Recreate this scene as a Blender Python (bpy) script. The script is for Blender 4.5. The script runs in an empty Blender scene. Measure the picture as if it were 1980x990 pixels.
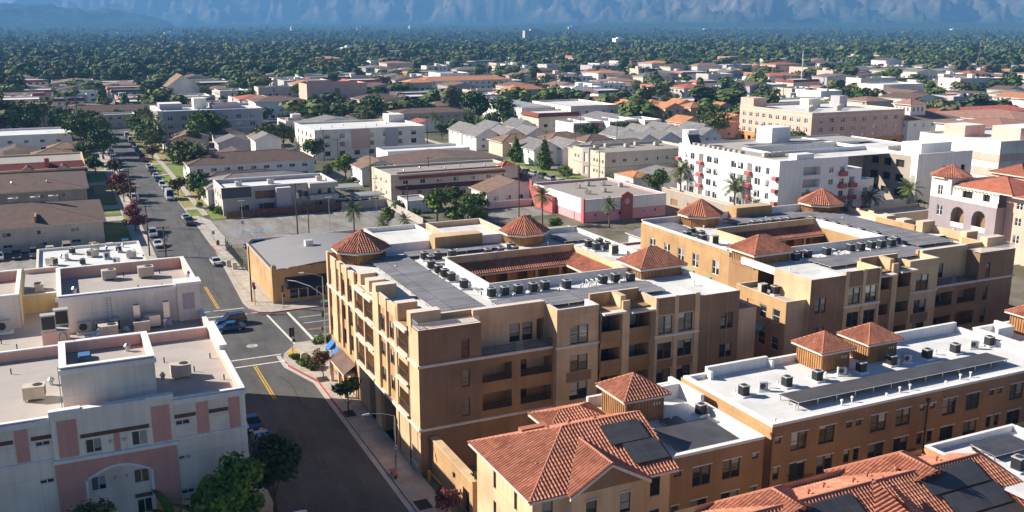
import bpy, math, random
import numpy as np
from math import radians as R, sin, cos, pi, hypot
from mathutils import Vector, Matrix, noise as mnoise

# ------------------------------------------------------------------ camera, sky, sun, exposure
S = bpy.context.scene
COL = S.collection
PITCH = math.atan(445 / 1859.0)
YAW = math.atan(898 / hypot(1859.0, 445))
cam_data = bpy.data.cameras.new('camera')
cam = bpy.data.objects.new('camera', cam_data)
COL.objects.link(cam)
cam.location = (0, 0, 45)
cam.rotation_euler = (pi / 2 - PITCH, 0, -YAW)
cam_data.sensor_width = 36
cam_data.lens = 36 * 1859 / 1980.0
cam_data.clip_start = 1
cam_data.clip_end = 60000
S.camera = cam

SUN_EL, SUN_AZ = R(30), R(305)
W = bpy.data.worlds.new('World'); S.world = W
W.use_nodes = True
wn = W.node_tree
sky = wn.nodes.new('ShaderNodeTexSky')
sky.sky_type = 'NISHITA'; sky.sun_disc = False
sky.sun_elevation = SUN_EL; sky.sun_rotation = SUN_AZ
sky.altitude = 1500; sky.air_density = 1.0; sky.dust_density = 0.2; sky.ozone_density = 8.0
bg = wn.nodes['Background']
bg.inputs['Strength'].default_value = 0.041
wn.links.new(sky.outputs[0], bg.inputs[0])
sun_data = bpy.data.lights.new('sun', 'SUN')
sun_data.energy = 5.0; sun_data.angle = R(0.5); sun_data.color = (1.0, 0.91, 0.78)
sun = bpy.data.objects.new('sun', sun_data); COL.objects.link(sun)
sdir = Vector((sin(SUN_AZ) * cos(SUN_EL), cos(SUN_AZ) * cos(SUN_EL), sin(SUN_EL)))
sun.rotation_euler = sdir.to_track_quat('Z', 'Y').to_euler()
S.view_settings.view_transform = 'Standard'
S.view_settings.look = 'None'
S.view_settings.exposure = 1.0
S.view_settings.gamma = 1.0
S.render.engine = 'CYCLES'
S.cycles.use_denoising = True
S.cycles.max_bounces = 6
S.cycles.transparent_max_bounces = 6
S.cycles.volume_bounces = 0

rnd = random.Random(7)

# ------------------------------------------------------------------ materials
MATS = {}
def newmat(name):
    m = bpy.data.materials.new(name); m.use_nodes = True
    nt = m.node_tree
    return m, nt, nt.nodes['Principled BSDF']

def N(nt, kind, **kw):
    n = nt.nodes.new(kind)
    for k, v in kw.items():
        if k in n.inputs: n.inputs[k].default_value = v
        else: setattr(n, k, v)
    return n

def ramp(nt, stops):
    r = nt.nodes.new('ShaderNodeValToRGB')
    e = r.color_ramp.elements
    while len(e) < len(stops): e.new(0.5)
    for i, (p, c) in enumerate(stops):
        e[i].position = p; e[i].color = (*c, 1)
    return r

def mixc(nt, fac, a, b, mode='MIX'):
    n = nt.nodes.new('ShaderNodeMix'); n.data_type = 'RGBA'; n.blend_type = mode
    for sock, v in ((n.inputs[0], fac), (n.inputs[6], a), (n.inputs[7], b)):
        if isinstance(v, (float, int)): sock.default_value = v
        elif isinstance(v, tuple): sock.default_value = (*v, 1)
        else: nt.links.new(v, sock)
    return n.outputs[2]

def stucco(name, col, var=0.12, scale=0.35, rough=0.9, bump=0.15, rand=0.0, streak=True, joint=0):
    """plaster, concrete, paint: large soft stains, fine grain, faint vertical weather streaks"""
    if name in MATS: return MATS[name]
    m, nt, b = newmat(name)
    tc = N(nt, 'ShaderNodeTexCoord')
    n1 = N(nt, 'ShaderNodeTexNoise', Scale=scale, Detail=5.0)
    nt.links.new(tc.outputs['Object'], n1.inputs['Vector'])
    lo = tuple(c * (1 - var) for c in col); hi = tuple(min(1, c * (1 + var)) for c in col)
    r = ramp(nt, [(0.3, lo), (0.7, hi)])
    nt.links.new(n1.outputs[0], r.inputs[0])
    out = r.outputs[0]
    if streak:
        mp = N(nt, 'ShaderNodeMapping'); mp.inputs['Scale'].default_value = (2.2, 2.2, 0.12)
        nt.links.new(tc.outputs['Object'], mp.inputs['Vector'])
        n3 = N(nt, 'ShaderNodeTexNoise', Scale=1.0, Detail=3.0)
        nt.links.new(mp.outputs[0], n3.inputs['Vector'])
        r3 = ramp(nt, [(0.35, (0.86, 0.85, 0.84)), (0.6, (1, 1, 1))])
        nt.links.new(n3.outputs[0], r3.inputs[0])
        out = mixc(nt, 0.6, out, r3.outputs[0], 'MULTIPLY')
    if joint:   # control joints, patched and repainted fields
        sp = N(nt, 'ShaderNodeSeparateXYZ'); nt.links.new(tc.outputs['Object'], sp.inputs[0])
        ad = N(nt, 'ShaderNodeMath'); nt.links.new(sp.outputs['X'], ad.inputs[0]); nt.links.new(sp.outputs['Y'], ad.inputs[1])
        cb = N(nt, 'ShaderNodeCombineXYZ'); nt.links.new(ad.outputs[0], cb.inputs[0]); nt.links.new(sp.outputs['Z'], cb.inputs[1])
        br = N(nt, 'ShaderNodeTexBrick', Scale=1.0); br.offset = 0; br.inputs['Mortar Size'].default_value = .022
        br.inputs['Brick Width'].default_value = joint; br.inputs['Row Height'].default_value = 3.05
        for k_, v_ in (('Color1', 1.04), ('Color2', .93), ('Mortar', .74)): br.inputs[k_].default_value = (v_, v_, v_, 1)
        nt.links.new(cb.outputs[0], br.inputs['Vector']); out = mixc(nt, .8, out, br.outputs[0], 'MULTIPLY')
        n4 = N(nt, 'ShaderNodeTexNoise', Scale=0.16, Detail=7.0, Roughness=.6); nt.links.new(tc.outputs['Object'], n4.inputs['Vector'])
        r4 = ramp(nt, [(.40, (.84, .83, .82)), (.56, (1.04, 1.04, 1.04))]); nt.links.new(n4.outputs[0], r4.inputs[0]); out = mixc(nt, .8, out, r4.outputs[0], 'MULTIPLY')
    if rand:
        oi = N(nt, 'ShaderNodeObjectInfo')
        rr = ramp(nt, [(0, (1 - rand,) * 3), (1, (1 + rand * .5,) * 3)])
        nt.links.new(oi.outputs['Random'], rr.inputs[0])
        out = mixc(nt, 1.0, out, rr.outputs[0], 'MULTIPLY')
    nt.links.new(out, b.inputs['Base Color'])
    b.inputs['Roughness'].default_value = rough
    if bump:
        n2 = N(nt, 'ShaderNodeTexNoise', Scale=14.0, Detail=2.0)
        nt.links.new(tc.outputs['Object'], n2.inputs['Vector'])
        bp = N(nt, 'ShaderNodeBump', Strength=bump, Distance=0.03)
        nt.links.new(n2.outputs[0], bp.inputs['Height'])
        nt.links.new(bp.outputs[0], b.inputs['Normal'])
    MATS[name] = m
    return m

def flat(name, col, rough=0.6, metal=0.0, spec=0.5, coat=0.0):
    if name in MATS: return MATS[name]
    m, nt, b = newmat(name)
    b.inputs['Base Color'].default_value = (*col, 1)
    b.inputs['Roughness'].default_value = rough
    b.inputs['Metallic'].default_value = metal
    b.inputs['Specular IOR Level'].default_value = spec
    b.inputs['Coat Weight'].default_value = coat
    MATS[name] = m
    return m

def membrane(name, col, seam=1.6, var=0.16, dirt=(0.30, 0.27, 0.24)):
    """flat roof sheet: seams, ponding stains, patches"""
    m, nt, b = newmat(name)
    tc = N(nt, 'ShaderNodeTexCoord')
    br = N(nt, 'ShaderNodeTexBrick', Scale=1.0); br.offset = 0.5
    br.inputs['Mortar Size'].default_value = 0.018
    br.inputs['Brick Width'].default_value = seam * 6; br.inputs['Row Height'].default_value = seam
    br.inputs['Color1'].default_value = (*col, 1)
    br.inputs['Color2'].default_value = (*[c * 0.94 for c in col], 1)
    br.inputs['Mortar'].default_value = (*[c * 0.78 for c in col], 1)
    nt.links.new(tc.outputs['Object'], br.inputs['Vector'])
    n1 = N(nt, 'ShaderNodeTexNoise', Scale=0.22, Detail=6.0, Roughness=0.62)
    nt.links.new(tc.outputs['Object'], n1.inputs['Vector'])
    r = ramp(nt, [(0.48, (0, 0, 0)), (0.72, (1, 1, 1))])
    nt.links.new(n1.outputs[0], r.inputs[0])
    o = mixc(nt, r.outputs[0], br.outputs[0], dirt)
    o = mixc(nt, 0.6, br.outputs[0], o)
    nt.links.new(o, b.inputs['Base Color'])
    b.inputs['Roughness'].default_value = 0.85
    MATS[name] = m
    return m

def shingle(name, col, col2, row=0.35, wid=0.6, rough=0.9, var=0.5):
    """composition or flat tile roof, laid by the UV metres of each slope"""
    m, nt, b = newmat(name)
    uv = N(nt, 'ShaderNodeUVMap')
    br = N(nt, 'ShaderNodeTexBrick', Scale=1.0)
    br.inputs['Mortar Size'].default_value = 0.02
    br.inputs['Brick Width'].default_value = wid; br.inputs['Row Height'].default_value = row
    br.inputs['Color1'].default_value = (*col, 1); br.inputs['Color2'].default_value = (*col2, 1)
    br.inputs['Mortar'].default_value = (*[c * 0.55 for c in col], 1)
    nt.links.new(uv.outputs[0], br.inputs['Vector'])
    n1 = N(nt, 'ShaderNodeTexNoise', Scale=0.5, Detail=5.0)
    nt.links.new(uv.outputs[0], n1.inputs['Vector'])
    r = ramp(nt, [(0.3, (1 - var * .5,) * 3), (0.7, (1 + var * .35,) * 3)])
    nt.links.new(n1.outputs[0], r.inputs[0])
    o = mixc(nt, 1.0, br.outputs[0], r.outputs[0], 'MULTIPLY')
    oi = N(nt, 'ShaderNodeObjectInfo')
    rr = ramp(nt, [(0, (0.8, 0.82, 0.85)), (1, (1.2, 1.15, 1.1))])
    nt.links.new(oi.outputs['Random'], rr.inputs[0])
    o = mixc(nt, 1.0, o, rr.outputs[0], 'MULTIPLY')
    nt.links.new(o, b.inputs['Base Color'])
    b.inputs['Roughness'].default_value = rough
    MATS[name] = m
    return m

def claytile(name, cols, rough=0.75):
    """barrel tile: every tile is its own mesh island, so each takes its own firing colour"""
    m, nt, b = newmat(name)
    g = N(nt, 'ShaderNodeNewGeometry')
    uv = N(nt, 'ShaderNodeUVMap')
    wn_ = N(nt, 'ShaderNodeTexWhiteNoise'); wn_.noise_dimensions = '2D'
    mp = N(nt, 'ShaderNodeMapping'); mp.inputs['Scale'].default_value = (1 / .33, 1 / .42, 1)
    nt.links.new(uv.outputs[0], mp.inputs[0])
    fl = N(nt, 'ShaderNodeVectorMath'); fl.operation = 'FLOOR'
    nt.links.new(mp.outputs[0], fl.inputs[0])
    nt.links.new(fl.outputs[0], wn_.inputs['Vector'])
    r = ramp(nt, [(i / (len(cols) - 1), c) for i, c in enumerate(cols)])
    nt.links.new(wn_.outputs['Value'], r.inputs[0])
    n1 = N(nt, 'ShaderNodeTexNoise', Scale=0.35, Detail=5.0)
    nt.links.new(uv.outputs[0], n1.inputs['Vector'])
    r1 = ramp(nt, [(0.35, (0.72, 0.70, 0.68)), (0.65, (1.1, 1.08, 1.05))])
    nt.links.new(n1.outputs[0], r1.inputs[0])
    o = mixc(nt, 1.0, r.outputs[0], r1.outputs[0], 'MULTIPLY')
    nt.links.new(o, b.inputs['Base Color'])
    b.inputs['Roughness'].default_value = rough
    MATS[name] = m
    return m

def solar(name, k=1.0, line=.095):
    m, nt, b = newmat(name)
    uv = N(nt, 'ShaderNodeUVMap')
    br = N(nt, 'ShaderNodeTexBrick', Scale=1.0); br.offset = 0
    br.inputs['Mortar Size'].default_value = 0.03
    br.inputs['Brick Width'].default_value = 1.15 if k < 2 else 3.6; br.inputs['Row Height'].default_value = 1.05
    br.inputs['Color1'].default_value = (0.060 * k, 0.060 * k, 0.066 * k, 1); br.inputs['Color2'].default_value = (0.078 * k, 0.078 * k, 0.085 * k, 1)
    br.inputs['Mortar'].default_value = (line, line, line, 1)
    nt.links.new(uv.outputs[0], br.inputs['Vector'])
    n1 = N(nt, 'ShaderNodeTexNoise', Scale=0.4, Detail=4.0)
    nt.links.new(uv.outputs[0], n1.inputs['Vector'])
    r = ramp(nt, [(0.3, (0.85, 0.85, 0.85)), (0.7, (1.25, 1.22, 1.2))])
    nt.links.new(n1.outputs[0], r.inputs[0])
    o = mixc(nt, 1.0, br.outputs[0], r.outputs[0], 'MULTIPLY')
    nt.links.new(o, b.inputs['Base Color'])
    b.inputs['Roughness'].default_value = 0.42 if k < 2 else 0.7
    b.inputs['Specular IOR Level'].default_value = 0.5 if k < 2 else 0.25
    MATS[name] = m
    return m

def glass(name):
    """window glass seen by day: dark room or pale blind behind a glossy pane, one look per window"""
    m, nt, b = newmat(name)
    oi = N(nt, 'ShaderNodeObjectInfo')
    r = ramp(nt, [(0.0, (0.03, 0.035, 0.04)), (0.28, (0.05, 0.055, 0.06)), (0.42, (0.16, 0.165, 0.16)), (0.7, (0.34, 0.35, 0.34)), (1.0, (0.55, 0.55, 0.52))])
    nt.links.new(oi.outputs['Random'], r.inputs[0])
    tc = N(nt, 'ShaderNodeTexCoord')
    sx = N(nt, 'ShaderNodeSeparateXYZ'); nt.links.new(tc.outputs['Generated'], sx.inputs[0])
    mul = N(nt, 'ShaderNodeMath'); mul.operation = 'MULTIPLY'; mul.inputs[1].default_value = 7.31
    nt.links.new(oi.outputs['Random'], mul.inputs[0])
    fr = N(nt, 'ShaderNodeMath'); fr.operation = 'FRACT'; nt.links.new(mul.outputs[0], fr.inputs[0])
    gt = N(nt, 'ShaderNodeMath'); gt.operation = 'GREATER_THAN'
    nt.links.new(sx.outputs['Z'], gt.inputs[0]); nt.links.new(fr.outputs[0], gt.inputs[1])
    o = mixc(nt, gt.outputs[0], (0.022, 0.027, 0.033), r.outputs[0])
    nt.links.new(o, b.inputs['Base Color'])
    b.inputs['Roughness'].default_value = 0.041
    b.inputs['Specular IOR Level'].default_value = 0.6
    MATS[name] = m
    return m

def foliage(name, cols, rough=0.75, rand=0.35, trans=0.12):
    m, nt, b = newmat(name)
    g = N(nt, 'ShaderNodeNewGeometry')
    r = ramp(nt, [(i / (len(cols) - 1), c) for i, c in enumerate(cols)])
    nt.links.new(g.outputs['Random Per Island'], r.inputs[0])
    oi = N(nt, 'ShaderNodeObjectInfo')
    rr = ramp(nt, [(0, (1 - rand, 1 - rand, 1 - rand * .8)), (0.5, (1, 1, 1)), (1, (1 + rand, 1 + rand * .8, 1 + rand * .2))])
    nt.links.new(oi.outputs['Random'], rr.inputs[0])
    o = mixc(nt, 1.0, r.outputs[0], rr.outputs[0], 'MULTIPLY')
    nt.links.new(o, b.inputs['Base Color'])
    b.inputs['Roughness'].default_value = rough
    b.inputs['Specular IOR Level'].default_value = 0.25
    MATS[name] = m
    return m

def asphalt(name, col, scale=0.08, cracks=True):
    m, nt, b = newmat(name)
    tc = N(nt, 'ShaderNodeTexCoord')
    mp = N(nt, 'ShaderNodeMapping'); mp.inputs['Scale'].default_value = (1.0, 0.25, 1)
    nt.links.new(tc.outputs['Object'], mp.inputs[0])
    n1 = N(nt, 'ShaderNodeTexNoise', Scale=0.35, Detail=6.0, Roughness=0.65)
    nt.links.new(mp.outputs[0], n1.inputs['Vector'])
    r = ramp(nt, [(0.3, tuple(c * 0.64 for c in col)), (0.7, tuple(c * 1.38 for c in col))])
    nt.links.new(n1.outputs[0], r.inputs[0])
    n2 = N(nt, 'ShaderNodeTexNoise', Scale=9.0, Detail=3.0)
    nt.links.new(tc.outputs['Object'], n2.inputs['Vector'])
    r2 = ramp(nt, [(0.3, (0.86,) * 3), (0.7, (1.14,) * 3)])
    nt.links.new(n2.outputs[0], r2.inputs[0])
    o = mixc(nt, 1.0, r.outputs[0], r2.outputs[0], 'MULTIPLY')
    if cracks:
        v = N(nt, 'ShaderNodeTexVoronoi', Scale=0.22); v.feature = 'DISTANCE_TO_EDGE'
        n3 = N(nt, 'ShaderNodeTexNoise', Scale=0.8, Detail=3.0)
        nt.links.new(tc.outputs['Object'], n3.inputs['Vector'])
        vm = N(nt, 'ShaderNodeVectorMath'); vm.operation = 'MULTIPLY_ADD'
        vm.inputs[1].default_value = (2.2, 2.2, 2.2)
        nt.links.new(n3.outputs['Color'], vm.inputs[0]); nt.links.new(tc.outputs['Object'], vm.inputs[2])
        nt.links.new(vm.outputs[0], v.inputs['Vector'])
        rc = ramp(nt, [(0.0, (0.55,) * 3), (0.022, (1, 1, 1))])
        nt.links.new(v.outputs['Distance'], rc.inputs[0])
        o = mixc(nt, 0.7, o, rc.outputs[0], 'MULTIPLY')
    nt.links.new(o, b.inputs['Base Color'])
    b.inputs['Roughness'].default_value = 0.85
    MATS[name] = m
    return m

M = {}
# plasters
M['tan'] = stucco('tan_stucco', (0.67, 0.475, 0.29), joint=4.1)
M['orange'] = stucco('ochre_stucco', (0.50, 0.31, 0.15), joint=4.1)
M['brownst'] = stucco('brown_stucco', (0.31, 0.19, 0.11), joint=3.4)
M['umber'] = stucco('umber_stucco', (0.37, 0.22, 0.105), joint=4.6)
M['trim'] = stucco('pale_trim', (0.72, 0.64, 0.56), var=0.06)
M['cream'] = stucco('cream_stucco', (0.84, 0.77, 0.67), var=0.06, joint=3.2)
M['yellow'] = stucco('yellow_stucco', (0.70, 0.55, 0.30), var=0.07)
M['pink'] = stucco('pink_stucco', (0.66, 0.33, 0.28), var=0.08)
M['salmon'] = stucco('salmon_stucco', (0.72, 0.46, 0.38), var=0.07)
M['rose'] = stucco('rose_stucco', (0.76, 0.35, 0.38), var=0.07)
M['redst'] = stucco('red_stucco', (0.44, 0.12, 0.115), var=0.1)
M['white'] = stucco('white_stucco', (0.85, 0.84, 0.82), var=0.05)
M['whitepar'] = stucco('white_parapet', (0.80, 0.785, 0.77), var=0.05)
M['grey'] = stucco('grey_stucco', (0.50, 0.48, 0.46), var=0.08)
M['lav'] = stucco('lavender_stucco', (0.46, 0.42, 0.45), var=0.07)
M['mauve'] = stucco('mauve_stucco', (0.34, 0.29, 0.31), var=0.07)
M['beige'] = stucco('beige_stucco', (0.60, 0.52, 0.42), var=0.08)
M['taupe'] = stucco('taupe_stucco', (0.40, 0.34, 0.28), var=0.08)
M['peach'] = stucco('peach_stucco', (0.74, 0.465, 0.37), var=0.06)
M['orangest'] = stucco('bright_orange_stucco', (0.62, 0.28, 0.10), var=0.08)
M['concrete'] = stucco('concrete', (0.50, 0.47, 0.43), var=0.14, scale=0.5)
M['kerb'] = stucco('kerb_concrete', (0.46, 0.43, 0.40), var=0.12)
M['redkerb'] = stucco('red_kerb_paint', (0.45, 0.07, 0.06), var=0.25, scale=1.5)
M['wood'] = stucco('weathered_wood', (0.15, 0.075, 0.045), var=0.3, scale=1.0)
M['fencewood'] = stucco('red_brown_fence_boards', (0.20, 0.085, 0.05), var=0.3, scale=1.2)
M['polewood'] = stucco('utility_pole_wood', (0.10, 0.065, 0.045), var=0.25, scale=1.0)
M['block'] = stucco('concrete_block', (0.42, 0.38, 0.34), var=0.12)
M['woodsiding'] = stucco('ochre_wood_siding', (0.40, 0.205, 0.08), var=0.2, scale=1.0)
# roofs
M['deck'] = membrane('grey_roof_sheet', (0.44, 0.40, 0.37))
M['whitedeck'] = membrane('white_roof_sheet', (0.70, 0.70, 0.70), dirt=(0.42, 0.40, 0.38))
M['gravel'] = membrane('gravel_roof', (0.34, 0.31, 0.28), seam=2.5)
M['greyroll'] = membrane('grey_rolled_roof', (0.27, 0.27, 0.285), seam=1.0)
M['tile'] = claytile('terracotta_tile', [(0.36, 0.12, 0.07), (0.46, 0.175, 0.105), (0.52, 0.21, 0.135), (0.41, 0.145, 0.085), (0.56, 0.26, 0.17)])
M['tileflat'] = shingle('terracotta_flat_tile', (0.44, 0.15, 0.09), (0.36, 0.11, 0.065), row=0.4, wid=0.33)
M['tileorange'] = shingle('orange_tile', (0.62, 0.28, 0.13), (0.54, 0.22, 0.10), row=0.4, wid=0.4)
M['tilered'] = shingle('red_tile', (0.52, 0.15, 0.09), (0.46, 0.125, 0.075), row=0.4, wid=0.4)
M['tilebrick'] = shingle('brick_red_shingle', (0.26, 0.055, 0.05), (0.22, 0.045, 0.045))
M['brownroof'] = shingle('brown_shingle', (0.145, 0.092, 0.076), (0.115, 0.075, 0.064))
M['tanroof'] = shingle('tan_shingle', (0.27, 0.17, 0.12), (0.22, 0.14, 0.10))
M['greyroof'] = shingle('grey_shingle', (0.22, 0.215, 0.22), (0.18, 0.175, 0.185))
M['mauveroof'] = shingle('mauve_tile', (0.36, 0.20, 0.16), (0.30, 0.165, 0.135))
M['solar'] = solar('solar_panel')
M['tilevent'] = stucco('terracotta_vent', (0.46, 0.18, 0.11))
M['solarpale'] = solar('sky_tinted_solar_panel', 3.3, .05)  # reflected sky is painted in as this paler grey
# metals, glass
M['glass'] = glass('window_glass')
M['darkglass'] = flat('dark_glass', (0.015, 0.018, 0.022), rough=0.08, spec=0.6)
M['bronze'] = flat('bronze_frame', (0.075, 0.042, 0.028), rough=0.5)
M['whiteframe'] = flat('white_frame', (0.72, 0.72, 0.72), rough=0.5)
M['iron'] = flat('black_iron', (0.02, 0.02, 0.022), rough=0.5)
M['railbrown'] = flat('brown_rail', (0.10, 0.065, 0.045), rough=0.6)
M['galv'] = flat('galvanised_steel', (0.52, 0.53, 0.55), rough=0.35, metal=0.8)
M['aluminium'] = flat('aluminium', (0.62, 0.62, 0.62), rough=0.4, metal=0.6)
M['acdark'] = flat('condenser_black', (0.035, 0.037, 0.042), rough=0.55)
M['acgrey'] = flat('condenser_grey', (0.45, 0.45, 0.46), rough=0.5)
M['acbeige'] = stucco('unit_beige', (0.55, 0.49, 0.41), var=0.1, scale=1.2)
M['teal'] = flat('teal_paint', (0.03, 0.16, 0.17), rough=0.5)
M['blueawn'] = flat('blue_canvas', (0.02, 0.16, 0.55), rough=0.8)
M['bluewall'] = stucco('blue_tarp', (0.04, 0.16, 0.38), var=0.15)
M['greenawn'] = flat('green_canvas', (0.20, 0.30, 0.20), rough=0.8)
M['maroonawn'] = flat('maroon_canvas', (0.10, 0.02, 0.03), rough=0.8)
M['blackawn'] = flat('dark_awning', (0.02, 0.018, 0.025), rough=0.8)
M['yellowpaint'] = stucco('yellow_road_paint', (0.62, 0.36, 0.03), var=0.25, scale=2.0)
M['whitepaint'] = stucco('white_road_paint', (0.72, 0.70, 0.66), var=0.22, scale=2.0)
M['bluepaint'] = stucco('blue_road_paint', (0.18, 0.32, 0.62), var=0.3, scale=1.2)
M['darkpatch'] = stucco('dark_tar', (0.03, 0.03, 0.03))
M['signgreen'] = flat('sign_green', (0.01, 0.30, 0.22), rough=0.4)
M['red'] = flat('red_paint', (0.5, 0.02, 0.025), rough=0.5)
M['signwhite'] = flat('sign_white', (0.8, 0.8, 0.8), rough=0.4)
M['signyellow'] = flat('yellow_post', (0.65, 0.36, 0.02), rough=0.5)
M['rubber'] = flat('rubber', (0.015, 0.015, 0.016), rough=0.9)
M['alloy'] = flat('alloy', (0.5, 0.5, 0.5), rough=0.3, metal=0.9)
M['lamp'] = flat('headlamp', (0.75, 0.76, 0.78), rough=0.15)
M['tail'] = flat('tail_lamp', (0.35, 0.01, 0.01), rough=0.2)
# ground
M['road'] = asphalt('street_asphalt', (0.088, 0.086, 0.086))
M['lot'] = asphalt('car_park_asphalt', (0.24, 0.225, 0.205))
M['asphaltpatch'] = asphalt('asphalt_patch', (0.062, 0.061, 0.062), cracks=False)
def pavement(name, col, slab):
    m, nt, b = newmat(name)
    tc = N(nt, 'ShaderNodeTexCoord')
    br = N(nt, 'ShaderNodeTexBrick', Scale=1.0); br.offset = 0
    br.inputs['Mortar Size'].default_value = 0.022
    br.inputs['Brick Width'].default_value = slab; br.inputs['Row Height'].default_value = slab
    br.inputs['Color1'].default_value = (*col, 1); br.inputs['Color2'].default_value = (*[c * .93 for c in col], 1)
    br.inputs['Mortar'].default_value = (*[c * .62 for c in col], 1)
    nt.links.new(tc.outputs['Object'], br.inputs['Vector'])
    n1 = N(nt, 'ShaderNodeTexNoise', Scale=0.6, Detail=6.0, Roughness=0.65)
    nt.links.new(tc.outputs['Object'], n1.inputs['Vector'])
    r = ramp(nt, [(0.3, (0.72, 0.71, 0.7)), (0.65, (1.08, 1.07, 1.05))])
    nt.links.new(n1.outputs[0], r.inputs[0])
    o = mixc(nt, 1.0, br.outputs[0], r.outputs[0], 'MULTIPLY')
    nt.links.new(o, b.inputs['Base Color']); b.inputs['Roughness'].default_value = 0.9
    return m
M['walk'] = pavement('pavement_concrete', (0.50, 0.455, 0.40), 1.5)
def groundmat():
    m, nt, b = newmat('ground')
    tc = N(nt, 'ShaderNodeTexCoord')
    n1 = N(nt, 'ShaderNodeTexNoise', Scale=0.045, Detail=8.0, Roughness=0.62)
    nt.links.new(tc.outputs['Object'], n1.inputs['Vector'])
    r = ramp(nt, [(0.34, (0.045, 0.062, 0.022)), (0.46, (0.11, 0.105, 0.06)), (0.56, (0.19, 0.165, 0.13)), (0.70, (0.26, 0.24, 0.215))])
    nt.links.new(n1.outputs[0], r.inputs[0])
    n2 = N(nt, 'ShaderNodeTexNoise', Scale=1.3, Detail=4.0)
    nt.links.new(tc.outputs['Object'], n2.inputs['Vector'])
    r2 = ramp(nt, [(0.3, (0.75,) * 3), (0.7, (1.2,) * 3)])
    nt.links.new(n2.outputs[0], r2.inputs[0])
    o = mixc(nt, 1.0, r.outputs[0], r2.outputs[0], 'MULTIPLY')
    nt.links.new(o, b.inputs['Base Color']); b.inputs['Roughness'].default_value = 0.95
    return m
M['ground'] = groundmat()
def lawnmat(name, c1, c2):
    m, nt, b = newmat(name)
    tc = N(nt, 'ShaderNodeTexCoord')
    n1 = N(nt, 'ShaderNodeTexNoise', Scale=0.7, Detail=8.0, Roughness=0.7)
    nt.links.new(tc.outputs['Object'], n1.inputs['Vector'])
    r = ramp(nt, [(0.35, c1), (0.65, c2)])
    nt.links.new(n1.outputs[0], r.inputs[0])
    nt.links.new(r.outputs[0], b.inputs['Base Color']); b.inputs['Roughness'].default_value = 0.95
    return m
M['lawn'] = lawnmat('lawn', (0.10, 0.17, 0.02), (0.22, 0.27, 0.04))
M['drylawn'] = lawnmat('dry_lawn', (0.20, 0.18, 0.05), (0.38, 0.30, 0.10))
# far canopy: one narrow tint per stand of trees
FORTINT = [(.095, .14, .035), (.06, .098, .028), (.125, .145, .055), (.15, .19, .05), (.105, .15, .042), (.052, .088, .036), (.14, .13, .06), (.08, .125, .028), (.055, .085, .045), (.11, .125, .045)]
# leaves
M['leaf'] = foliage('broad_leaves', [(0.049, 0.088, 0.015), (0.078, 0.134, 0.022), (0.110, 0.177, 0.029), (0.149, 0.220, 0.043)])
M['leafdark'] = foliage('dark_leaves', [(0.033, 0.068, 0.018), (0.058, 0.104, 0.026), (0.085, 0.140, 0.036)])
M['leaflight'] = foliage('bright_leaves', [(0.055, 0.098, 0.017), (0.098, 0.161, 0.025), (0.134, 0.201, 0.040)], rand=0.2)
M['leafgrey'] = foliage('olive_leaves', [(0.066, 0.094, 0.030), (0.109, 0.140, 0.045), (0.159, 0.188, 0.062)])
M['leafred'] = foliage('crape_myrtle_bloom', [(0.080, 0.069, 0.031), (0.212, 0.044, 0.050), (0.318, 0.062, 0.088), (0.066, 0.088, 0.025)], rand=0.2)
M['leafrust'] = foliage('rusty_leaves', [(0.064, 0.066, 0.024), (0.153, 0.060, 0.030), (0.102, 0.084, 0.030), (0.191, 0.072, 0.036)], rand=0.2)
M['leafsuntint'] = foliage('sun_tinted_leaves', [(0.07, 0.14, 0.018), (0.12, 0.21, 0.03), (0.17, 0.28, 0.045)], rand=0.1)  # sun on the shaded front crown is put into this brighter leaf colour
M['frond'] = foliage('palm_fronds', [(0.046, 0.075, 0.022), (0.086, 0.125, 0.035), (0.119, 0.150, 0.050)], rand=0.2)
M['bark'] = stucco('bark', (0.10, 0.07, 0.05), var=0.35, scale=2.0)
M['palmbark'] = stucco('palm_bark', (0.17, 0.13, 0.10), var=0.3, scale=2.0)

for i, c in enumerate(FORTINT): M['canopy%d' % i] = foliage('canopy_%d' % i, [tuple(v * .85 for v in c), c, tuple(v * 1.15 for v in c)], rand=0.0)

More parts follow.
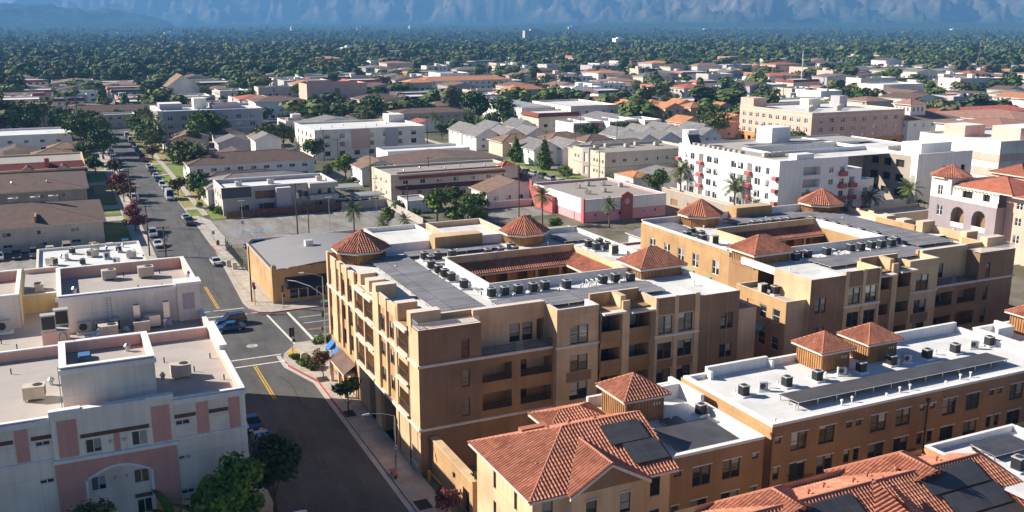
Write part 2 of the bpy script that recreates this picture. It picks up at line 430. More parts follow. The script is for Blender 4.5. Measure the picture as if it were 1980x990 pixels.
# ------------------------------------------------------------------ helpers
class MB:
    """collects faces in world metres; build() links them as one mesh object under its thing"""
    def __init__(s): s.v = []; s.f = []; s.m = []; s.uv = []; s.cut = []
    def face(s, pts, m, uv=None):
        i = len(s.v); s.v.extend([tuple(p) for p in pts]); s.f.append(tuple(range(i, i + len(pts)))); s.m.append(m)
        s.uv.append(uv or [(0, 0)] * len(pts))
        return s
    def box(s, x0, x1, y0, y1, z0, z1, m, mt=None, bottom=False):
        s.cut.append(len(s.f))
        p = [(x0, y0, z0), (x1, y0, z0), (x1, y1, z0), (x0, y1, z0), (x0, y0, z1), (x1, y0, z1), (x1, y1, z1), (x0, y1, z1)]
        for q, mm in (((0, 1, 5, 4), m), ((1, 2, 6, 5), m), ((2, 3, 7, 6), m), ((3, 0, 4, 7), m), ((4, 5, 6, 7), mt or m)) + ((((3, 2, 1, 0), m),) if bottom else ()):
            s.face([p[k] for k in q], mm)
        return s
    def prism(s, poly, z0, z1, m, mt=None):
        n = len(poly)
        for i in range(n):
            a, b = poly[i], poly[(i + 1) % n]
            s.face([(a[0], a[1], z0), (b[0], b[1], z0), (b[0], b[1], z1), (a[0], a[1], z1)], m)
        s.face([(p[0], p[1], z1) for p in poly], mt or m)
        return s
    def tube(s, a, b, r0, r1, m, n=8, caps=True):
        a, b = Vector(a), Vector(b); d = (b - a).normalized()
        u = d.orthogonal().normalized(); w = d.cross(u)
        A = [a + (u * cos(2 * pi * i / n) + w * sin(2 * pi * i / n)) * r0 for i in range(n)]
        B = [b + (u * cos(2 * pi * i / n) + w * sin(2 * pi * i / n)) * r1 for i in range(n)]
        i0 = len(s.v); s.v.extend([tuple(p) for p in A + B])
        for i in range(n):
            j = (i + 1) % n
            s.f.append((i0 + i, i0 + j, i0 + n + j, i0 + n + i)); s.m.append(m); s.uv.append([(0, 0)] * 4)
        if caps:
            s.f.append(tuple(range(i0 + n - 1, i0 - 1, -1))); s.m.append(m); s.uv.append([(0, 0)] * n)
            s.f.append(tuple(range(i0 + n, i0 + 2 * n))); s.m.append(m); s.uv.append([(0, 0)] * n)
        return s
    def path(s, pts, r, m, n=6):
        for a, b in zip(pts[:-1], pts[1:]): s.tube(a, b, r, r, m, n, caps=True)
        return s
    def sheet(s, poly, z, m):
        return s.face([(p[0], p[1], z) for p in poly], m)
    def wall(s, side, pos, a0, a1, z0, z1, m, holes=(), depth=0.14):
        """a wall with real openings. side S/N: pos is y, a is x; side W/E: pos is x, a is y.
        hole: (u0, u1, z0, z1[, depth[, back material]])"""
        P = wallpt(side, pos)
        rev = side in 'WN'
        def q(pts, mm):
            s.face([P(*p) for p in (pts[::-1] if rev else pts)], mm)
        H = [(h + (depth, None))[:6] if len(h) == 4 else (tuple(h) + (None,))[:6] for h in holes]
        us = sorted({a0, a1} | {min(max(h[k], a0), a1) for h in H for k in (0, 1)})
        zs = sorted({z0, z1} | {min(max(h[k], z0), z1) for h in H for k in (2, 3)})
        # merge cells in each column into vertical runs
        for ua, ub in zip(us[:-1], us[1:]):
            if ub - ua < 1e-6: continue
            um = (ua + ub) / 2; run = None
            for za, zb in zip(zs[:-1], zs[1:]):
                if zb - za < 1e-6: continue
                zm = (za + zb) / 2
                solid = not any(h[0] < um < h[1] and h[2] < zm < h[3] for h in H)
                if solid: run = (run[0], zb) if run else (za, zb)
                if not solid and run:
                    q([(ua, run[0], 0), (ub, run[0], 0), (ub, run[1], 0), (ua, run[1], 0)], m); run = None
            if run: q([(ua, run[0], 0), (ub, run[0], 0), (ub, run[1], 0), (ua, run[1], 0)], m)
        for u0, u1, h0, h1, d, bm in H:
            for pts in ([(u0, h0, 0), (u0, h0, d), (u0, h1, d), (u0, h1, 0)], [(u1, h0, d), (u1, h0, 0), (u1, h1, 0), (u1, h1, d)],
                        [(u0, h0, 0), (u1, h0, 0), (u1, h0, d), (u0, h0, d)], [(u0, h1, d), (u1, h1, d), (u1, h1, 0), (u0, h1, 0)]):
                q(pts, m)
            q([(u0, h0, d), (u1, h0, d), (u1, h1, d), (u0, h1, d)], bm or m)
        return s
    def mesh(s, name, off=(0, 0, 0), tf=None):
        me = bpy.data.meshes.new(name)
        ox, oy, oz = off
        vv = [tf(p) for p in s.v] if tf else s.v
        me.from_pydata([(p[0] - ox, p[1] - oy, p[2] - oz) for p in vv], [], s.f)
        keys = list(dict.fromkeys(s.m))
        for k in keys: me.materials.append(M[k] if isinstance(k, str) else k)
        ix = {k: i for i, k in enumerate(keys)}
        me.polygons.foreach_set('material_index', [ix[k] for k in s.m])
        if any(u[0] != u[1] for u in s.uv if len(u) > 1):
            l = me.uv_layers.new(name='UVMap')
            l.data.foreach_set('uv', [c for u in s.uv for p in u for c in p])
        me.update()
        return me
    def build(s, name, root=None, **kw):
        off = tuple(abs_loc(root)) if root is not None else kw.pop('at', (0, 0, 0))
        me = s.mesh(name, off, kw.pop('tf', None))
        o = bpy.data.objects.new(name, me); COL.objects.link(o)
        if root is not None: o.parent = root
        else: o.location = off
        for k, v in kw.items(): o[k] = v
        return o

def build_each(b, name, root, tf=None):
    """every box of the builder as a part of its own"""
    ends = b.cut[1:] + [len(b.f)]
    for i, j in zip([0] + b.cut[1:], ends):
        c = MB()
        for k in range(i, j): c.face([b.v[q] for q in b.f[k]], b.m[k], b.uv[k])
        c.build(name, root, **(dict(tf=tf) if tf else {}))

def abs_loc(o):
    l = Vector((0, 0, 0))
    while o is not None: l += o.location; o = o.parent
    return l

def wallpt(side, pos):
    return {'S': lambda u, z, d: (u, pos + d, z), 'N': lambda u, z, d: (u, pos - d, z),
            'W': lambda u, z, d: (pos + d, u, z), 'E': lambda u, z, d: (pos - d, u, z)}[side]

def tag(o, label=None, cat=None, group=None, kind=None):
    if label: o['label'] = label
    if cat: o['category'] = cat
    if group: o['group'] = group
    if kind: o['kind'] = kind
    return o

def thing(name, label, cat, loc, group=None, rz=0):
    o = bpy.data.objects.new(name, None); COL.objects.link(o)
    o.empty_display_size = 0.3
    o.location = loc; o.rotation_euler = (0, 0, rz)
    return tag(o, label, cat, group)

def struct(name, mb):
    o = mb.build(name); o['kind'] = 'structure'
    return o

def copy_of(src, parent=None, loc=None, rz=None, scale=None):
    c = src.copy(); COL.objects.link(c)
    c.parent = parent
    if loc is not None: c.location = loc
    if rz is not None: c.rotation_euler = (0, 0, rz)
    if scale is not None: c.scale = scale if hasattr(scale, '__len__') else (scale,) * 3
    return c

KIDS = {}
def kids(o):
    if o.name not in KIDS: KIDS[o.name] = [c for c in o.children]
    return KIDS[o.name]
def dup(src, loc, rz=None, label=None, group=None, scale=None):
    r = copy_of(src, None, loc, rz, scale)
    for ch in kids(src):
        c = copy_of(ch, r)
        for g in kids(ch): copy_of(g, c)
    if label: r['label'] = label
    if group: r['group'] = group
    return r

ORD = ['first', 'second', 'third', 'fourth', 'fifth', 'sixth', 'seventh', 'eighth', 'ninth', 'tenth', 'eleventh', 'twelfth', 'thirteenth', 'fourteenth', 'fifteenth', 'sixteenth', 'seventeenth', 'eighteenth', 'nineteenth', 'twentieth']

# projection of a place onto the photo, used only to word labels by what stands beside what
def seen(x, y, z=0):
    v = cam.matrix_basis.inverted() @ Vector((x, y, z)) if False else Matrix.Rotation(-cam.rotation_euler[0], 3, 'X') @ (Matrix.Rotation(-cam.rotation_euler[2], 3, 'Z') @ (Vector((x, y, z)) - cam.location))
    return (990 + 1859 * v.x / -v.z, 495 - 1859 * v.y / -v.z) if v.z < 0 else (-9e3, -9e3)

# ------------------------------------------------------------------ windows
WIN = {}
def winmesh(w, h, style, fm):
    k = (round(w, 2), round(h, 2), style, fm)
    if k in WIN: return WIN[k]
    b = MB(); t = 0.07; d0, d1 = -0.015, 0.06
    panes = []
    n = {'double': 2, 'slider': 2, 'single': 1, 'triple': 3, 'plain': 1}[style]
    b.box(0, t, d0, d1, 0, h, fm); b.box(w - t, w, d0, d1, 0, h, fm)
    b.box(t, w - t, d0, d1, 0, t, fm); b.box(t, w - t, d0, d1, h - t, h, fm)
    gap = 0.16 if style in ('double', 'triple') else 0.06
    pw = (w - 2 * t - (n - 1) * gap) / n
    for i in range(n):
        x0 = t + i * (pw + gap)
        if i: b.box(x0 - gap, x0, d0, d1, t, h - t, fm)
        if style in ('double', 'single', 'triple') and h > 1.2: b.box(x0, x0 + pw, d0 + .02, d1, h * .47, h * .47 + .05, fm)
        panes.append((x0, pw))
    p = MB().face([(0, 0, 0), (pw, 0, 0), (pw, 0, h - 2 * t), (0, 0, h - 2 * t)], 'glass')
    WIN[k] = (b.mesh('window'), p.mesh('pane'), panes, t)
    return WIN[k]
WHOLE = {}
def whole(me, pm, panes, t):
    """frame and panes as one mesh, for windows seen from far off"""
    if me.name not in WHOLE:
        b = MB(); fm = me.materials[0].name
        for p in me.polygons: b.face([tuple(me.vertices[i].co) for i in p.vertices], me.materials[0])
        for x0, pw in panes:
            v = [tuple(q.co) for q in pm.vertices]; b.face([(q[0] + x0, .035, q[2] + t) for q in v], 'glass')
        WHOLE[me.name] = b.mesh('window')
    return WHOLE[me.name]
ROT = {'S': 0, 'W': -pi / 2, 'N': pi, 'E': pi / 2}
def window(root, side, pos, u0, u1, z0, z1, style='double', fm='bronze', depth=0.14, subs=True, name='window'):
    me, pm, panes, t = winmesh(u1 - u0, z1 - z0, style, fm)
    P = wallpt(side, pos)
    x, y, z = P(u0 if side in 'SE' else u1, z0, depth - 0.06)
    l = abs_loc(root)
    o = bpy.data.objects.new(name, me); COL.objects.link(o); o.parent = root
    o.location = (x - l.x, y - l.y, z - l.z); o.rotation_euler = (0, 0, ROT[side])
    if not subs:
        o.data = whole(me, pm, panes, t); return o
    for x0, pw in panes:
        p = bpy.data.objects.new('pane', pm); COL.objects.link(p)
        p.parent = o; p.location = (x0, 0.035, t)
    return o

# ------------------------------------------------------------------ roofs
def roofface(mb, pts, m, tiled=False, pitch=0.33):
    """pts[0]-pts[1] is the eave. tiled: every barrel and every course is real relief"""
    P = [Vector(p) for p in pts]
    u = (P[1] - P[0]).normalized(); n = Vector((0, 0, 0))
    for i in range(len(P)): n += P[i].cross(P[(i + 1) % len(P)])
    n.normalize()
    if n.z < 0: n = -n
    v = n.cross(u)
    if v.z < 0: v = -v
    o = P[0]
    q = [((p - o).dot(u), (p - o).dot(v)) for p in P]
    mb.face(pts, m, [(a + o.x + o.y, b) for a, b in q])
    if not tiled: return
    du = pitch / 6; row = 0.42
    umin, umax = min(a for a, _ in q), max(a for a, _ in q)
    def vr(uu):
        c = []
        for i in range(len(q)):
            (a0, b0), (a1, b1) = q[i], q[(i + 1) % len(q)]
            if abs(a1 - a0) < 1e-9: continue
            if min(a0, a1) - 1e-9 <= uu <= max(a0, a1) + 1e-9: c.append(b0 + (b1 - b0) * (uu - a0) / (a1 - a0))
        return (min(c), max(c)) if c else None
    prof = [0.0, 0.04, 0.095, 0.115, 0.095, 0.04]
    k0 = math.floor(umin / du); k1 = math.ceil(umax / du)
    for k in range(k0, k1):
        a, b = max(k * du, umin), min((k + 1) * du, umax)
        if b - a < 1e-4: continue
        ra, rb = vr(a + 1e-6), vr(b - 1e-6)
        if not ra or not rb: continue
        ha, hb = prof[k % 6], prof[(k + 1) % 6]
        lo, hi = min(ra[0], rb[0]), max(ra[1], rb[1])
        r = math.floor(lo / row)
        while r * row < hi:
            va0, va1 = max(ra[0], r * row), min(ra[1], (r + 1) * row)
            vb0, vb1 = max(rb[0], r * row), min(rb[1], (r + 1) * row)
            va1 = max(va1, va0) if va0 < ra[1] + row else va0; vb1 = max(vb1, vb0)
            if (va1 - va0) + (vb1 - vb0) > 0.02:
                f = lambda uu, vv, h: o + u * uu + v * vv + n * (h + 0.012 + 0.035 * (1 - (vv - r * row) / row))
                uvs = [(c + o.x + o.y, min((r + .999) * row, max(r * row + .001, d))) for c, d in ((a, va0), (b, vb0), (b, vb1), (a, va1))]
                mb.face([f(a, va0, ha), f(b, vb0, hb), f(b, vb1, hb), f(a, va1, ha)], m, uvs)
            r += 1

def ridgecap(mb, a, b, m, r=0.15):
    mb.tube(a, b, r, r, m, 6)

def hip(mb, x0, x1, y0, y1, z0, h, m, over=0.5, tiled=False, trim='trim', caps=True, fascia=0.25):
    x0 -= over; x1 += over; y0 -= over; y1 += over
    w, d = x1 - x0, y1 - y0
    if w >= d: r0, r1 = (x0 + d / 2, y0 + d / 2), (x1 - d / 2, y0 + d / 2)
    else: r0, r1 = (x0 + w / 2, y0 + w / 2), (x0 + w / 2, y1 - w / 2)
    A, B, C, D = (x0, y0, z0), (x1, y0, z0), (x1, y1, z0), (x0, y1, z0)
    E, F = (*r0, z0 + h), (*r1, z0 + h)
    T = (hypot(r0[0] - r1[0], r0[1] - r1[1]) < 0.05)
    if w >= d: fs = [[A, B] + ([E] if T else [F, E]), [B, C, F], [C, D] + ([E] if T else [E, F]), [D, A, E]]
    else: fs = [[A, B, E], [B, C] + ([E] if T else [F, E]), [C, D, F], [D, A] + ([E] if T else [E, F])]
    for f in fs: roofface(mb, f, m, tiled)
    mb.box(x0, x1, y0, y1, z0 - fascia, z0 - 0.01, trim, bottom=True)
    if caps:
        for a, b in ((A, E), (B, F if w >= d else E), (C, F), (D, E if w >= d else F)) + (((E, F),) if not T else ()):
            ridgecap(mb, a, b, m, 0.13 if tiled else 0.09)
    return E, F

def gable(mb, x0, x1, y0, y1, z0, h, m, wallm, axis='x', over=0.4, trim='trim'):
    """ridge along axis; gable triangles in the wall material; eaves thick enough to read"""
    t = 0.16
    if axis == 'x':
        ym = (y0 + y1) / 2; k = h / ((y1 - y0) / 2); zo = z0 - over * k
        X0, X1, Y0, Y1 = x0 - over, x1 + over, y0 - over, y1 + over
        E, F = (X0, ym, z0 + h), (X1, ym, z0 + h)
        fs = [[(X0, Y0, zo), (X1, Y0, zo), F, E], [(X1, Y1, zo), (X0, Y1, zo), E, F]]
        tri = [[(x0, y0, z0), (x0, y1, z0), (x0, ym, z0 + h)], [(x1, y0, z0), (x1, y1, z0), (x1, ym, z0 + h)]]
    else:
        xm = (x0 + x1) / 2; k = h / ((x1 - x0) / 2); zo = z0 - over * k
        X0, X1, Y0, Y1 = x0 - over, x1 + over, y0 - over, y1 + over
        E, F = (xm, Y0, z0 + h), (xm, Y1, z0 + h)
        fs = [[(X1, Y0, zo), (X1, Y1, zo), F, E], [(X0, Y1, zo), (X0, Y0, zo), E, F]]
        tri = [[(x0, y0, z0), (x1, y0, z0), (xm, y0, z0 + h)], [(x0, y1, z0), (x1, y1, z0), (xm, y1, z0 + h)]]
    for f in fs:
        up = [(p[0], p[1], p[2] + t) for p in f]
        roofface(mb, up, m)
        for i in range(4):
            a, b = f[i], f[(i + 1) % 4]
            mb.face([a, b, up[(i + 1) % 4], up[i]], trim)
        mb.face(f[::-1], trim)
    for tr in tri: mb.face(tr, wallm)

def parapet(mb, x0, x1, y0, y1, z0, z1, t, m, cap=None, sides='SNWE'):
    """low wall standing round a flat roof, its faces just inside the wall line, with a coping"""
    cap = cap or m; c = 0.06
    x0 += .008; x1 -= .008; y0 += .008; y1 -= .008
    if 'S' in sides: mb.box(x0, x1, y0, y0 + t, z0, z1, m); mb.box(x0 - c, x1 + c, y0 - c, y0 + t + c, z1, z1 + .1, cap, bottom=True)
    if 'N' in sides: mb.box(x0, x1, y1 - t, y1, z0, z1, m); mb.box(x0 - c, x1 + c, y1 - t - c, y1 + c, z1, z1 + .1, cap, bottom=True)
    if 'W' in sides: mb.box(x0, x0 + t, y0 + t, y1 - t, z0, z1, m); mb.box(x0 - c, x0 + t + c, y0 + t + c, y1 - t - c, z1, z1 + .1, cap, bottom=True)
    if 'E' in sides: mb.box(x1 - t, x1, y0 + t, y1 - t, z0, z1, m); mb.box(x1 - t - c, x1 + c, y0 + t + c, y1 - t - c, z1, z1 + .1, cap, bottom=True)

# ------------------------------------------------------------------ roof-top machines
def make_condenser():
    r = thing('condenser_unit', 'x', 'condenser', (0, 0, -50))
    z = -50
    def bl(name, b): return b.build(name, r)
    b = MB(); b.box(-.62, .62, -.55, .55, z, z + .16, 'whitepar'); bl('pad', b)
    b = MB()
    b.box(-.4, .4, -.4, .4, z + .16, z + 1.08, 'acdark')
    for i in range(9):
        for sx, sy in ((1, 0), (-1, 0), (0, 1), (0, -1)):
            p = -.36 + i * .09
            if sx: b.box(sx * .4 - .012, sx * .4 + .012, p - .012, p + .012, z + .2, z + 1.05, 'iron')
            else: b.box(p - .012, p + .012, sy * .4 - .012, sy * .4 + .012, z + .2, z + 1.05, 'iron')
    bl('cabinet', b)
    b = MB(); b.box(-.43, .43, -.43, .43, z + 1.08, z + 1.16, 'acgrey'); t = bl('top_cover', b)
    b = MB(); b.tube((0, 0, z + 1.161), (0, 0, z + 1.20), .31, .29, 'acdark', 14)
    o = b.build('fan_grille', t)
    b = MB(); b.tube((.4, -.2, z + .4), (.95, -.2, z + .4), .04, .04, 'whitepar', 6).tube((.95, -.2, z + .4), (1.0, .3, z + .12), .04, .04, 'whitepar', 6).tube((1.0, .3, z), (1.0, .3, z + .5), .05, .05, 'whitepar', 6); b.build('refrigerant_line', r)
    b = MB(); b.box(.5, .72, -.45, -.3, z, z + .75, 'acgrey'); b.build('disconnect_box', r)
    return r
def make_split():
    r = thing('split_unit', 'x', 'condenser', (0, 0, -50))
    z = -50
    b = MB(); b.box(-.6, .6, -.35, .35, z, z + .14, 'whitepar'); b.build('pad', r)
    b = MB(); b.box(-.46, .46, -.17, .17, z + .14, z + .95, 'acgrey'); c = b.build('cabinet', r)
    b = MB(); b.tube((-.1, -.171, z + .56), (-.1, -.20, z + .56), .29, .27, 'acdark', 14); b.build('fan_grille', c)
    return r
def make_package():
    r = thing('package_unit', 'x', 'air conditioner', (0, 0, -50))
    z = -50
    b = MB()
    for sx in (-1, 1):
        for sy in (-1, 1): b.box(sx * .7 - .06, sx * .7 + .06, sy * .5 - .06, sy * .5 + .06, z, z + .2, 'galv')
    b.build('curb', r)
    b = MB(); b.box(-.85, .85, -.62, .62, z + .2, z + 1.25, 'acbeige'); b.box(-.88, .88, -.65, .65, z + 1.25, z + 1.31, 'acbeige')
    b.box(-.87, -.851, -.4, .1, z + .4, z + 1.1, 'acgrey')
    c = b.build('cabinet', r)
    b = MB(); b.tube((.3, 0, z + 1.311), (.3, 0, z + 1.36), .40, .38, 'acdark', 16); b.build('fan_grille', c)
    b = MB(); b.box(.851, .87, -.5, .5, z + .35, z + 1.15, 'acdark'); b.build('coil', r)
    return r
def make_tallcond():
    r = thing('condenser_cabinet', 'x', 'condenser', (0, 0, -50))
    z = -50
    b = MB(); b.box(-.72, .72, -.5, .5, z, z + .12, 'galv'); b.build('skid', r)
    b = MB(); b.box(-.7, .7, -.48, .48, z + .12, z + 1.75, 'acbeige'); b.build('cabinet', r)
    b = MB()
    for i in range(11): b.box(-.62 + i * .12, -.58 + i * .12, -.51, -.481, z + .3, z + 1.6, 'acdark')
    b.box(-.64, .64, -.49, -.481, z + .25, z + 1.65, 'iron')
    b.build('grille', r)
    b = MB(); b.box(-.74, .74, -.52, .52, z + 1.75, z + 1.82, 'acgrey'); b.build('top_cover', r)
    return r
CONDENSER, SPLIT, PACKAGE, TALLCOND = make_condenser(), make_split(), make_package(), make_tallcond()
PROTOS = [CONDENSER, SPLIT, PACKAGE, TALLCOND]
def place(proto, x, y, z, label, group=None, rz=0, scale=None):
    return dup(proto, (x, y, z), rz, label, group, scale)

VENT = MB().tube((0, 0, 0), (0, 0, .45), .07, .07, 'whitepar', 8).tube((0, 0, .45), (0, 0, .6), .15, .12, 'whitepar', 8).mesh('roof_vent')
TILEVENT = MB().tube((0, 0, 0), (0, 0, .35), .09, .09, 'tilevent', 8).tube((0, 0, .3), (0, 0, .42), .2, .1, 'tilevent', 8).mesh('roof_vent')
TURB = MB().tube((0, 0, 0), (0, 0, .3), .18, .18, 'galv', 10).tube((0, 0, .3), (0, 0, .5), .18, .3, 'galv', 10).tube((0, 0, .5), (0, 0, .75), .3, .1, 'galv', 10).mesh('turbine_vent')
PIPE = MB().tube((0, 0, 0), (0, 0, .55), .06, .06, 'iron', 6).mesh('vent_pipe')
def bits(root, me, pts, name):
    l = abs_loc(root)
    for x, y, z in pts:
        o = bpy.data.objects.new(name, me); COL.objects.link(o); o.parent = root
        o.location = (x - l.x, y - l.y, z - l.z); o.rotation_euler = (0, 0, rnd.uniform(0, 6))

def solar_array(name, label, x0, x1, y0, y1, z, tilt=0.0, h=0.45, group=None, m='solar'):
    """panels on posts over a flat roof; tilt lifts the north edge"""
    t = thing(name, label, 'solar panels', ((x0 + x1) / 2, (y0 + y1) / 2, z), group)
    dz = (y1 - y0) * tilt
    b = MB()
    c = [(x0, y0, z + h), (x1, y0, z + h), (x1, y1, z + h + dz), (x0, y1, z + h + dz)]
    if m == 'solarpale':      # low tilted rows, each lapping the next
        nr = max(1, round((y1 - y0) / 1.0)); st = (y1 - y0) / nr
        for i in range(nr):
            ya, yb = y0 + i * st, y0 + i * st + st * .93
            b.face([(x0, ya, z + h + .01), (x1, ya, z + h + .01), (x1, yb, z + h + .09), (x0, yb, z + h + .09)], m, [(x0, ya), (x1, ya), (x1, yb), (x0, yb)])
            b.face([(x1, yb, z + h + .09), (x0, yb, z + h + .09), (x0, yb, z + h), (x1, yb, z + h)], 'iron')
    b.face(c, m if m == 'solar' else 'iron', [(x0, y0), (x1, y0), (x1, y1), (x0, y1)])
    for i in range(4):
        p, q = c[i], c[(i + 1) % 4]
        b.face([(p[0], p[1], p[2] - .06), (q[0], q[1], q[2] - .06), q, p], 'aluminium')
    b.face([(p[0], p[1], p[2] - .06) for p in c][::-1], 'iron')
    b.build('panel_field', t)
    b = MB()
    n = max(2, int((x1 - x0) / 2.4)); k = max(2, int((y1 - y0) / 2.4))
    for i in range(n + 1):
        x = x0 + .15 + (x1 - x0 - .3) * i / n
        for j in range(k + 1):
            y = y0 + .15 + (y1 - y0 - .3) * j / k
            b.box(x - .04, x + .04, y - .04, y + .04, z, z + h - .06 + (y - y0) * tilt, 'galv')
    b.build('support_frame', t)
    return t

# ------------------------------------------------------------------ the setting
struct('ground', MB().sheet([(-9000, -300), (14000, -300), (14000, 16000), (-9000, 16000)], 0, 'ground'))
rd = MB()
rd.sheet([(15.2, -60), (27.2, -60), (27.2, 134.5), (15.2, 134.5)], .006, 'road')
rd.sheet([(-260, 134.5), (420, 134.5), (420, 150.6), (-260, 150.6)], .006, 'road')
rd.sheet([(15.2, 150.6), (26.6, 150.6), (26.6, 456), (15.2, 456)], .006, 'road')
struct('street', rd)
rd2 = MB().sheet([(-300, 456), (520, 456), (520, 466), (-300, 466)], .006, 'road')
rd2.sheet([(122.5, 150.6), (133.6, 150.6), (133.6, 456), (122.5, 456)], .006, 'road')
rd2.sheet([(122.5, 466), (133.6, 466), (133.6, 1400), (122.5, 1400)], .006, 'road')
rd2.sheet([(228, 150.6), (240, 150.6), (240, 456), (228, 456)], .006, 'road')
struct('side_street', rd2)
lot = MB().sheet([(30.5, 204.6), (74, 204.6), (74, 232.9), (30.5, 232.9)], .008, 'lot')
lot.sheet([(-40, 200), (11.8, 200), (11.8, 213.6), (-40, 213.6)], .008, 'lot')
lot.sheet([(92, 205.5), (107.5, 205.5), (107.5, 217.5), (92, 217.5)], .008, 'lot')
struct('parking_ground', lot)
pm = MB()
def stripe(x0, y0, x1, y1, w, m, z=.014):
    a, b = Vector((x0, y0, 0)), Vector((x1, y1, 0)); d = (b - a).normalized(); n = Vector((-d.y, d.x, 0)) * w / 2
    pm.face([(p.x, p.y, z) for p in (a - n, b - n, b + n, a + n)], m)
stripe(16.5, 130.2, 25.2, 130.2, .3, 'whitepaint'); stripe(16.5, 127.2, 24.9, 127.2, .3, 'whitepaint')
stripe(27.2, 150.4, 28.0, 133.6, .32, 'whitepaint'); stripe(30.5, 150.2, 30.9, 134.8, .42, 'whitepaint')
stripe(15.8, 156.0, 24.6, 155.7, .3, 'whitepaint'); stripe(15.8, 152.6, 26.0, 152.1, .3, 'whitepaint')
for y in (146.6, 143.3, 136.4): stripe(31.4, y, 70, y, .16, 'whitepaint')
for y in (140.0, 139.6): stripe(31.4, y, 70, y, .12, 'yellowpaint')
for x in (20.55, 20.85): stripe(x, 157, x, 172, .16, 'yellowpaint'); stripe(x + .25, 126.8, x + .25, 113.6, .16, 'yellowpaint')
for i in range(7): stripe(32.5 + i * 1.4, 214, 33.6 + i * 1.4, 219.5, .18, 'bluepaint')
stripe(32.3, 219.6, 43, 219.6, .18, 'bluepaint'); stripe(33, 213.6, 43, 213.6, .18, 'bluepaint')
for i in range(10): stripe(46 + i * 2.7, 227.5, 46 + i * 2.7, 232.2, .1, 'whitepaint')
for i in range(8): stripe(-30 + i * 2.9, 207, -30 + i * 2.9, 213, .1, 'whitepaint')
for i in range(14):
    a0, a1 = 2 * pi * i / 14, 2 * pi * (i + 1) / 14
    pm.face([(22.2 + r_ * cos(a), 135.6 + r_ * sin(a), .016) for a, r_ in ((a0, .55), (a1, .55), (a1, .8), (a0, .8))], 'concrete')
stripe(21.4, 135.6, 23.0, 135.6, .5, 'concrete', .013)
g_ = random.Random(31)
def tar(x, y, dx, dy, n, w=.09):
    for _ in range(n):
        nx, ny = x + dx * g_.uniform(.6, 1.4) + g_.uniform(-.5, .5), y + dy * g_.uniform(.6, 1.4) + g_.uniform(-.5, .5)
        stripe(x, y, nx, ny, w, 'darkpatch', .010); x, y = nx, ny
for x, y, dx, dy, n in ((18, 118, 0, 3, 6), (24, 108, -.2, 3, 5), (16, 158, 1.8, .2, 5), (22, 160, .1, 4, 8), (17.5, 175, .1, 4, 9), (23, 196, 0, 5, 9), (19, 240, .1, 6, 12), (23.5, 280, 0, 7, 12), (17, 139, 2.4, .2, 8), (20, 148, 2.4, .1, 7), (33, 210, 3, 1, 10), (36, 226, 3.4, -.4, 9), (50, 214, 2.6, 1.5, 8), (18, 205, 2, .5, 3), (17, 222, 2, .3, 4)): tar(x, y, dx, dy, n)
for x, y, w, h_ in ((19, 100, 1.6, 4), (22.5, 137, 2.4, 1.6), (18.2, 168, 1.8, 5), (22.8, 214, 2, 6)): pm.sheet([(x, y), (x + w, y + .2), (x + w - .1, y + h_), (x - .1, y + h_ - .2)], .0085, 'asphaltpatch')
struct('road_markings', pm)

sw = MB(); H = .12
sw.prism([(27.2, -60), (30.2, -60), (30.2, 86.2), (30.2, 121.6), (27.5, 121.6), (27.2, 117.7)], .0, H, 'kerb', 'walk')
sw.prism([(27.5, 121.6), (60, 121.6), (60, 134.1), (28.2, 134.1), (27, 132), (25.6, 130), (24.9, 127.4), (25.0, 125), (25.7, 122.5), (27.2, 117.7)], .0, H, 'kerb', 'walk')
sw.prism([(60, 121.6), (250, 121.6), (250, 134.1), (60, 134.1)], 0, H, 'kerb', 'walk')
sw.prism([(24.9, 158.5), (25.3, 154.5), (26.3, 152), (28, 151), (220, 151), (220, 155.8), (29.5, 155.8), (29.5, 186), (28.6, 200), (30.5, 204), (30.5, 233), (28.5, 240), (26.7, 240), (26.6, 200)], 0, H, 'kerb', 'walk')
sw.prism([(13.2, -60), (15.2, -60), (15.2, 134.1), (13.2, 134.1)], 0, H, 'kerb', 'walk')
sw.prism([(11.9, 151), (15.2, 151), (15.2, 455), (11.9, 455)], 0, H, 'kerb', 'walk')
sw.prism([(29.6, 240), (31.0, 240), (31.0, 455), (29.6, 455)], 0, H, 'kerb', 'walk')
sw.prism([(133.6, 240), (136, 240), (136, 450), (133.6, 450)], 0, H, 'kerb', 'walk')
sw.prism([(26.6, 240), (26.85, 240), (26.85, 455), (26.6, 455)], 0, H, 'kerb')
sw.prism([(26.85, 249), (29.6, 249), (29.6, 252.6), (26.85, 252.6)], 0, H - .004, 'walk')
for y in (284, 312, 338, 372): sw.prism([(26.85, y), (29.6, y), (29.6, y + 3), (26.85, y + 3)], 0, H - .004, 'walk')
for y in (242, 259, 300, 328): sw.prism([(-1, y), (11.9, y), (11.9, y + 6), (-1, y + 6)], 0, H - .004, 'walk')
struct('sidewalk', sw)
kb = MB()
def kerbline(pts, m, w=.16, z=H + .012):
    for (x0, y0), (x1, y1) in zip(pts[:-1], pts[1:]):
        a, b = Vector((x0, y0, 0)), Vector((x1, y1, 0)); d = (b - a).normalized(); n = Vector((-d.y, d.x, 0)) * w / 2
        p, q = a - n, b - n; r, s = b + n, a + n
        kb.prism([(p.x, p.y), (q.x, q.y), (r.x, r.y), (s.x, s.y)], .008, z, m)
kerbline([(25.0, 126.6), (25.1, 124.9), (25.8, 122.4), (27.25, 117.7), (27.28, 104)], 'redkerb')
kerbline([(27.28, 104), (27.28, 60)], 'kerb')
kerbline([(25.2, 154.6), (26.3, 152.0), (28, 151.05), (40, 151.05)], 'redkerb')
kerbline([(26.65, 205), (26.65, 196)], 'redkerb')
struct('kerb', kb)
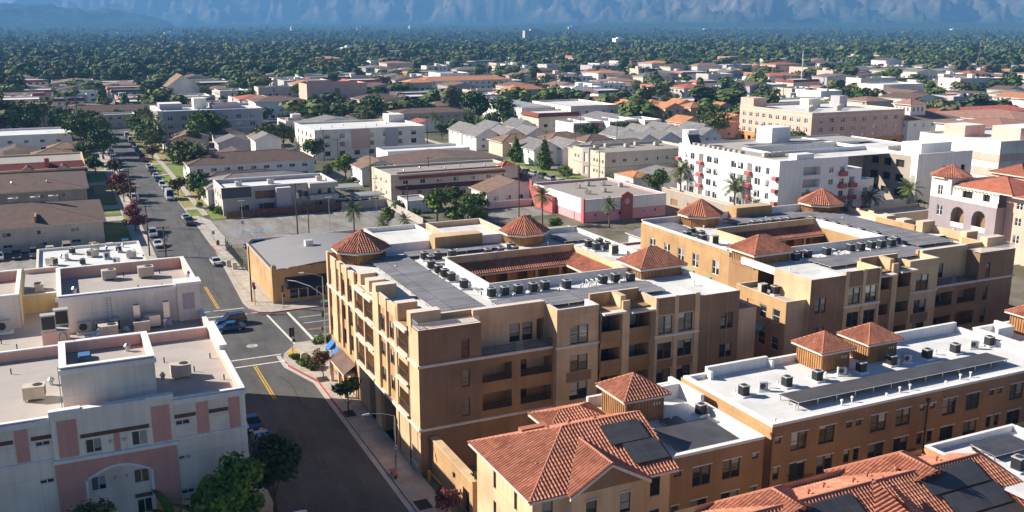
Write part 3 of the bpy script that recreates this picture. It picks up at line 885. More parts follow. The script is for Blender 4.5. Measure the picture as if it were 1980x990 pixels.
gt = MB().sheet([(26.6, 60), (27.2, 60), (27.2, 117), (26.6, 117)], .011, 'concrete')
gt.sheet([(26.6, 117), (27.2, 117), (25.0, 124.6), (24.4, 124.6)], .011, 'concrete').sheet([(24.4, 124.6), (25.0, 124.6), (25.0, 129.6), (24.4, 129.8)], .011, 'concrete')
struct('gutter', gt)
dm = MB().sheet([(26.2, 129.0), (27.6, 129.8), (27.3, 131.6), (26.0, 130.4)], H + .005, 'yellowpaint')
struct('crossing_pad', dm)
lw = MB()
for y0, y1, m in ((219, 226, 'lawn'), (226, 238, 'drylawn'), (252, 258, 'lawn'), (268, 280, 'lawn'), (285, 298, 'drylawn'), (308, 326, 'lawn'), (336, 350, 'drylawn')):
    lw.sheet([(7.2, y0), (11.85, y0), (11.85, y1), (7.2, y1)], .02, m)
for y0, y1, m in ((232, 249, 'lawn'), (253, 283, 'drylawn'), (287.5, 311, 'lawn'), (315.5, 337, 'lawn'), (341.5, 371, 'drylawn'), (376, 400, 'lawn'), (402, 450, 'drylawn')):
    lw.sheet([(26.88, y0), (29.55, y0), (29.55, y1), (26.88, y1)], .02, m)
for x0, x1, y0, y1, m in ((31.1, 34.5, 234.5, 247, 'lawn'), (31.1, 36, 256, 285, 'drylawn'), (31.1, 38, 290, 336, 'lawn'), (31.1, 36, 340, 408, 'drylawn'), (12.0, 15.1, 236, 250, 'lawn'), (136.2, 141, 262, 300, 'lawn'), (136.2, 144, 246, 258, 'lawn'), (13, 30, 468, 474, 'lawn')):
    lw.sheet([(x0, y0), (x1, y0), (x1, y1), (x0, y1)], .02 if x0 != 12.0 else .13, m)
struct('lawn', lw)
wl = MB()
wl.prism([(28.6, 121.9), (27.6, 122.6), (26.2, 125.2), (26.4, 127.6), (27.5, 127.9), (28.8, 124.5)], .13, .15, 'ground')
wl.prism([(30.4, 132), (33.4, 132), (33.4, 133.6), (30.4, 133.6)], .13, .15, 'ground')
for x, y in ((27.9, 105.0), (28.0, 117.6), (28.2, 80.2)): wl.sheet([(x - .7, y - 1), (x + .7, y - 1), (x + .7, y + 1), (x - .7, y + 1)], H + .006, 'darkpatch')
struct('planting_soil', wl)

# ------------------------------------------------------------------ the courtyard apartment blocks
def condo(root, mx=None):
    """one block and its mirror image: four floors round a courtyard, W side on the street"""
    tf = (lambda p: (mx - p[0], p[1], p[2])) if mx else None
    X = (lambda x: mx - x) if mx else (lambda x: x)
    def build(b, name, parent=root, **kw): return b.build(name, parent, tf=tf, **kw)
    def win(side, pos, u0, u1, z0, z1, style='double', d=.14, fm='bronze'):
        if mx and side in 'SN': return window(root, side, pos, mx - u1, mx - u0, z0, z1, style, fm, d)
        if mx: return window(root, 'E' if side == 'W' else 'W', mx - pos, u0, u1, z0, z1, style, fm, d)
        return window(root, side, pos, u0, u1, z0, z1, style, fm, d)
    F = [(5.7, 7.7), (8.9, 10.8), (12.1, 14.1)]
    # ---- south
    b = MB(); ws = []
    hs = [(34.8, 35.7, z0, z1) for z0, z1 in F]
    b.wall('S', 86.2, 30.2, 37.0, 0, 15.6, 'brownst', hs); ws += [(86.2, h, 'single') for h in hs]
    b.box(30.2, 37, 86.2 + .01, 89.4, 15.5, 15.6, 'trim', bottom=False)
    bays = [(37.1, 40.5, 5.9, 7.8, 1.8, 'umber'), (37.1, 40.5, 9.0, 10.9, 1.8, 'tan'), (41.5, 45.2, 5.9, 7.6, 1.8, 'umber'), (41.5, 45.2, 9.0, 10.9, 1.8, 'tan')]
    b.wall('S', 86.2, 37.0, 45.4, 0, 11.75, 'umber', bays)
    up = [(41.2, 42.4, 12.2, 14.2), (42.7, 43.9, 12.2, 14.2), (44.4, 45.3, 11.8, 14.4, .9, 'brownst')]
    b.wall('S', 88.3, 37.0, 45.4, 11.75, 16.3, 'tan', up); ws += [(88.3, h, 'single') for h in up[:2]]
    b.face([(37, 86.2, 11.75), (45.4, 86.2, 11.75), (45.4, 88.3, 11.75), (37, 88.3, 11.75)], 'concrete')
    b.wall('W', 45.4, 85.5, 88.3, 4.7, 16.0, 'tan'); b.wall('E', 37.0, 86.2, 88.3, 11.75, 15.6, 'brownst')
    ph = [(47.0, 49.2, z0, z1) for z0, z1 in ((5.6, 7.6), (8.9, 10.7), (11.95, 14.05))]
    b.wall('S', 85.5, 45.4, 50.5, 4.7, 16.0, 'tan', ph, .2); ws += [(85.5, h, 'double') for h in ph]
    b.face([(45.4, 85.5, 4.7), (50.5, 85.5, 4.7), (50.5, 86.2, 4.7), (45.4, 86.2, 4.7)], 'trim')
    b.wall('S', 86.2, 45.4, 50.5, 0, 4.7, 'umber')
    b.wall('E', 50.5, 85.5, 87.0, 4.7, 16.0, 'tan')
    # balconies
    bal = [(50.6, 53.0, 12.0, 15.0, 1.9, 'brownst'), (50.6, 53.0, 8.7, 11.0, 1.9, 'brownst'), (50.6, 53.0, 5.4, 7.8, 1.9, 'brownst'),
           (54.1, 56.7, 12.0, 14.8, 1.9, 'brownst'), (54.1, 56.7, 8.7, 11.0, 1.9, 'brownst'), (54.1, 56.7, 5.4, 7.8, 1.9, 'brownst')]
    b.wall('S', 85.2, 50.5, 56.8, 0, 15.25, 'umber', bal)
    b.box(50.5, 56.8, 85.2, 87.6, 15.2, 15.26, 'orange')
    b.wall('S', 87.6, 50.5, 56.8, 15.2, 16.6, 'orange'); b.box(53.2, 53.9, 85.6, 87.6, 15.26, 16.6, 'tan')
    fh = [(u0, u1, z0, z1) for u0, u1 in ((57.2, 59.1), (59.9, 61.8)) for z0, z1 in ((6.0, 8.0), (9.1, 11.0), (12.05, 14.1))]
    b.wall('S', 84.2, 56.8, 62.6, 0, 16.2, 'tan', fh, .2); ws += [(84.2, h, 'double') for h in fh]
    b.wall('W', 56.8, 84.2, 87.6, 0, 16.2, 'tan')
    qh = [(65.5, 67.2, 11.6, 13.5), (65.5, 67.2, 8.2, 9.8), (65.5, 67.2, 5.2, 6.9)]
    b.wall('S', 84.0, 62.6, 68.0, 0, 15.9, 'brownst', qh); ws += [(84.0, h, 'double') for h in qh]
    b.wall('W', 62.6, 84.0, 84.2, 0, 15.9, 'brownst')
    b.wall('E', 68.0, 84.0, 90.5, 0, 15.9, 'tan')
    # annex and east side
    ah = [(72.0 - .9, 72.0, 1, 2)]
    b.wall('S', 84.6, 68.0, 71.0, 0, 13.4, 'tan')
    eh = [(85.6 + i * 2.4, 86.9 + i * 2.4, z0, z0 + 1.7) for i in range(3) for z0 in (10.4, 7.0, 3.8)]
    b.wall('E', 71.0, 84.6, 94.0, 0, 13.4, 'orange', eh)
    b.wall('N', 94.0, 67.6, 71.0, 0, 13.4, 'orange')
    sh = [(y - .75, y + .75, z0, z1) for y in (118.2, 114.4, 110.9, 107.4, 102.8) for z0, z1 in F[1:]]
    b.wall('E', 67.6, 100.0, 121.5, 0, 15.9, 'orange', sh)
    b.wall('E', 67.6, 94.0, 100.0, 0, 15.2, 'umber')
    b.wall('N', 121.5, 30.2, 67.6, 0, 16.0, 'tan')
    # ---- west, on the street
    wh = []
    for z0, z1 in F:
        for y0, y1 in ((119.5, 120.7), (115.6, 116.6), (113.0, 114.6), (109.8, 111.5)): wh.append((y0, y1, z0, z1))
    b.wall('W', 30.35, 108.8, 121.5, 0, 16.0, 'orange', wh + [(111, 112.6, 0.2, 3), (114, 116, 0.2, 3), (117.5, 119.5, .2, 3)]); ws_w = [(30.35, h, 'single' if h[1] - h[0] < 1.3 else 'double') for h in wh]
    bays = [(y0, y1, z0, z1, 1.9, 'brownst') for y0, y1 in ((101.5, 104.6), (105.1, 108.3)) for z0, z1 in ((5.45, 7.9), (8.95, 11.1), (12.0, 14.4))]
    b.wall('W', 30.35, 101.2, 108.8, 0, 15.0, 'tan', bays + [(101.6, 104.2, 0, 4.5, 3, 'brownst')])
    b.box(30.36, 32.5, 101.2, 108.8, 14.9, 15.0, 'orange')
    b.wall('W', 32.5, 101.2, 108.8, 15.0, 16.2, 'orange')
    mh = [(y0, y1, z0, z1) for y0, y1 in ((97.0, 98.9), (94.0, 95.8)) for z0, z1 in ((6.2, 7.8), (9.2, 10.8), (12.1, 14.0))]
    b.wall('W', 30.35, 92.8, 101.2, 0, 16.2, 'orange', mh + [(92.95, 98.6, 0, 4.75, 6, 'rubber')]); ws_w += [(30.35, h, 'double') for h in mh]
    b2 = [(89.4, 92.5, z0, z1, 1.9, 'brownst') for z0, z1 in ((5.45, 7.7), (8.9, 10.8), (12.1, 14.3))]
    b.wall('W', 30.2, 89.2, 92.8, 0, 14.9, 'tan', b2)
    b.box(30.21, 32.5, 89.4, 92.8, 14.8, 14.9, 'orange'); b.wall('W', 32.5, 89.4, 92.8, 14.9, 16.1, 'orange')
    b.wall('W', 30.2, 86.2, 89.2, 0, 15.6, 'tan')
    # courtyard walls
    cx0, cx1, cy0, cy1 = 43, 61.2, 97.5, 111
    for s, p, a0, a1 in (('N', cy0, cx0, cx1), ('S', cy1, cx0, cx1), ('E', cx0, cy0, cy1), ('W', cx1, cy0, cy1)):
        hh = []
        for z in (1, 4.6, 8.2, 11.6):
            k = int((a1 - a0) / 3)
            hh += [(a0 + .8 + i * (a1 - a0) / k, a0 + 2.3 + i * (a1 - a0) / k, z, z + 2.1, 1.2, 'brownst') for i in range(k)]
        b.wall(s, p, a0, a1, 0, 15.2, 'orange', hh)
    b.sheet([(cx0, cy0), (cx1, cy0), (cx1, cy1), (cx0, cy1)], .03, 'concrete')
    build(b, 'wall')
    for pos, h, st in ws: win('S', pos, h[0], h[1], h[2], h[3], st, .2 if pos in (85.5, 84.2) else .14)
    for pos, h, st in ws_w: win('W', pos, h[0], h[1], h[2], h[3], st)
    for h in sh:
        if mx: window(root, 'W', mx - 67.6, h[0], h[1], h[2], h[3], 'double', 'whiteframe', .14)
    for h in eh[:6]:
        if mx: window(root, 'W', mx - 71.0, h[0], h[1], h[2], h[3], 'single', 'whiteframe', .14)
    # ---- flat roofs
    b = MB(); z = 15.2
    b.sheet([(30.4, 97.5), (43, 97.5), (43, 111), (30.4, 111)], z, 'whitedeck').sheet([(30.4, 111), (67.5, 111), (67.5, 121.4), (30.4, 121.4)], z, 'whitedeck')
    b.sheet([(61.2, 97.5), (67.5, 97.5), (67.5, 111), (61.2, 111)], z, 'whitedeck')
    b.sheet([(32.5, 89.4), (43, 89.4), (43, 97.5), (32.5, 97.5)], z, 'whitedeck').sheet([(43, 88.4), (67.9, 88.4), (67.9, 97.5), (43, 97.5)], z, 'whitedeck')
    b.sheet([(45.5, 85.6), (50.5, 85.6), (50.5, 88.4), (45.5, 88.4)], z, 'whitedeck').sheet([(56.8, 84.3), (62.6, 84.3), (62.6, 88.4), (56.8, 88.4)], z, 'whitedeck').sheet([(62.6, 84.1), (67.9, 84.1), (67.9, 88.4), (62.6, 88.4)], z, 'whitedeck')
    b.sheet([(67.7, 84.7), (70.9, 84.7), (70.9, 93.9), (67.7, 93.9)], 12.8, 'deck')
    build(b, 'flat_roof')
    b = MB()
    def par(x0, x1, y0, y1, zt, m='tan', z0=15.0): b.box(x0 + .008, x1 - .008, y0 + .008, y1 - .008, z0, zt, m, 'trim')
    par(30.2, 30.75, 108.8, 116.8, 16.0); par(30.2, 30.6, 92.8, 101.2, 16.2); par(32.5, 32.8, 89.4, 92.8, 16.1, 'orange'); par(32.5, 32.8, 101.2, 108.8, 16.2, 'orange')
    par(33.4, 45.4, 89.0, 89.4, 16.2, 'orange'); par(37, 45.4, 88.3, 88.7, 16.3)
    par(45.4, 50.5, 85.5, 85.8, 16.0); par(50.1, 50.5, 85.8, 88, 16.0, 'whitepar'); par(45.4, 45.75, 85.8, 88.3, 16.0)
    par(50.5, 56.8, 87.6, 87.9, 16.6, 'orange'); par(56.8, 62.6, 84.2, 84.5, 16.2); par(56.8, 57.1, 84.5, 87.9, 16.2)
    par(62.6, 68, 84.0, 84.3, 15.9, 'brownst'); par(67.7, 68.0, 84.3, 97, 15.9, 'whitepar'); par(62.6, 62.9, 84.3, 88, 15.9, 'whitepar')
    par(67.3, 67.6, 100.5, 121.5, 16.2, 'whitepar'); par(34.2, 67.6, 121.2, 121.5, 16.4, 'whitepar')
    par(cx0 - .25, cx0, cy0 - .25, cy1, 16.3, 'whitepar'); par(cx0, cx1, cy0 - .25, cy0, 16.3, 'whitepar')
    par(cx0, cx1 + .25, cy1, cy1 + .25, 16.4); par(cx1, cx1 + .25, cy0 - .25, cy1, 16.2)
    par(67.7, 71, 84.6, 84.85, 13.4, 'tan', 12.7); par(70.75, 71, 84.85, 94, 13.4, 'tan', 12.7); par(67.7, 70.75, 93.75, 94, 13.4, 'tan', 12.7)
    for y0, y1, x1, zt in ((99.9, 101.2, 32.6, 16.9), (92.4, 93.5, 32.4, 16.8), (88.2, 89.4, 33.4, 16.9)): b.box(30.15, x1, y0, y1, 14.8, zt, 'tan', 'trim')
    for y0, y1 in ((107.0, 108.8), (103.6, 105.2)): b.box(30.5, 32.4, y0, y1, 14.9, 16.5, 'tan', 'trim')
    b.box(44.5, 51.5, 119.2, 121.6, 15.0, 17.2, 'orange', 'tan')
    build(b, 'parapet')
    # pilasters and dark joints
    b = MB()
    for y0, y1, zt in ((120.8, 121.5, 16.3), (117.0, 119.3, 16.1), (114.75, 115.4, 16.2), (111.7, 112.8, 16.3), (108.6, 109.6, 16.4), (99.1, 101.2, 16.2), (96.2, 96.7, 16.4), (92.8, 93.6, 16.4), (104.65, 105.05, 14.9)):
        b.box(30.1, 30.34, y0, y1, 5.1 if y0 not in (99.1, 92.8) else 0, zt, 'tan', 'trim')
    for x0, x1 in ((56.8, 57.1), (59.25, 59.75), (61.95, 62.6)): b.box(x0, x1, 84.05, 84.19, 0, 16.3, 'tan', 'trim')
    b.box(53.1, 54.0, 84.9, 85.19, 0, 16.2, 'tan')
    build_each(b, 'pilaster', root, tf)
    b = MB()
    for x0, x1 in ((57.1, 59.25), (59.75, 61.95)):
        b.box(x0, x1, 84.16, 84.198, 14.25, 16.2, 'brownst'); b.box(x0, x1, 84.16, 84.198, 8.05, 9.0, 'brownst')
    b.box(46.6, 49.6, 85.44, 85.495, 7.7, 8.85, 'brownst')
    build_each(b, 'spandrel_panel', root, tf)
    b = MB()
    for z0 in (4.85, 11.65):
        b.box(30.02, 37.1, 86.05, 86.19, z0, z0 + .28, 'trim', bottom=True)
        b.box(30.02, 30.18, 86.19, 93.7, z0, z0 + .28, 'trim', bottom=True)
        b.box(30.05, 30.34, 93.7, 101.2, z0, z0 + .28, 'trim', bottom=True)
        if z0 > 9: b.box(30.05, 30.34, 108.8, 121.6, z0, z0 + .28, 'trim', bottom=True)
        b.box(37.1, 45.3, 86.05, 86.19, z0, z0 + .28, 'trim', bottom=True)
        b.box(45.28, 50.6, 85.36, 85.49, z0, z0 + .28, 'trim', bottom=True)
        b.box(56.7, 62.7, 84.0, 84.14, z0 + .05, z0 + .33, 'trim', bottom=True)
    for z0 in (5.2, 8.65, 11.7):
        b.box(29.95, 30.34, 101.3, 108.5, z0, z0 + .25, 'trim', bottom=True); b.box(29.85, 30.19, 89.3, 92.7, z0, z0 + .25, 'trim', bottom=True)
    b.box(29.8, 30.34, 101.3, 108.5, 14.6, 14.9, 'trim', bottom=True); b.box(29.8, 30.19, 89.3, 92.7, 14.5, 14.8, 'trim', bottom=True)
    b.box(50.4, 53.2, 84.2, 85.19, 15.05, 15.25, 'trim', bottom=True); b.box(53.9, 56.9, 84.2, 85.19, 14.85, 15.05, 'trim', bottom=True)
    for x in (63.9, 66.3): b.box(x, x + .06, 83.96, 83.999, 0, 15.9, 'taupe')
    build_each(b, 'cornice', root, tf)
    # balcony fronts
    for x0, x1 in ((50.6, 53.05), (54.05, 56.75)):
        for z0 in (11.7, 8.4, 5.1): build(MB().box(x0 - .05, x1 + .05, 85.02, 85.19, z0, z0 + 1.25, 'umber', 'tan', True), 'balcony_front')
    def rail(side, pos, a0, a1, z0, h=1.0, m='railbrown'):
        r = MB(); P = wallpt(side, pos)
        def bar(u0, u1, zz0, zz1, t=.03):
            p, q = P(u0, 0, -.02), P(u1, 0, -.02 + t)
            r.box(min(p[0], q[0]), max(p[0], q[0]), min(p[1], q[1]), max(p[1], q[1]), zz0, zz1, m, bottom=True)
        bar(a0, a1, z0 + h - .06, z0 + h, .05); bar(a0, a1, z0 + .08, z0 + .13, .05)
        n = int((a1 - a0) / .13)
        for i in range(n + 1): u = a0 + (a1 - a0 - .03) * i / n; bar(u, u + .03, z0 + .13, z0 + h - .06)
        return build(r, 'balcony_railing')
    for y0, y1 in ((101.5, 104.6), (105.1, 108.3)):
        for z0 in (5.45, 8.95, 12.0): rail('W', 30.32, y0, y1, z0)
    for z0 in (5.45, 8.95, 12.1): rail('W', 30.17, 89.4, 92.5, z0)
    rail('S', 86.25, 37.2, 41.0, 11.9, .9, 'iron'); rail('S', 86.25, 41.9, 45.2, 11.9, .9, 'iron')
    for x0, x1 in ((37.1, 40.5), (41.5, 45.2)):
        for z0 in (5.9, 9.0): rail('S', 86.25, x0, x1, z0, .8, 'iron')
    rail('S', 86.3, 30.4, 36.8, 15.6, .7, 'aluminium'); rail('W', 30.3, 86.4, 89, 15.6, .7, 'aluminium')
    # doors at the back of the balconies
    for x0 in (50.9, 54.4):
        for z0 in (5.5, 8.8, 12.1): win('S', 87.0, x0, x0 + 1.8, z0, z0 + 2.1, 'slider', .02)
    for y0 in (101.9, 105.6):
        for z0 in (5.5, 9.0, 12.1): win('W', 32.15, y0, y0 + 1.8, z0, z0 + 2.0, 'slider', .02)
    for z0 in (5.5, 9.0, 12.2): win('W', 32.0, 89.8, 91.8, z0, z0 + 1.9, 'slider', .02)
    for z0 in (5.95, 9.05): win('S', 87.9, 41.9, 43.0, z0, z0 + 1.5, 'single', .02)
    # tile strips in the courtyard
    b = MB()
    roofface(b, [(cx0, cy1 - 2.2, 14.3), (cx1 - 2, cy1 - 2.2, 14.3), (cx1, cy1 - .02, 15.4), (cx0, cy1 - .02, 15.4)], 'tile', True)
    roofface(b, [(cx1 - 2.2, cy1 - 2.2, 14.3), (cx1 - 2.2, cy0, 14.3), (cx1 - .02, cy0, 15.4), (cx1 - .02, cy1, 15.4)], 'tile', True)
    b.box(cx0, cx1 - 2, cy1 - 2.25, cy1 - 2.1, 14.05, 14.28, 'trim'); b.box(cx1 - 2.25, cx1 - 2.1, cy0, cy1 - 2.2, 14.05, 14.28, 'trim')
    for x in (46.5, 50.5, 54.5, 58): b.box(x, x + .4, cy1 - 2.2, cy1 - 1.8, 11.4, 14.2, 'orange')
    build(b, 'arcade_roof')
    # towers
    for x, y, r in ((34.2, 119.3, 3.9), (58.1, 119.6, 3.6)):
        b = MB(); n = 8; e0, e1 = 16.9, 19.1
        ang = [pi / 8 + i * pi / 4 for i in range(8)]
        wl_ = [(x + (r - .75) * cos(a), y + (r - .75) * sin(a)) for a in ang]
        b.prism(wl_, 14.6, e0, 'woodsiding')
        for i in range(8):
            p, q = wl_[i], wl_[(i + 1) % 8]
            for k in range(9):
                t = (k + .5) / 9; cxx, cyy = p[0] + (q[0] - p[0]) * t, p[1] + (q[1] - p[1]) * t
                ox, oy = (cxx - x) * .02, (cyy - y) * .02
                b.box(cxx + ox - .05, cxx + ox + .05, cyy + oy - .05, cyy + oy + .05, 14.6, e0 - .3, 'woodsiding')
        tw = build(b, 'roof_tower')
        b = MB()
        ev = [(x + r * cos(a), y + r * sin(a), e0) for a in ang]; ap = (x, y, e1)
        b.prism([(p[0] * 1.0, p[1]) for p in [(x + (r - .05) * cos(a), y + (r - .05) * sin(a)) for a in ang]], e0 - .28, e0 - .02, 'trim')
        b.face([(p[0], p[1], e0 - .28) for p in ev][::-1], 'trim')
        for i in range(8): roofface(b, [ev[i], ev[(i + 1) % 8], ap], 'tile', True)
        for p in ev: ridgecap(b, p, ap, 'tile', .13)
        build(b, 'tower_roof', tw)
    b = MB(); b.box(61.9, 67.55, 94.9, 99.4, 0, 16.4, 'umber')
    b.box(61.75, 67.7, 94.75, 99.55, 14.6, 14.8, 'umber', bottom=True)
    for i in range(13):
        t = 62.1 + i * .44; b.box(t, t + .12, 94.82, 94.9, 14.8, 16.3, 'woodsiding')
        t = 95.0 + i * .36; b.box(61.82, 61.9, t, t + .12, 14.8, 16.3, 'woodsiding'); b.box(67.55, 67.63, t, t + .12, 14.8, 16.3, 'woodsiding')
    tw = build(b, 'roof_tower')
    b = MB(); hip(b, 61.9, 67.55, 94.9, 99.4, 16.6, 1.9, 'tile', .55, True)
    build(b, 'tower_roof', tw)
    bits(root, VENT, [(X(x), y, 15.2) for x, y in ((36.5, 112), (41.6, 98.5), (42, 104.5), (53.1, 94.2), (53.6, 94.6), (54.2, 94.2), (54.7, 94.7), (55.2, 94.3), (62.5, 103), (47, 117.5), (60, 116), (38.6, 88.9 + 1), (58, 93.6), (66, 90))], 'roof_vent')
    for x, y in ((37, 113), (41.3, 101.7), (41.5, 96.5), (46.5, 94), (50.2, 94), (62.4, 101.4)):
        if not mx: bits(root, PIPE, [(X(x), y, 15.2)], 'vent_pipe')

def conduit(root, pts, f=lambda x: x):
    MB().path([(f(x), y, z) for x, y, z in pts], .045, 'whitepar', 5).build('conduit', root)
rb = thing('apartment_block', 'tan four-storey courtyard apartment block at the street corner, red tile roof towers', 'apartment building', (48, 102, 0))
condo(rb)
rc = thing('apartment_block', 'second tan courtyard block with green window awnings, before the white five-storey apartments', 'apartment building', (95, 102, 0))
condo(rc, 146.4)
# street-level pieces of the corner block
def awning(root, side, pos, a0, a1, z0, z1, out, m, name='awning'):
    b = MB(); P = wallpt(side, pos)
    A, B, C_, D = P(a0, z0, -out), P(a1, z0, -out), P(a1, z1, -.01), P(a0, z1, -.01)
    b.face([A, B, C_, D], m); b.face([A, D, P(a0, z0, -.01)], m); b.face([B, C_, P(a1, z0, -.01)], m)
    b.face([A, B, (B[0], B[1], B[2] - .25), (A[0], A[1], A[2] - .25)], m)
    return b.build(name, root)
awning(rb, 'W', 30.3, 119.6, 121.2, 3.3, 4.3, .95, 'blueawn'); awning(rb, 'W', 30.3, 117.4, 118.6, 3.2, 4.1, .85, 'blueawn')
b = MB(); roofface(b, [(28.7, 116.8, 3.2), (28.7, 109.8, 3.2), (30.3, 109.8, 4.3), (30.3, 116.8, 4.3)], 'brownroof')
for y in (110, 112.5, 116.4): b.box(28.75, 29.15, y, y + .35, .12, 3.1, 'tan')
b.box(28.7, 30.3, 109.8, 116.8, 3.0, 3.18, 'trim', bottom=True)
b.build('entrance_canopy', rb)
for y, z0 in ((109.3, 8.0), (107.5, 8.2)): awning(rc, 'W', 146.4 - 67.6, y, y + 1.9, 11.0, 11.6, 1.0, 'greenawn')
awning(rc, 'W', 146.4 - 67.6, 103.6, 105.4, 11.0, 11.6, 1.0, 'greenawn'); awning(rc, 'W', 146.4 - 71, 88, 89.8, 9.0, 9.7, .9, 'greenawn')
b = MB()
for i in range(5): b.tube((30.0, 86.6 + i * .4, .3), (30.0, 86.6 + i * .4, 1.0), .09, .09, 'galv', 8); b.box(29.9, 30.1, 86.5 + i * .4, 86.75 + i * .4, .9, 1.2, 'aluminium')
b.build('gas_meters', rb)

for root, f in ((rb, lambda x: x), (rc, lambda x: 146.4 - x)):
    conduit(root, [(41.6, 98, 15.3), (41.6, 112.5, 15.3), (47, 112.4, 15.3), (57, 112.4, 15.3)], f); conduit(root, [(42.4, 94.3, 15.3), (53, 94.2, 15.3), (61, 94, 15.3)], f)
    conduit(root, [(63, 100.5, 15.3), (63, 113.5, 15.3), (66, 113.6, 15.3)], f); conduit(root, [(40.2, 98, 15.28), (41.5, 96.3, 15.28), (41.6, 94.2, 15.28)], f)
    for i in range(8): conduit(root, [(54.3 + i * .22, 95.2, 15.25), (54.3 + i * .22, 95.2, 16.0 - (i % 3) * .2), (54.3 + i * .22, 94.6, 16.0 - (i % 3) * .2)], f)
for y, z1 in ((101.15, 15.0), (92.75, 14.8), (109.7, 15.8), (89.15, 15.3)): MB().tube((30.22 if y != 89.15 else 30.1, y, .1), (30.22 if y != 89.15 else 30.1, y, z1), .06, .06, 'bronze', 6).build('drain_pipe', rb)
# solar fields and machines on the two blocks
solar_array('solar_array', 'long solar array along the street side of the corner block roof', 34.4, 39.6, 90.6, 117.5, 15.2, .0, m='solarpale')
solar_array('solar_array', 'broad solar array along the south edge of the corner block roof', 41.0, 61.0, 88.6, 92.8, 15.2, .0, m='solarpale')
solar_array('solar_array', 'solar array between the two octagonal towers of the corner block', 39.8, 53.6, 116.6, 119.0, 15.2, .0, m='solarpale')
solar_array('solar_array', 'solar array east of the second octagonal tower, corner block', 62.5, 67.0, 115.8, 120.5, 15.2, .0, m='solarpale')
mx = 146.4
solar_array('solar_array', 'long solar array on the east roof strip of the second courtyard block', mx - 41.0, mx - 34.0, 93, 118.5, 15.2, .0, m='solarpale')
solar_array('solar_array', 'solar array along the south edge of the second courtyard block roof', mx - 60.5, mx - 42, 88.9, 93, 15.2, .0, m='solarpale')
solar_array('solar_array', 'solar array between the octagonal towers of the second courtyard block', mx - 54, mx - 40, 115.6, 119.4, 15.2, .0, m='solarpale')
solar_array('solar_array', 'small solar array at the northwest corner of the second courtyard block roof', mx - 66.8, mx - 62.6, 112, 120.4, 15.2, .0, m='solarpale')
def row(proto, pts, z, where, group, f=lambda x: x, rz=0):
    for i, (x, y) in enumerate(pts):
        place(proto, f(x), y, z, f'{ORD[i]} {where}', group, rz + rnd.choice((0, pi / 2)) if proto is CONDENSER else rz)
row(CONDENSER, [(40.9, 100.2), (40.8, 103.9), (40.7, 105.8), (40.7, 107.9), (40.7, 110.5), (41.6, 113.1), (41.6, 115.3), (43.2, 114.6), (45.3, 114.9)], 15.2, 'dark condenser from the street corner, in the row beside the long solar array', 'condensers beside the long solar array, corner block')
row(CONDENSER, [(42.3, 95.5), (43.9, 95.4), (45.6, 95.4), (47.5, 95.4), (49.1, 95.5), (51.6, 94.9), (56.5, 95.0), (58.3, 95.1), (60.1, 94.6)], 15.2, 'dark condenser from the west, along the white south courtyard wall, corner block', 'condensers along the south courtyard wall, corner block')
row(CONDENSER, [(49.8, 113.6), (51.7, 113.6), (53.7, 113.4), (54.0, 115.4)], 15.2, 'dark condenser from the west, north of the courtyard, corner block', 'condensers north of the courtyard, corner block')
row(CONDENSER, [(64.5, 112.5), (64.6, 110.6), (66.4, 112.8), (66.2, 110.4)], 15.2, 'dark condenser of the cluster by the east parapet, corner block', 'condensers by the east parapet, corner block')
place(TALLCOND, 65.6, 107.6, 15.2, 'tall twin-fan outdoor unit beside the condenser cluster, corner block', None, 0, .75)
fm_ = lambda x: mx - x
row(CONDENSER, [(41.9, 96), (41.9, 99.5), (42.0, 102.5), (42.1, 105), (42.1, 107.5), (42, 110), (42.2, 112.5)], 15.2, 'dark condenser from the south, beside the east solar strip, second block', 'condensers beside the east solar strip, second block', fm_)
row(CONDENSER, [(43.6, 95.3), (45.4, 95.3), (47.2, 95.3), (49.2, 95.2), (51, 95.3), (55.5, 95.0), (58.8, 94.9), (60.2, 95.2), (61.4, 94.3)], 15.2, 'dark condenser from the east, south of the courtyard, second block', 'condensers south of the courtyard, second block', fm_)
row(CONDENSER, [(46, 113.4), (47.6, 113.4), (49.2, 113.6), (51, 113.5), (52.6, 113.6)], 15.2, 'dark condenser from the east, north of the courtyard, second block', 'condensers north of the courtyard, second block', fm_)
row(CONDENSER, [(64.2, 113.2), (64.2, 110.9), (66.2, 111.5), (65.6, 108.6)], 15.2, 'dark condenser of the cluster by the west parapet, second block', 'condensers by the west parapet, second block', fm_)
place(TALLCOND, mx - 65.0, 106.8, 15.2, 'tall twin-fan outdoor unit behind the square tile tower, second block', None, 0, .75)
place(TALLCOND, mx - 69.6, 90.6, 12.8, 'pale twin-fan outdoor unit on the low annex roof, second block', None, 0, .7)
place(CONDENSER, mx - 68.6, 89.5, 12.8, 'dark condenser beside the twin-fan unit on the low annex roof', None)

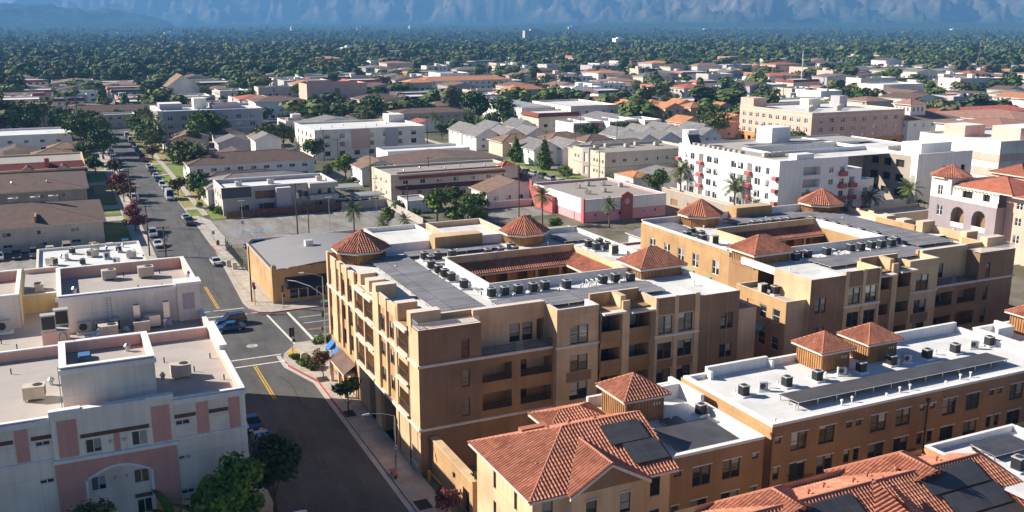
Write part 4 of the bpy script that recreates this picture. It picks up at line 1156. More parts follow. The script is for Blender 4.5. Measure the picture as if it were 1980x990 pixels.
# ------------------------------------------------------------------ pink and cream building in front on the street's west side
ra = thing('motel_building', 'cream and pink stucco building with stepped white parapets, across the street from the corner block', 'hotel', (-5, 95, 0))
YS = 81.3
b = MB(); wins = []
def hole(u0, u1, z0, z1, st='slider', d=.14): wins.append((u0, u1, z0, z1, st, d)); return (u0, u1, z0, z1, d)
hs = [hole(-4.25, -3.15, 11.95, 12.4), hole(-4.25, -3.15, 8.65, 9.1), hole(6.5, 7.7, 11.8, 12.3), hole(6.5, 7.6, 8.65, 9.05),
      hole(-.6, .65, 10.75, 12.0), hole(2.95, 4.2, 10.75, 12.05), hole(-9.6, -8.5, 11.9, 12.4), hole(-9.6, -8.5, 8.6, 9.1), hole(6.5, 7.6, 5.4, 5.9), hole(-4.2, -3.2, 5.4, 5.9)]
b.wall('S', YS, -30, -3.0, 0, 14.1, 'cream', [h for h in hs if h[1] < -3]); b.wall('S', YS, 6.45, 12.4, 0, 14.1, 'cream', [h for h in hs if h[0] > 6.4])
b.wall('S', YS - .25, -3.0, 6.45, 10.35, 14.55, 'cream', [h for h in hs if -3 < h[0] < 6])
b.box(-3.0, -2.99, YS - .25, YS, 10.35, 14.5, 'cream'); b.box(6.44, 6.45, YS - .25, YS, 10.35, 14.5, 'cream')
# pink centre with the arched bay
arc = [(-.7 + 4.9 * t, 8.35 + .85 * sin(pi * t)) for t in [i / 12 for i in range(13)]]
P = wallpt('S', YS - .2)
b.face([P(-3, 0, 0), P(-.7, 0, 0), P(-.7, 10.3, 0), P(-3, 10.3, 0)], 'pink'); b.face([P(4.2, 0, 0), P(6.45, 0, 0), P(6.45, 10.3, 0), P(4.2, 10.3, 0)], 'pink')
for (u0, z0), (u1, z1) in zip(arc[:-1], arc[1:]):
    b.face([P(u0, z0, 0), P(u1, z1, 0), P(u1, 10.3, 0), P(u0, 10.3, 0)], 'pink')
    b.face([P(u0, z0, 0), P(u0, z0, .6), P(u1, z1, .6), P(u1, z1, 0)], 'cream')
b.face([P(-.7, 0, 0), P(-.7, 0, .6), P(-.7, 8.35, .6), P(-.7, 8.35, 0)], 'cream'); b.face([P(4.2, 0, 0), P(4.2, 0, .6), P(4.2, 8.35, .6), P(4.2, 8.35, 0)], 'cream')
b.box(-3.0, -2.99, YS - .2, YS, 0, 10.3, 'pink'); b.box(6.44, 6.45, YS - .2, YS, 0, 10.3, 'pink')
ah = [hole(-.5, .7, 7.05, 8.35, 'slider', .1), hole(2.85, 4.1, 7.05, 8.35, 'slider', .1), hole(2.9, 4.15, 4.2, 5.6, 'slider', .1), hole(-.5, .7, 4.2, 5.6, 'slider', .1)]
b.wall('S', YS + .4, -.7, 4.2, 0, 9.3, 'cream', ah)
b.wall('E', 12.4, YS, 108, 0, 14.1, 'cream', [(y, y + 1.4, z, z + 1.3, .12) for y in (84, 88, 92, 96) for z in (4, 7.3, 10.8)])
b.wall('W', -30, YS, 101, 0, 14.1, 'cream'); b.wall('N', 101, -30, -2, 0, 14.1, 'cream')
b.wall('W', -1.9, 83.0, 90.4, 13.2, 17.6, 'cream'); b.wall('S', 83.0, -1.9, 5.4, 13.2, 17.6, 'cream'); b.wall('E', 5.4, 83, 90.4, 13.2, 17.6, 'cream'); b.wall('N', 90.4, -1.9, 5.4, 13.2, 17.6, 'cream')
# rear blocks
b.wall('S', 107.9, -1.9, 10.0, 13.2, 17.2, 'cream'); b.box(9.95, 12.35, 107.5, 109.4, 13.0, 17.4, 'cream'); b.wall('E', 12.25, 109, 121.3, 0, 17.2, 'cream'); b.wall('W', -1.9, 107.9, 121.3, 0, 17.2, 'cream'); b.wall('N', 121.3, -1.9, 12.25, 0, 17.2, 'cream')
b.wall('S', 117.7, -5.6, -1.9, 13.2, 15.4, 'yellow'); b.wall('E', -5.6, 112, 124, 13.2, 17.2, 'yellow'); b.wall('N', 131, -5.6, -1.9, 0, 15.4, 'cream'); b.wall('S', 112.1, -30, -5.6, 13.2, 17, 'cream'); b.wall('N', 124.2, -30, -5.6, 0, 17, 'cream')
b.wall('E', -1.9, 121.3, 131, 0, 15.4, 'cream')
b.box(-3.6, -1.1, 103.4, 106.4, 13.2, 15.0, 'salmon', 'concrete')
b.build('wall', ra)
for u0, u1, z0, z1, st, d in wins:
    pos = YS - .25 if (-3 < u0 < 6 and z0 > 10.3) else (YS + .4 if (-3 < u0 < 6) else YS)
    window(ra, 'S', pos, u0, u1, z0, z1, st, 'whiteframe', d)
b = MB()
b.sheet([(-29.9, 81.5), (12.3, 81.5), (12.3, 108), (-29.9, 108)], 13.3, 'deck').sheet([(-1.8, 83.1), (5.3, 83.1), (5.3, 90.3), (-1.8, 90.3)], 16.75, 'deck')
b.sheet([(-29.9, 108), (-1.9, 108), (-1.9, 117.7), (-29.9, 117.7)], 13.3, 'deck').sheet([(-1.8, 108), (12.2, 108), (12.2, 121.2), (-1.8, 121.2)], 16.2, 'deck').sheet([(-5.55, 117.7), (-1.9, 117.7), (-1.9, 130.9), (-5.55, 130.9)], 14.9, 'deck').sheet([(-29.9, 112.2), (-5.6, 112.2), (-5.6, 124.1), (-29.9, 124.1)], 15.9, 'deck')
b.build('flat_roof', ra)
b = MB()
parapet(b, -30, 12.4, YS + .01, 101, 13.3, 14.25, .3, 'salmon', 'whitepar', 'SNE')
b.box(-3.0, 6.45, YS - .3, YS + .45, 14.5, 14.72, 'whitepar', bottom=True)
for x0, x1 in ((-3.05, -.7), (4.3, 6.5)): b.box(x0, x1, YS - .36, YS + .3, 14.45, 14.86, 'whitepar', bottom=True)
b.box(12.02, 12.5, 101.0, 108.2, 13.2, 14.3, 'salmon', 'whitepar'); b.box(12.0, 12.75, 92.5, 101.1, 14.25, 14.8, 'whitepar')
parapet(b, -1.9, 5.4, 83.0, 90.4, 16.8, 17.7, .45, 'salmon', 'whitepar')
parapet(b, -1.9, 12.25, 107.9, 121.3, 16.2, 17.35, .35, 'salmon', 'whitepar')
b.box(9.8, 12.55, 107.35, 109.6, 17.3, 17.62, 'whitepar', bottom=True)
parapet(b, -5.6, -1.9, 117.7, 131, 14.9, 15.4, .25, 'salmon', 'whitepar', 'SN')
parapet(b, -30, -5.6, 112.1, 124.2, 15.9, 17.0, .4, 'salmon', 'whitepar')
b.build('parapet', ra)
b = MB()
for x0, x1 in ((-30, -3.0), (6.45, 12.5)):
    b.box(x0, x1, YS - .12, YS - .01, 10.55, 10.75, 'whitepar', bottom=True); b.box(x0, x1, YS - .16, YS - .01, 13.75, 14.2, 'whitepar', bottom=True)
b.box(-3.1, 6.55, YS - .45, YS - .26, 10.3, 10.6, 'whitepar', bottom=True)
b.box(12.41, 12.55, YS, 101, 10.55, 10.75, 'whitepar', bottom=True); b.box(12.41, 12.55, YS - .1, 92.4, 13.8, 14.25, 'whitepar', bottom=True)
b.box(-2.1, 9.9, 107.7, 107.89, 16.9, 17.3, 'whitepar', bottom=True); b.box(-2.05, 5.55, 82.85, 82.99, 17.2, 17.6, 'whitepar', bottom=True)
for (u0, z0), (u1, z1) in zip(arc[:-1], arc[1:]):
    b.face([(u0, YS - .26, z0), (u1, YS - .26, z1), (u1, YS - .26, z1 + .22), (u0, YS - .26, z0 + .22)], 'whitepar')
    b.face([(u0, YS - .26, z0 + .22), (u1, YS - .26, z1 + .22), (u1, YS - .2, z1 + .22), (u0, YS - .2, z0 + .22)], 'whitepar')
b.box(-.9, -.7, YS - .26, YS - .205, 0, 8.4, 'whitepar'); b.box(4.2, 4.4, YS - .26, YS - .205, 0, 8.4, 'whitepar')
b.build('cornice', ra)
b = MB()
for y, xs, z0, z1 in ((YS - .3, [(-2.55, -2.1), (-2.05, -1.6), (-1.55, -1.1), (4.65, 5.1), (5.15, 5.6), (5.65, 6.1)], 10.75, 13.95), (YS - .05, [(-5.65, -5.2), (-5.15, -4.7), (8.3, 8.75), (8.8, 9.25), (11.0, 11.42), (11.47, 11.9), (-11.6, -11.15), (-11.1, -10.65)], 10.85, 13.6)):
    for x0, x1 in xs: b.box(x0, x1, y, y + .045, z0, z1, 'pink')
b.box(1.6, 2.05, YS - .3, YS - .255, 10.65, 12.25, 'pink')
build_each(b, 'pink_panel', ra)
b = MB()
for x0, x1, y, z in ((-.9, 4.4, YS - .32, 12.2), (-4.5, -3.0, YS - .07, 12.55), (-10, -5.8, YS - .07, 12.55), (6.45, 8.2, YS - .07, 12.5), (9.3, 10.9, YS - .07, 12.5), (2.8, 4.2, YS + .3, 5.75)): b.box(x0, x1, y, y + .06, z, z + .32, 'wood')
build_each(b, 'brown_band', ra)
for x, z, y in ((1.3, 11.5, YS - .25), (2.4, 11.5, YS - .25), (1.4, 7.9, YS + .4), (2.3, 7.9, YS + .4)):
    MB().box(x - .1, x + .1, y - .16, y, z - .08, z + .14, 'acgrey', bottom=True).build('wall_lamp', ra)
b = MB().box(10.5, 11.7, 107.43, 107.49, 14.6, 16.4, 'lav')
for i in range(12): b.box(10.55, 11.65, 107.40, 107.43, 14.65 + i * .145, 14.7 + i * .145, 'acgrey')
b.build('louvre', ra)
def ladder(root, side, pos, u, z0, z1, m, hoop=False, name='ladder'):
    b = MB(); P = wallpt(side, pos)
    for s in (-.22, .22): b.tube(P(u + s, z0, -.15), P(u + s, z1, -.15), .03, .03, m, 6)
    z = z0 + .3
    while z < z1: b.tube(P(u - .22, z, -.15), P(u + .22, z, -.15), .02, .02, m, 5); z += .32
    if hoop:
        pts = [P(u + .34 * cos(a), z1 + .75 * sin(a), -.15) for a in [i * pi / 10 for i in range(11)]]
        b.path(pts, .035, m)
        b.path([(p[0], p[1] + .6, p[2]) for p in pts], .035, m)
        b.tube(P(u - .34, z1 - 1.2, -.15), P(u - .34, z1, -.15), .035, .035, m); b.tube(P(u + .34, z1 - 1.2, -.15), P(u + .34, z1, -.15), .035, .035, m)
    return b.build(name, root)
ladder(ra, 'S', 107.9, 3.0, 13.3, 17.6, 'acgrey')
ladder(ra, 'N', 90.4 + .3, -1.5, 14.5, 17.7, 'teal', True)
ladder(ra, 'W', -1.9, 84, 13.4, 17.5, 'teal')
bits(ra, PIPE, [(x, y, 13.3) for x, y in ((-8.2, 97.5), (-6.3, 96.8), (11.5, 86.8), (9.3, 90.2), (11.2, 93.4), (-7.5, 107), (-6, 104.5), (7, 94), (0.4, 104.8), (-10, 99))], 'vent_pipe')
bits(ra, PIPE, [(x, y, 16.2) for x, y in ((5.2, 119), (6.3, 112), (8.8, 111.5), (2, 110.6), (9.2, 118.6))], 'vent_pipe')
bits(ra, TURB, [(6.4, 89.2, 13.3), (-2.9, 92.2, 13.3), (3.6, 88.4, 16.75), (11.5, 110.2, 17.5), (-.2, 109.6, 17.2)], 'turbine_vent')
b = MB().box(-.5, .6, 87, 88.4, 16.75, 17.15, 'teal').box(-.4, .5, 87.1, 88.3, 17.15, 17.25, 'bluewall'); b.build('roof_hatch', ra)
place(PACKAGE, 8.0, 89.3, 13.3, 'beige package unit on the roof east of the raised cream stair block', None, R(4))
place(PACKAGE, -4.2, 89.0, 13.3, 'beige package unit on the roof west of the raised cream stair block', None, R(-5))
place(PACKAGE, 2.6, 104.6, 13.3, 'beige package unit joined to a white duct, behind the raised stair block', None, R(0), 1.1)
place(PACKAGE, 5.9, 105.3, 13.3, 'beige package unit standing east of the ducted one', None, R(180), .95)
place(PACKAGE, 3.6, 118.3, 16.2, 'western beige package unit on the rear roof with pink parapet walls', None, R(3), .9)
place(PACKAGE, 7.6, 117.6, 16.2, 'eastern beige package unit on the rear roof with pink parapet walls', None, R(0), 1.0)
place(PACKAGE, -3.9, 121.2, 14.9, 'beige unit on the narrow roof beside the rear block', None, R(90), .75)
place(TALLCOND, -2.9, 104.0, 15.0, 'tall grilled condenser at the front of the pink plinth', None, 0, .95)
place(TALLCOND, -1.7, 105.6, 15.0, 'tall grilled condenser at the back of the pink plinth', None, 0, .95)
place(SPLIT, .4, 107.2, 13.3, 'small white split unit against the cream rear wall near the ladder', None, 0, 1.4)
place(SPLIT, -7.4, 110.9, 13.3, 'small white split unit against the wall left of the yellow return', None, 0, 1.5)
def duct(name, label, cat, pts, r, m, x=0):
    b = MB().path(pts, r, m, 10); o = b.build(name, None, at=pts[0]); tag(o, label, cat); return o
duct('roof_duct', 'pale bent duct leading into the side of the ducted package unit', 'duct', [(.2, 103.4, 13.6), (1.2, 103.8, 13.9), (1.8, 104.4, 14.2)], .32, 'aluminium')
for x, lab in ((5.6, 'western'), (8.6, 'eastern')):
    t = thing('exhaust_fan', f'{lab} galvanised kitchen exhaust stack against the cream rear wall', 'exhaust fan', (x, 106.3, 13.3))
    MB().box(x - .45, x + .45, 105.9, 106.7, 13.3, 14.2, 'galv').build('fan_housing', t)
    MB().box(x - .32, x + .32, 106.2, 106.8, 14.2, 16.0, 'galv').box(x - .26, x + .26, 106.26, 106.74, 16.0, 16.02, 'iron').build('stack', t)
    MB().tube((x, 105.6, 13.5), (x + .2, 106, 14.0), .28, .34, 'galv', 10).build('elbow', t)
t = thing('exhaust_fan', 'low galvanised scrubber box between the two exhaust stacks', 'exhaust fan', (7.1, 106.4, 13.3))
MB().box(6.3, 7.9, 106, 107, 13.5, 14.7, 'galv').build('fan_housing', t)
MB().box(6.4, 6.5, 106, 107, 13.3, 13.5, 'iron').box(7.7, 7.8, 106, 107, 13.3, 13.5, 'iron').build('skid', t)
duct('roof_duct', 'grey coiled flexible duct lying beside the eastern package unit', 'duct', [(4.5, 105.2, 13.5), (4.7, 105.5, 13.7), (4.4, 105.8, 13.8), (4.2, 105.5, 13.6)], .2, 'aluminium')
place(TALLCOND, 3.4, 106.9, 13.3, 'narrow white cabinet unit nearest the ladder foot', None, 0, .7)
place(TALLCOND, 1.9, 106.9, 13.3, 'narrow white cabinet unit left of the ladder foot', None, 0, .65)

# ------------------------------------------------------------------ long ochre building with the white roof
rdl = thing('apartment_building', 'long ochre three-storey building with flat white roof and two small tile towers', 'apartment building', (75, 70, 0))
b = MB(); DX0, DX1, DY0, DY1 = 55.6, 95.0, 63.1, 77.3
pairs, smalls = [], []
for k in range(3):
    o = 19.3 * k
    pairs += [(57.9 + o, 59.75 + o), (61.2 + o, 63.1 + o), (67.6 + o, 69.6 + o), (70.9 + o, 72.75 + o)]; smalls += [(64.5 + o, 65.2 + o), (65.7 + o, 66.4 + o), (74.0 + o, 74.7 + o), (75.4 + o, 76.1 + o)]
pairs = [p for p in pairs if p[1] < DX1]; smalls = [s for s in smalls if s[1] < DX1] + [(56.0, 56.7)]
HD = []
for u0, u1 in pairs:
    HD += [(u0, u1, 6.95, 8.75, 'double'), (u0, u1, 3.9, 5.75, 'double' if u0 not in (57.9, 70.9, 77.2, 90.2) else 'slider'), (u0, u1, .9, 2.7, 'double')]
for u0, u1 in smalls: HD += [(u0, u1, 8.05, 8.65, 'plain'), (u0, u1, 4.45, 5.75, 'single')]
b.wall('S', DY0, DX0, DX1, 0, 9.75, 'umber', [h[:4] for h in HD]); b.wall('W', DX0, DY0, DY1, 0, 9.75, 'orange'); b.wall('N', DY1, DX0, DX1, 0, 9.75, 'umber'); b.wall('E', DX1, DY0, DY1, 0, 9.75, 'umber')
b.build('wall', rdl)
for u0, u1, z0, z1, st in HD:
    w_ = window(rdl, 'S', DY0, u0, u1, z0, z1, st, 'bronze')
b = MB()
for u0, u1, z0, z1, st in HD: b.box(u0 - .12, u1 + .12, DY0 - .1, DY0 - .005, z1 + .01, z1 + .12, 'trim', bottom=True)
build_each(b, 'window_lintel', rdl)
MB().sheet([(DX0 + .1, DY0 + .1), (DX1 - .1, DY0 + .1), (DX1 - .1, DY1 - .1), (DX0 + .1, DY1 - .1)], 9.35, 'whitedeck').build('flat_roof', rdl)
b = MB()
parapet(b, DX0, DX1, DY0, DY1, 9.3, 9.95, .35, 'whitepar', 'whitepar', 'SWE')
for x0, x1, zt in ((55.9, 58.6, 9.8), (58.6, 66.5, 10.45), (66.5, 72, 10.1), (81.4, 84.4, 10.0), (84.4, 94.9, 10.5)): b.box(x0, x1, DY1 - .4, DY1 + .02, 9.3, zt, 'whitepar')
for x in (58.6, 66.5, 84.4): b.box(x - .15, x + .15, DY1 - 1.2, DY1 - .4, 9.3, 10.2, 'whitepar')
b.build('parapet', rdl)
for x in (55.52, 74.95, 94.2): MB().tube((x, DY0 - .12, 0), (x, DY0 - .12, 9.1), .07, .07, 'bronze', 6).box(x - .14, x + .14, DY0 - .28, DY0 - .01, 9.0, 9.3, 'bronze', bottom=True).build('drain_pipe', rdl)
for x in (57.6, 70.6, 76.9, 89.9):
    r = MB(); r.box(x, x + 2.5, DY0 - .8, DY0 - .01, 3.55, 3.75, 'umber', bottom=True)
    for i in range(20): r.box(x + i * .13, x + i * .13 + .025, DY0 - .8, DY0 - .775, 3.75, 4.65, 'iron')
    r.box(x, x + 2.5, DY0 - .82, DY0 - .76, 4.65, 4.7, 'iron'); r.box(x, x + .03, DY0 - .8, DY0, 4.65, 4.7, 'iron')
    r.build('balcony', rdl)
def tiletower(root, x0, x1, y0, y1, z0, z1, h, name='roof_tower'):
    b = MB(); b.box(x0, x1, y0, y1, z0, z1, 'woodsiding')
    n = int((x1 - x0) / .34); k = int((y1 - y0) / .34)
    for i in range(n + 1): t = x0 + (x1 - x0 - .1) * i / n; b.box(t, t + .1, y0 - .07, y0 - .005, z0, z1 - .1, 'woodsiding')
    for i in range(k + 1): t = y0 + (y1 - y0 - .1) * i / k; b.box(x0 - .07, x0 - .005, t, t + .1, z0, z1 - .1, 'woodsiding')
    for i in range(3): b.box(x1 - 1.2 + i * .3, x1 - 1.05 + i * .3, y0 - .1, y0 - .075, z1 - .9, z1 - .6, 'trim')
    tw = b.build(name, root)
    b = MB(); hip(b, x0, x1, y0, y1, z1 + .12, h, 'tile', .5, True, fascia=.2); b.build('tower_roof', tw)
tiletower(rdl, 70.3, 74.1, 72.9, 76.7, 9.3, 11.5, 1.5); tiletower(rdl, 76.9, 81.0, 73.0, 76.8, 9.3, 11.5, 1.5)
bits(rdl, VENT, [(x, y, 9.35) for x, y in ((65.8, 65.2), (67.3, 65.4), (73.5, 65.3), (75, 65.4), (82, 65.3), (83.5, 65.3), (60.9, 66.2), (71, 64.6), (79, 64.5), (62.5, 71.8), (69.8, 71.7), (79.6, 72.2), (86, 72), (92.8, 72), (57, 64.4))], 'roof_vent')
t = solar_array('solar_array', 'long dark solar array on the white roof of the ochre three-storey building', 61.2, 90.2, 66.1, 68.9, 9.35, -.06, .75)
row(CONDENSER, [(58.8, 71.2), (64.3, 71.3), (68.3, 71.3), (74.3, 71.3), (78.8, 71.5), (84.0, 71.4), (88.3, 71.4), (94.0, 71.6)], 9.35, 'dark condenser from the west on the white roof behind the long array', 'condensers on the long white roof')
row(SPLIT, [(61.4, 71.4), (71.7, 71.4), (81.0, 71.4), (91.5, 71.6)], 9.35, 'small white split unit from the west on the white roof behind the long array', 'split units on the long white roof', rz=R(-20))
# its neighbour's end, at the right edge
rn = thing('apartment_building', 'ochre building end with tile tower at the right edge, east of the long white roof', 'apartment building', (110, 70, 0))
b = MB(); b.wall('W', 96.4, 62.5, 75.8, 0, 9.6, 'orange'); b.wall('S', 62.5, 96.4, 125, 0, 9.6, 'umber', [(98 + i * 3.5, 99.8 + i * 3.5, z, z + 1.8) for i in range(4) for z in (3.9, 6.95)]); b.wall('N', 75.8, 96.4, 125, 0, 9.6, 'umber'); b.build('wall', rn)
for i in range(4):
    for z in (3.9, 6.95): window(rn, 'S', 62.5, 98 + i * 3.5, 99.8 + i * 3.5, z, z + 1.8)
MB().sheet([(96.5, 62.6), (125, 62.6), (125, 75.7), (96.5, 75.7)], 9.2, 'whitedeck').build('flat_roof', rn)
b = MB(); parapet(b, 96.4, 125, 62.5, 75.8, 9.2, 9.9, .35, 'whitepar', 'whitepar', 'SWN'); b.box(96.9, 99.6, 72.8, 73.2, 9.2, 10.6, 'whitepar'); b.box(99.4, 99.8, 73.25, 75.4, 9.2, 10.6, 'whitepar'); b.build('parapet', rn)
tiletower(rn, 101.4, 105.4, 70.8, 74.8, 9.2, 11.5, 1.5)

# ------------------------------------------------------------------ tile-roofed house block in front
re = thing('apartment_building', 'tan house block with hipped red tile roof and white rear roof, beside the gate wall', 'apartment building', (42, 70, 0))
b = MB(); HE = []
def eh(u0, u1, z0, z1, st='single'): HE.append((u0, u1, z0, z1, st)); return (u0, u1, z0, z1)
b.wall('S', 62.4, 31.1, 34.2, 0, 8.5, 'tan', [eh(32.0, 32.95, 6.2, 8.0), eh(32.0, 32.95, 3.2, 5.0)])
b.wall('S', 61.5, 34.2, 41.0, 0, 8.5, 'tan', [eh(35.5, 36.5, 5.9, 7.7), eh(38.7, 39.7, 5.9, 7.75), eh(35.5, 36.5, 2.9, 4.7), eh(38.7, 39.7, 2.9, 4.7)])
b.face([(34.2, 61.5, 8.5), (41.0, 61.5, 8.5), (37.6, 61.5, 10.3)], 'brownst')
b.wall('W', 34.2, 61.5, 62.4, 0, 8.5, 'tan'); b.wall('E', 41.0, 61.5, 62.4, 0, 8.5, 'tan')
b.wall('S', 62.4, 41.0, 44.2, 0, 8.5, 'tan', [eh(42.2, 43.2, 6.2, 8.0), eh(42.2, 43.2, 3.2, 5.0)])
hw = [(69.4, 70.0, 6.0, 7.8), (65.2, 65.8, 6.0, 7.8), (69.4, 70.0, 3.0, 4.8), (65.2, 65.8, 3.0, 4.8)]
b.wall('W', 31.1, 62.4, 73.6, 0, 8.5, 'tan', hw); b.wall('N', 73.6, 31.1, 44.2, 0, 8.5, 'tan')
flatw = [eh(44.9, 45.7, 7.2, 7.7, 'plain'), eh(46.9, 48.8, 5.85, 7.7, 'double'), eh(50.1, 52.0, 5.85, 7.7, 'double'), eh(53.35, 54.0, 7.2, 7.75, 'plain'), eh(46.8, 48.5, 2.7, 4.55, 'slider'), eh(50.1, 52.0, 2.7, 4.55, 'double'), eh(44.8, 45.5, 3.2, 4.5, 'single'), eh(53.3, 54.0, 3.2, 4.5, 'single')]
b.wall('S', 62.9, 44.2, 54.6, 0, 8.9, 'umber', flatw); b.wall('E', 54.6, 62.9, 77.6, 0, 8.9, 'umber'); b.wall('N', 77.6, 44.2, 54.6, 0, 8.9, 'tan'); b.wall('W', 44.5, 73, 77.6, 0, 8.9, 'tan')
b.build('wall', re)
for u0, u1, z0, z1, st in HE: window(re, 'S', 62.9 if u0 > 44.4 else (61.5 if 34.2 < u0 < 41 else 62.4), u0, u1, z0, z1, st)
for h in hw: window(re, 'W', 31.1, *h, 'single')
b = MB()
for u0, u1, z0, z1, st in HE:
    y = 62.9 if u0 > 44.4 else (61.5 if 34.2 < u0 < 41 else 62.4); b.box(u0 - .12, u1 + .12, y - .1, y - .005, z1 + .01, z1 + .12, 'trim', bottom=True)
build_each(b, 'window_lintel', re)
b = MB()
x0, x1, y0, y1, ze, zr = 30.5, 44.6, 61.7, 74.2, 8.6, 11.4
ym = (y0 + y1) / 2; rx = x0 + 6.2
A, B, C_, D = (x0, y0, ze), (x1, y0, ze), (x1, y1, ze), (x0, y1, ze); E, F_ = (rx, ym, zr), (x1, ym, zr)
roofface(b, [A, B, F_, E], 'tile', True); roofface(b, [C_, D, E, F_], 'tile', True); roofface(b, [D, A, E], 'tile', True)
b.face([B, C_, F_], 'tan')
for p, q in ((A, E), (D, E), (E, F_)): ridgecap(b, p, q, 'tile', .14)
b.box(x0, x1, y0, y1, ze - .25, ze - .01, 'trim', bottom=True)
# front gable over the south wing
k = (zr - ze) / (ym - y0)
gx0, gx1, gy, gm, gz = 33.8, 41.4, 61.0, 37.6, 10.75
yr = y0 + (gz - ze) / k
roofface(b, [(gx1, gy, ze), (gx1, y0 + .05, ze), (gm, yr, gz + .05), (gm, gy, gz + .05)], 'tile', True)
roofface(b, [(gx0, y0 + .05, ze), (gx0, gy, ze), (gm, gy, gz + .05), (gm, yr, gz + .05)], 'tile', True)
ridgecap(b, (gm, gy, gz + .05), (gm, yr, gz + .05), 'tile', .14)
for xx in (gx0, gx1): b.face([(xx, gy, ze - .3), (gm, gy, gz - .28), (gm, gy, gz + .02), (xx, gy, ze)], 'trim'); b.face([(xx, gy + .35, ze - .3), (gm, gy + .35, gz - .28), (gm, gy, gz - .28), (xx, gy, ze - .3)], 'trim')
# rear cross wing
b2 = hip(b, 38.4, 44.4, 73.3, 77.2, 8.75, .8, 'tile', .3, True)
b.box(34.2, 36.8, 70.8, 71.5, 9.6, 10.45, 'tile')
b.build('tile_roof', re)
bits(re, TILEVENT, [(33.4, 67.6, 9.7), (36.0, 69.5, 10.6), (40.5, 69, 10.9), (33.0, 65.5, 9.5), (38.0, 69.2, 10.9)], 'roof_vent')
MB().sheet([(44.65, 63.0), (54.5, 63.0), (54.5, 77.5), (44.65, 77.5)], 8.45, 'whitedeck').build('flat_roof', re)
b = MB(); parapet(b, 44.55, 54.6, 62.9, 77.6, 8.4, 9.1, .35, 'whitepar', 'whitepar', 'SE')
b.box(44.56, 54.5, 77.22, 77.58, 8.4, 9.4, 'whitepar'); b.box(51.5, 54.1, 75.5, 75.9, 8.4, 9.9, 'whitepar'); b.box(54.2, 54.63, 72, 77.6, 8.4, 9.9, 'whitepar')
b.build('parapet', re)
tiletower(re, 45.4, 49.6, 71.6, 75.9, 8.4, 10.9, 1.6)
bits(re, VENT, [(49.8, 70.6, 8.45), (46.1, 69.6, 8.45), (50.6, 72.6, 8.45), (53.2, 69.3, 8.45)], 'roof_vent')
def panel_on_slope(name, label, x0, x1, v0, v1, fx):
    """panels lying on a pitched roof; fx maps (x, metres up the slope) to the roof surface"""
    b = MB(); o = Vector(fx(x0, v0)); off = Vector((0, -.12, .24))
    c = [Vector(fx(*p)) + off for p in ((x0, v0), (x1, v0), (x1, v1), (x0, v1))]
    b.face(c, 'solar', [(x0, v0), (x1, v0), (x1, v1), (x0, v1)])
    for i in range(4): b.face([c[i] - Vector((0, 0, .08)), c[(i + 1) % 4] - Vector((0, 0, .08)), c[(i + 1) % 4], c[i]], 'iron')
    for x in (x0 + .3, (x0 + x1) / 2, x1 - .3):
        for v in (v0 + .25, v1 - .25):
            p = Vector(fx(x, v)) + off; b.box(p.x - .03, p.x + .03, p.y - .03, p.y + .03, p.z - .3, p.z - .05, 'galv')
    return tag(b.build(name, None, at=tuple(o)), label, 'solar panels')
fE = lambda x, v: (x, y0 + v * cos(math.atan(k)), ze + v * sin(math.atan(k)))
panel_on_slope('solar_array', 'upper solar panel group on the hipped tile roof by the gate wall', 39.9, 43.7, 3.7, 6.0, fE)
panel_on_slope('solar_array', 'lower solar panel group on the hipped tile roof by the gate wall', 40.9, 44.3, 1.3, 3.6, fE)
solar_array('solar_array', 'dark solar array on the flat white roof behind the hipped tile roof', 46.6, 52.8, 64.1, 69.0, 8.45, .03, .35)
solar_array('solar_array', 'small shaded solar panel beside the square tile tower, front block', 48.6, 50.8, 69.4, 71.0, 8.45, .0, .3)
place(CONDENSER, 53.4, 70.8, 8.45, 'dark condenser by the white parapet, behind the hipped tile roof', None, .1)

# ------------------------------------------------------------------ tile roof with solar panels, bottom right
rf = thing('apartment_building', 'building with long red tile roof and several solar groups, front right corner', 'apartment building', (60, 52, 0))
b = MB(); b.wall('N', 55.8, 40, 66.3, 0, 8.6, 'tan'); b.wall('W', 44, 44, 55.8, 0, 8.6, 'tan'); b.wall('S', 44, 44, 72, 0, 8.6, 'tan')
b.wall('W', 66.4, 52, 55.7, 0, 8.9, 'orange'); b.wall('N', 55.7, 66.4, 88, 0, 8.9, 'umber'); b.wall('E', 77.5, 44, 55.7, 0, 8.9, 'umber'); b.build('wall', rf)
b = MB(); z0 = 7.9; zr = 9.9; yr = 51.0
roofface(b, [(42, 44.0, 6.2), (71.5, 44.0, 6.2), (67.3, yr, zr), (42, yr, zr)], 'tile', True)
roofface(b, [(67.0, 55.9, z0), (42, 55.9, z0), (42, yr, zr), (67.3, yr, zr)], 'tile', True)
roofface(b, [(71.5, 44.0, 6.2), (72.2, 55.9, z0), (67.3, yr, zr)], 'tile', True)
ridgecap(b, (42, yr, zr), (67.3, yr, zr), 'tile', .2); ridgecap(b, (67.3, yr, zr), (71.5, 44, 6.2), 'tile', .16)
def projhip(xc, w, yn, h):
    """short hipped wing running north from the main ridge"""
    A, B, C_, D = (xc - w, yr, z0 + .3), (xc + w, yr, z0 + .3), (xc + w, yn, z0), (xc - w, yn, z0)
    E_, F2 = (xc, yr - 1.5, h), (xc, yn - w * .8, h)
    roofface(b, [D, A, E_, F2], 'tile', True); roofface(b, [B, C_, F2, E_], 'tile', True); roofface(b, [C_, D, F2], 'tile', True)
    for p, q in ((C_, F2), (D, F2), (E_, F2)): ridgecap(b, p, q, 'tile', .15)
projhip(47.2, 4.4, 56.6, 10.2); projhip(61.0, 4.6, 57.2, 10.25)
A_, B_ = (55.9, 44.5, 6.3), (51.8, 44.5, 6.3)
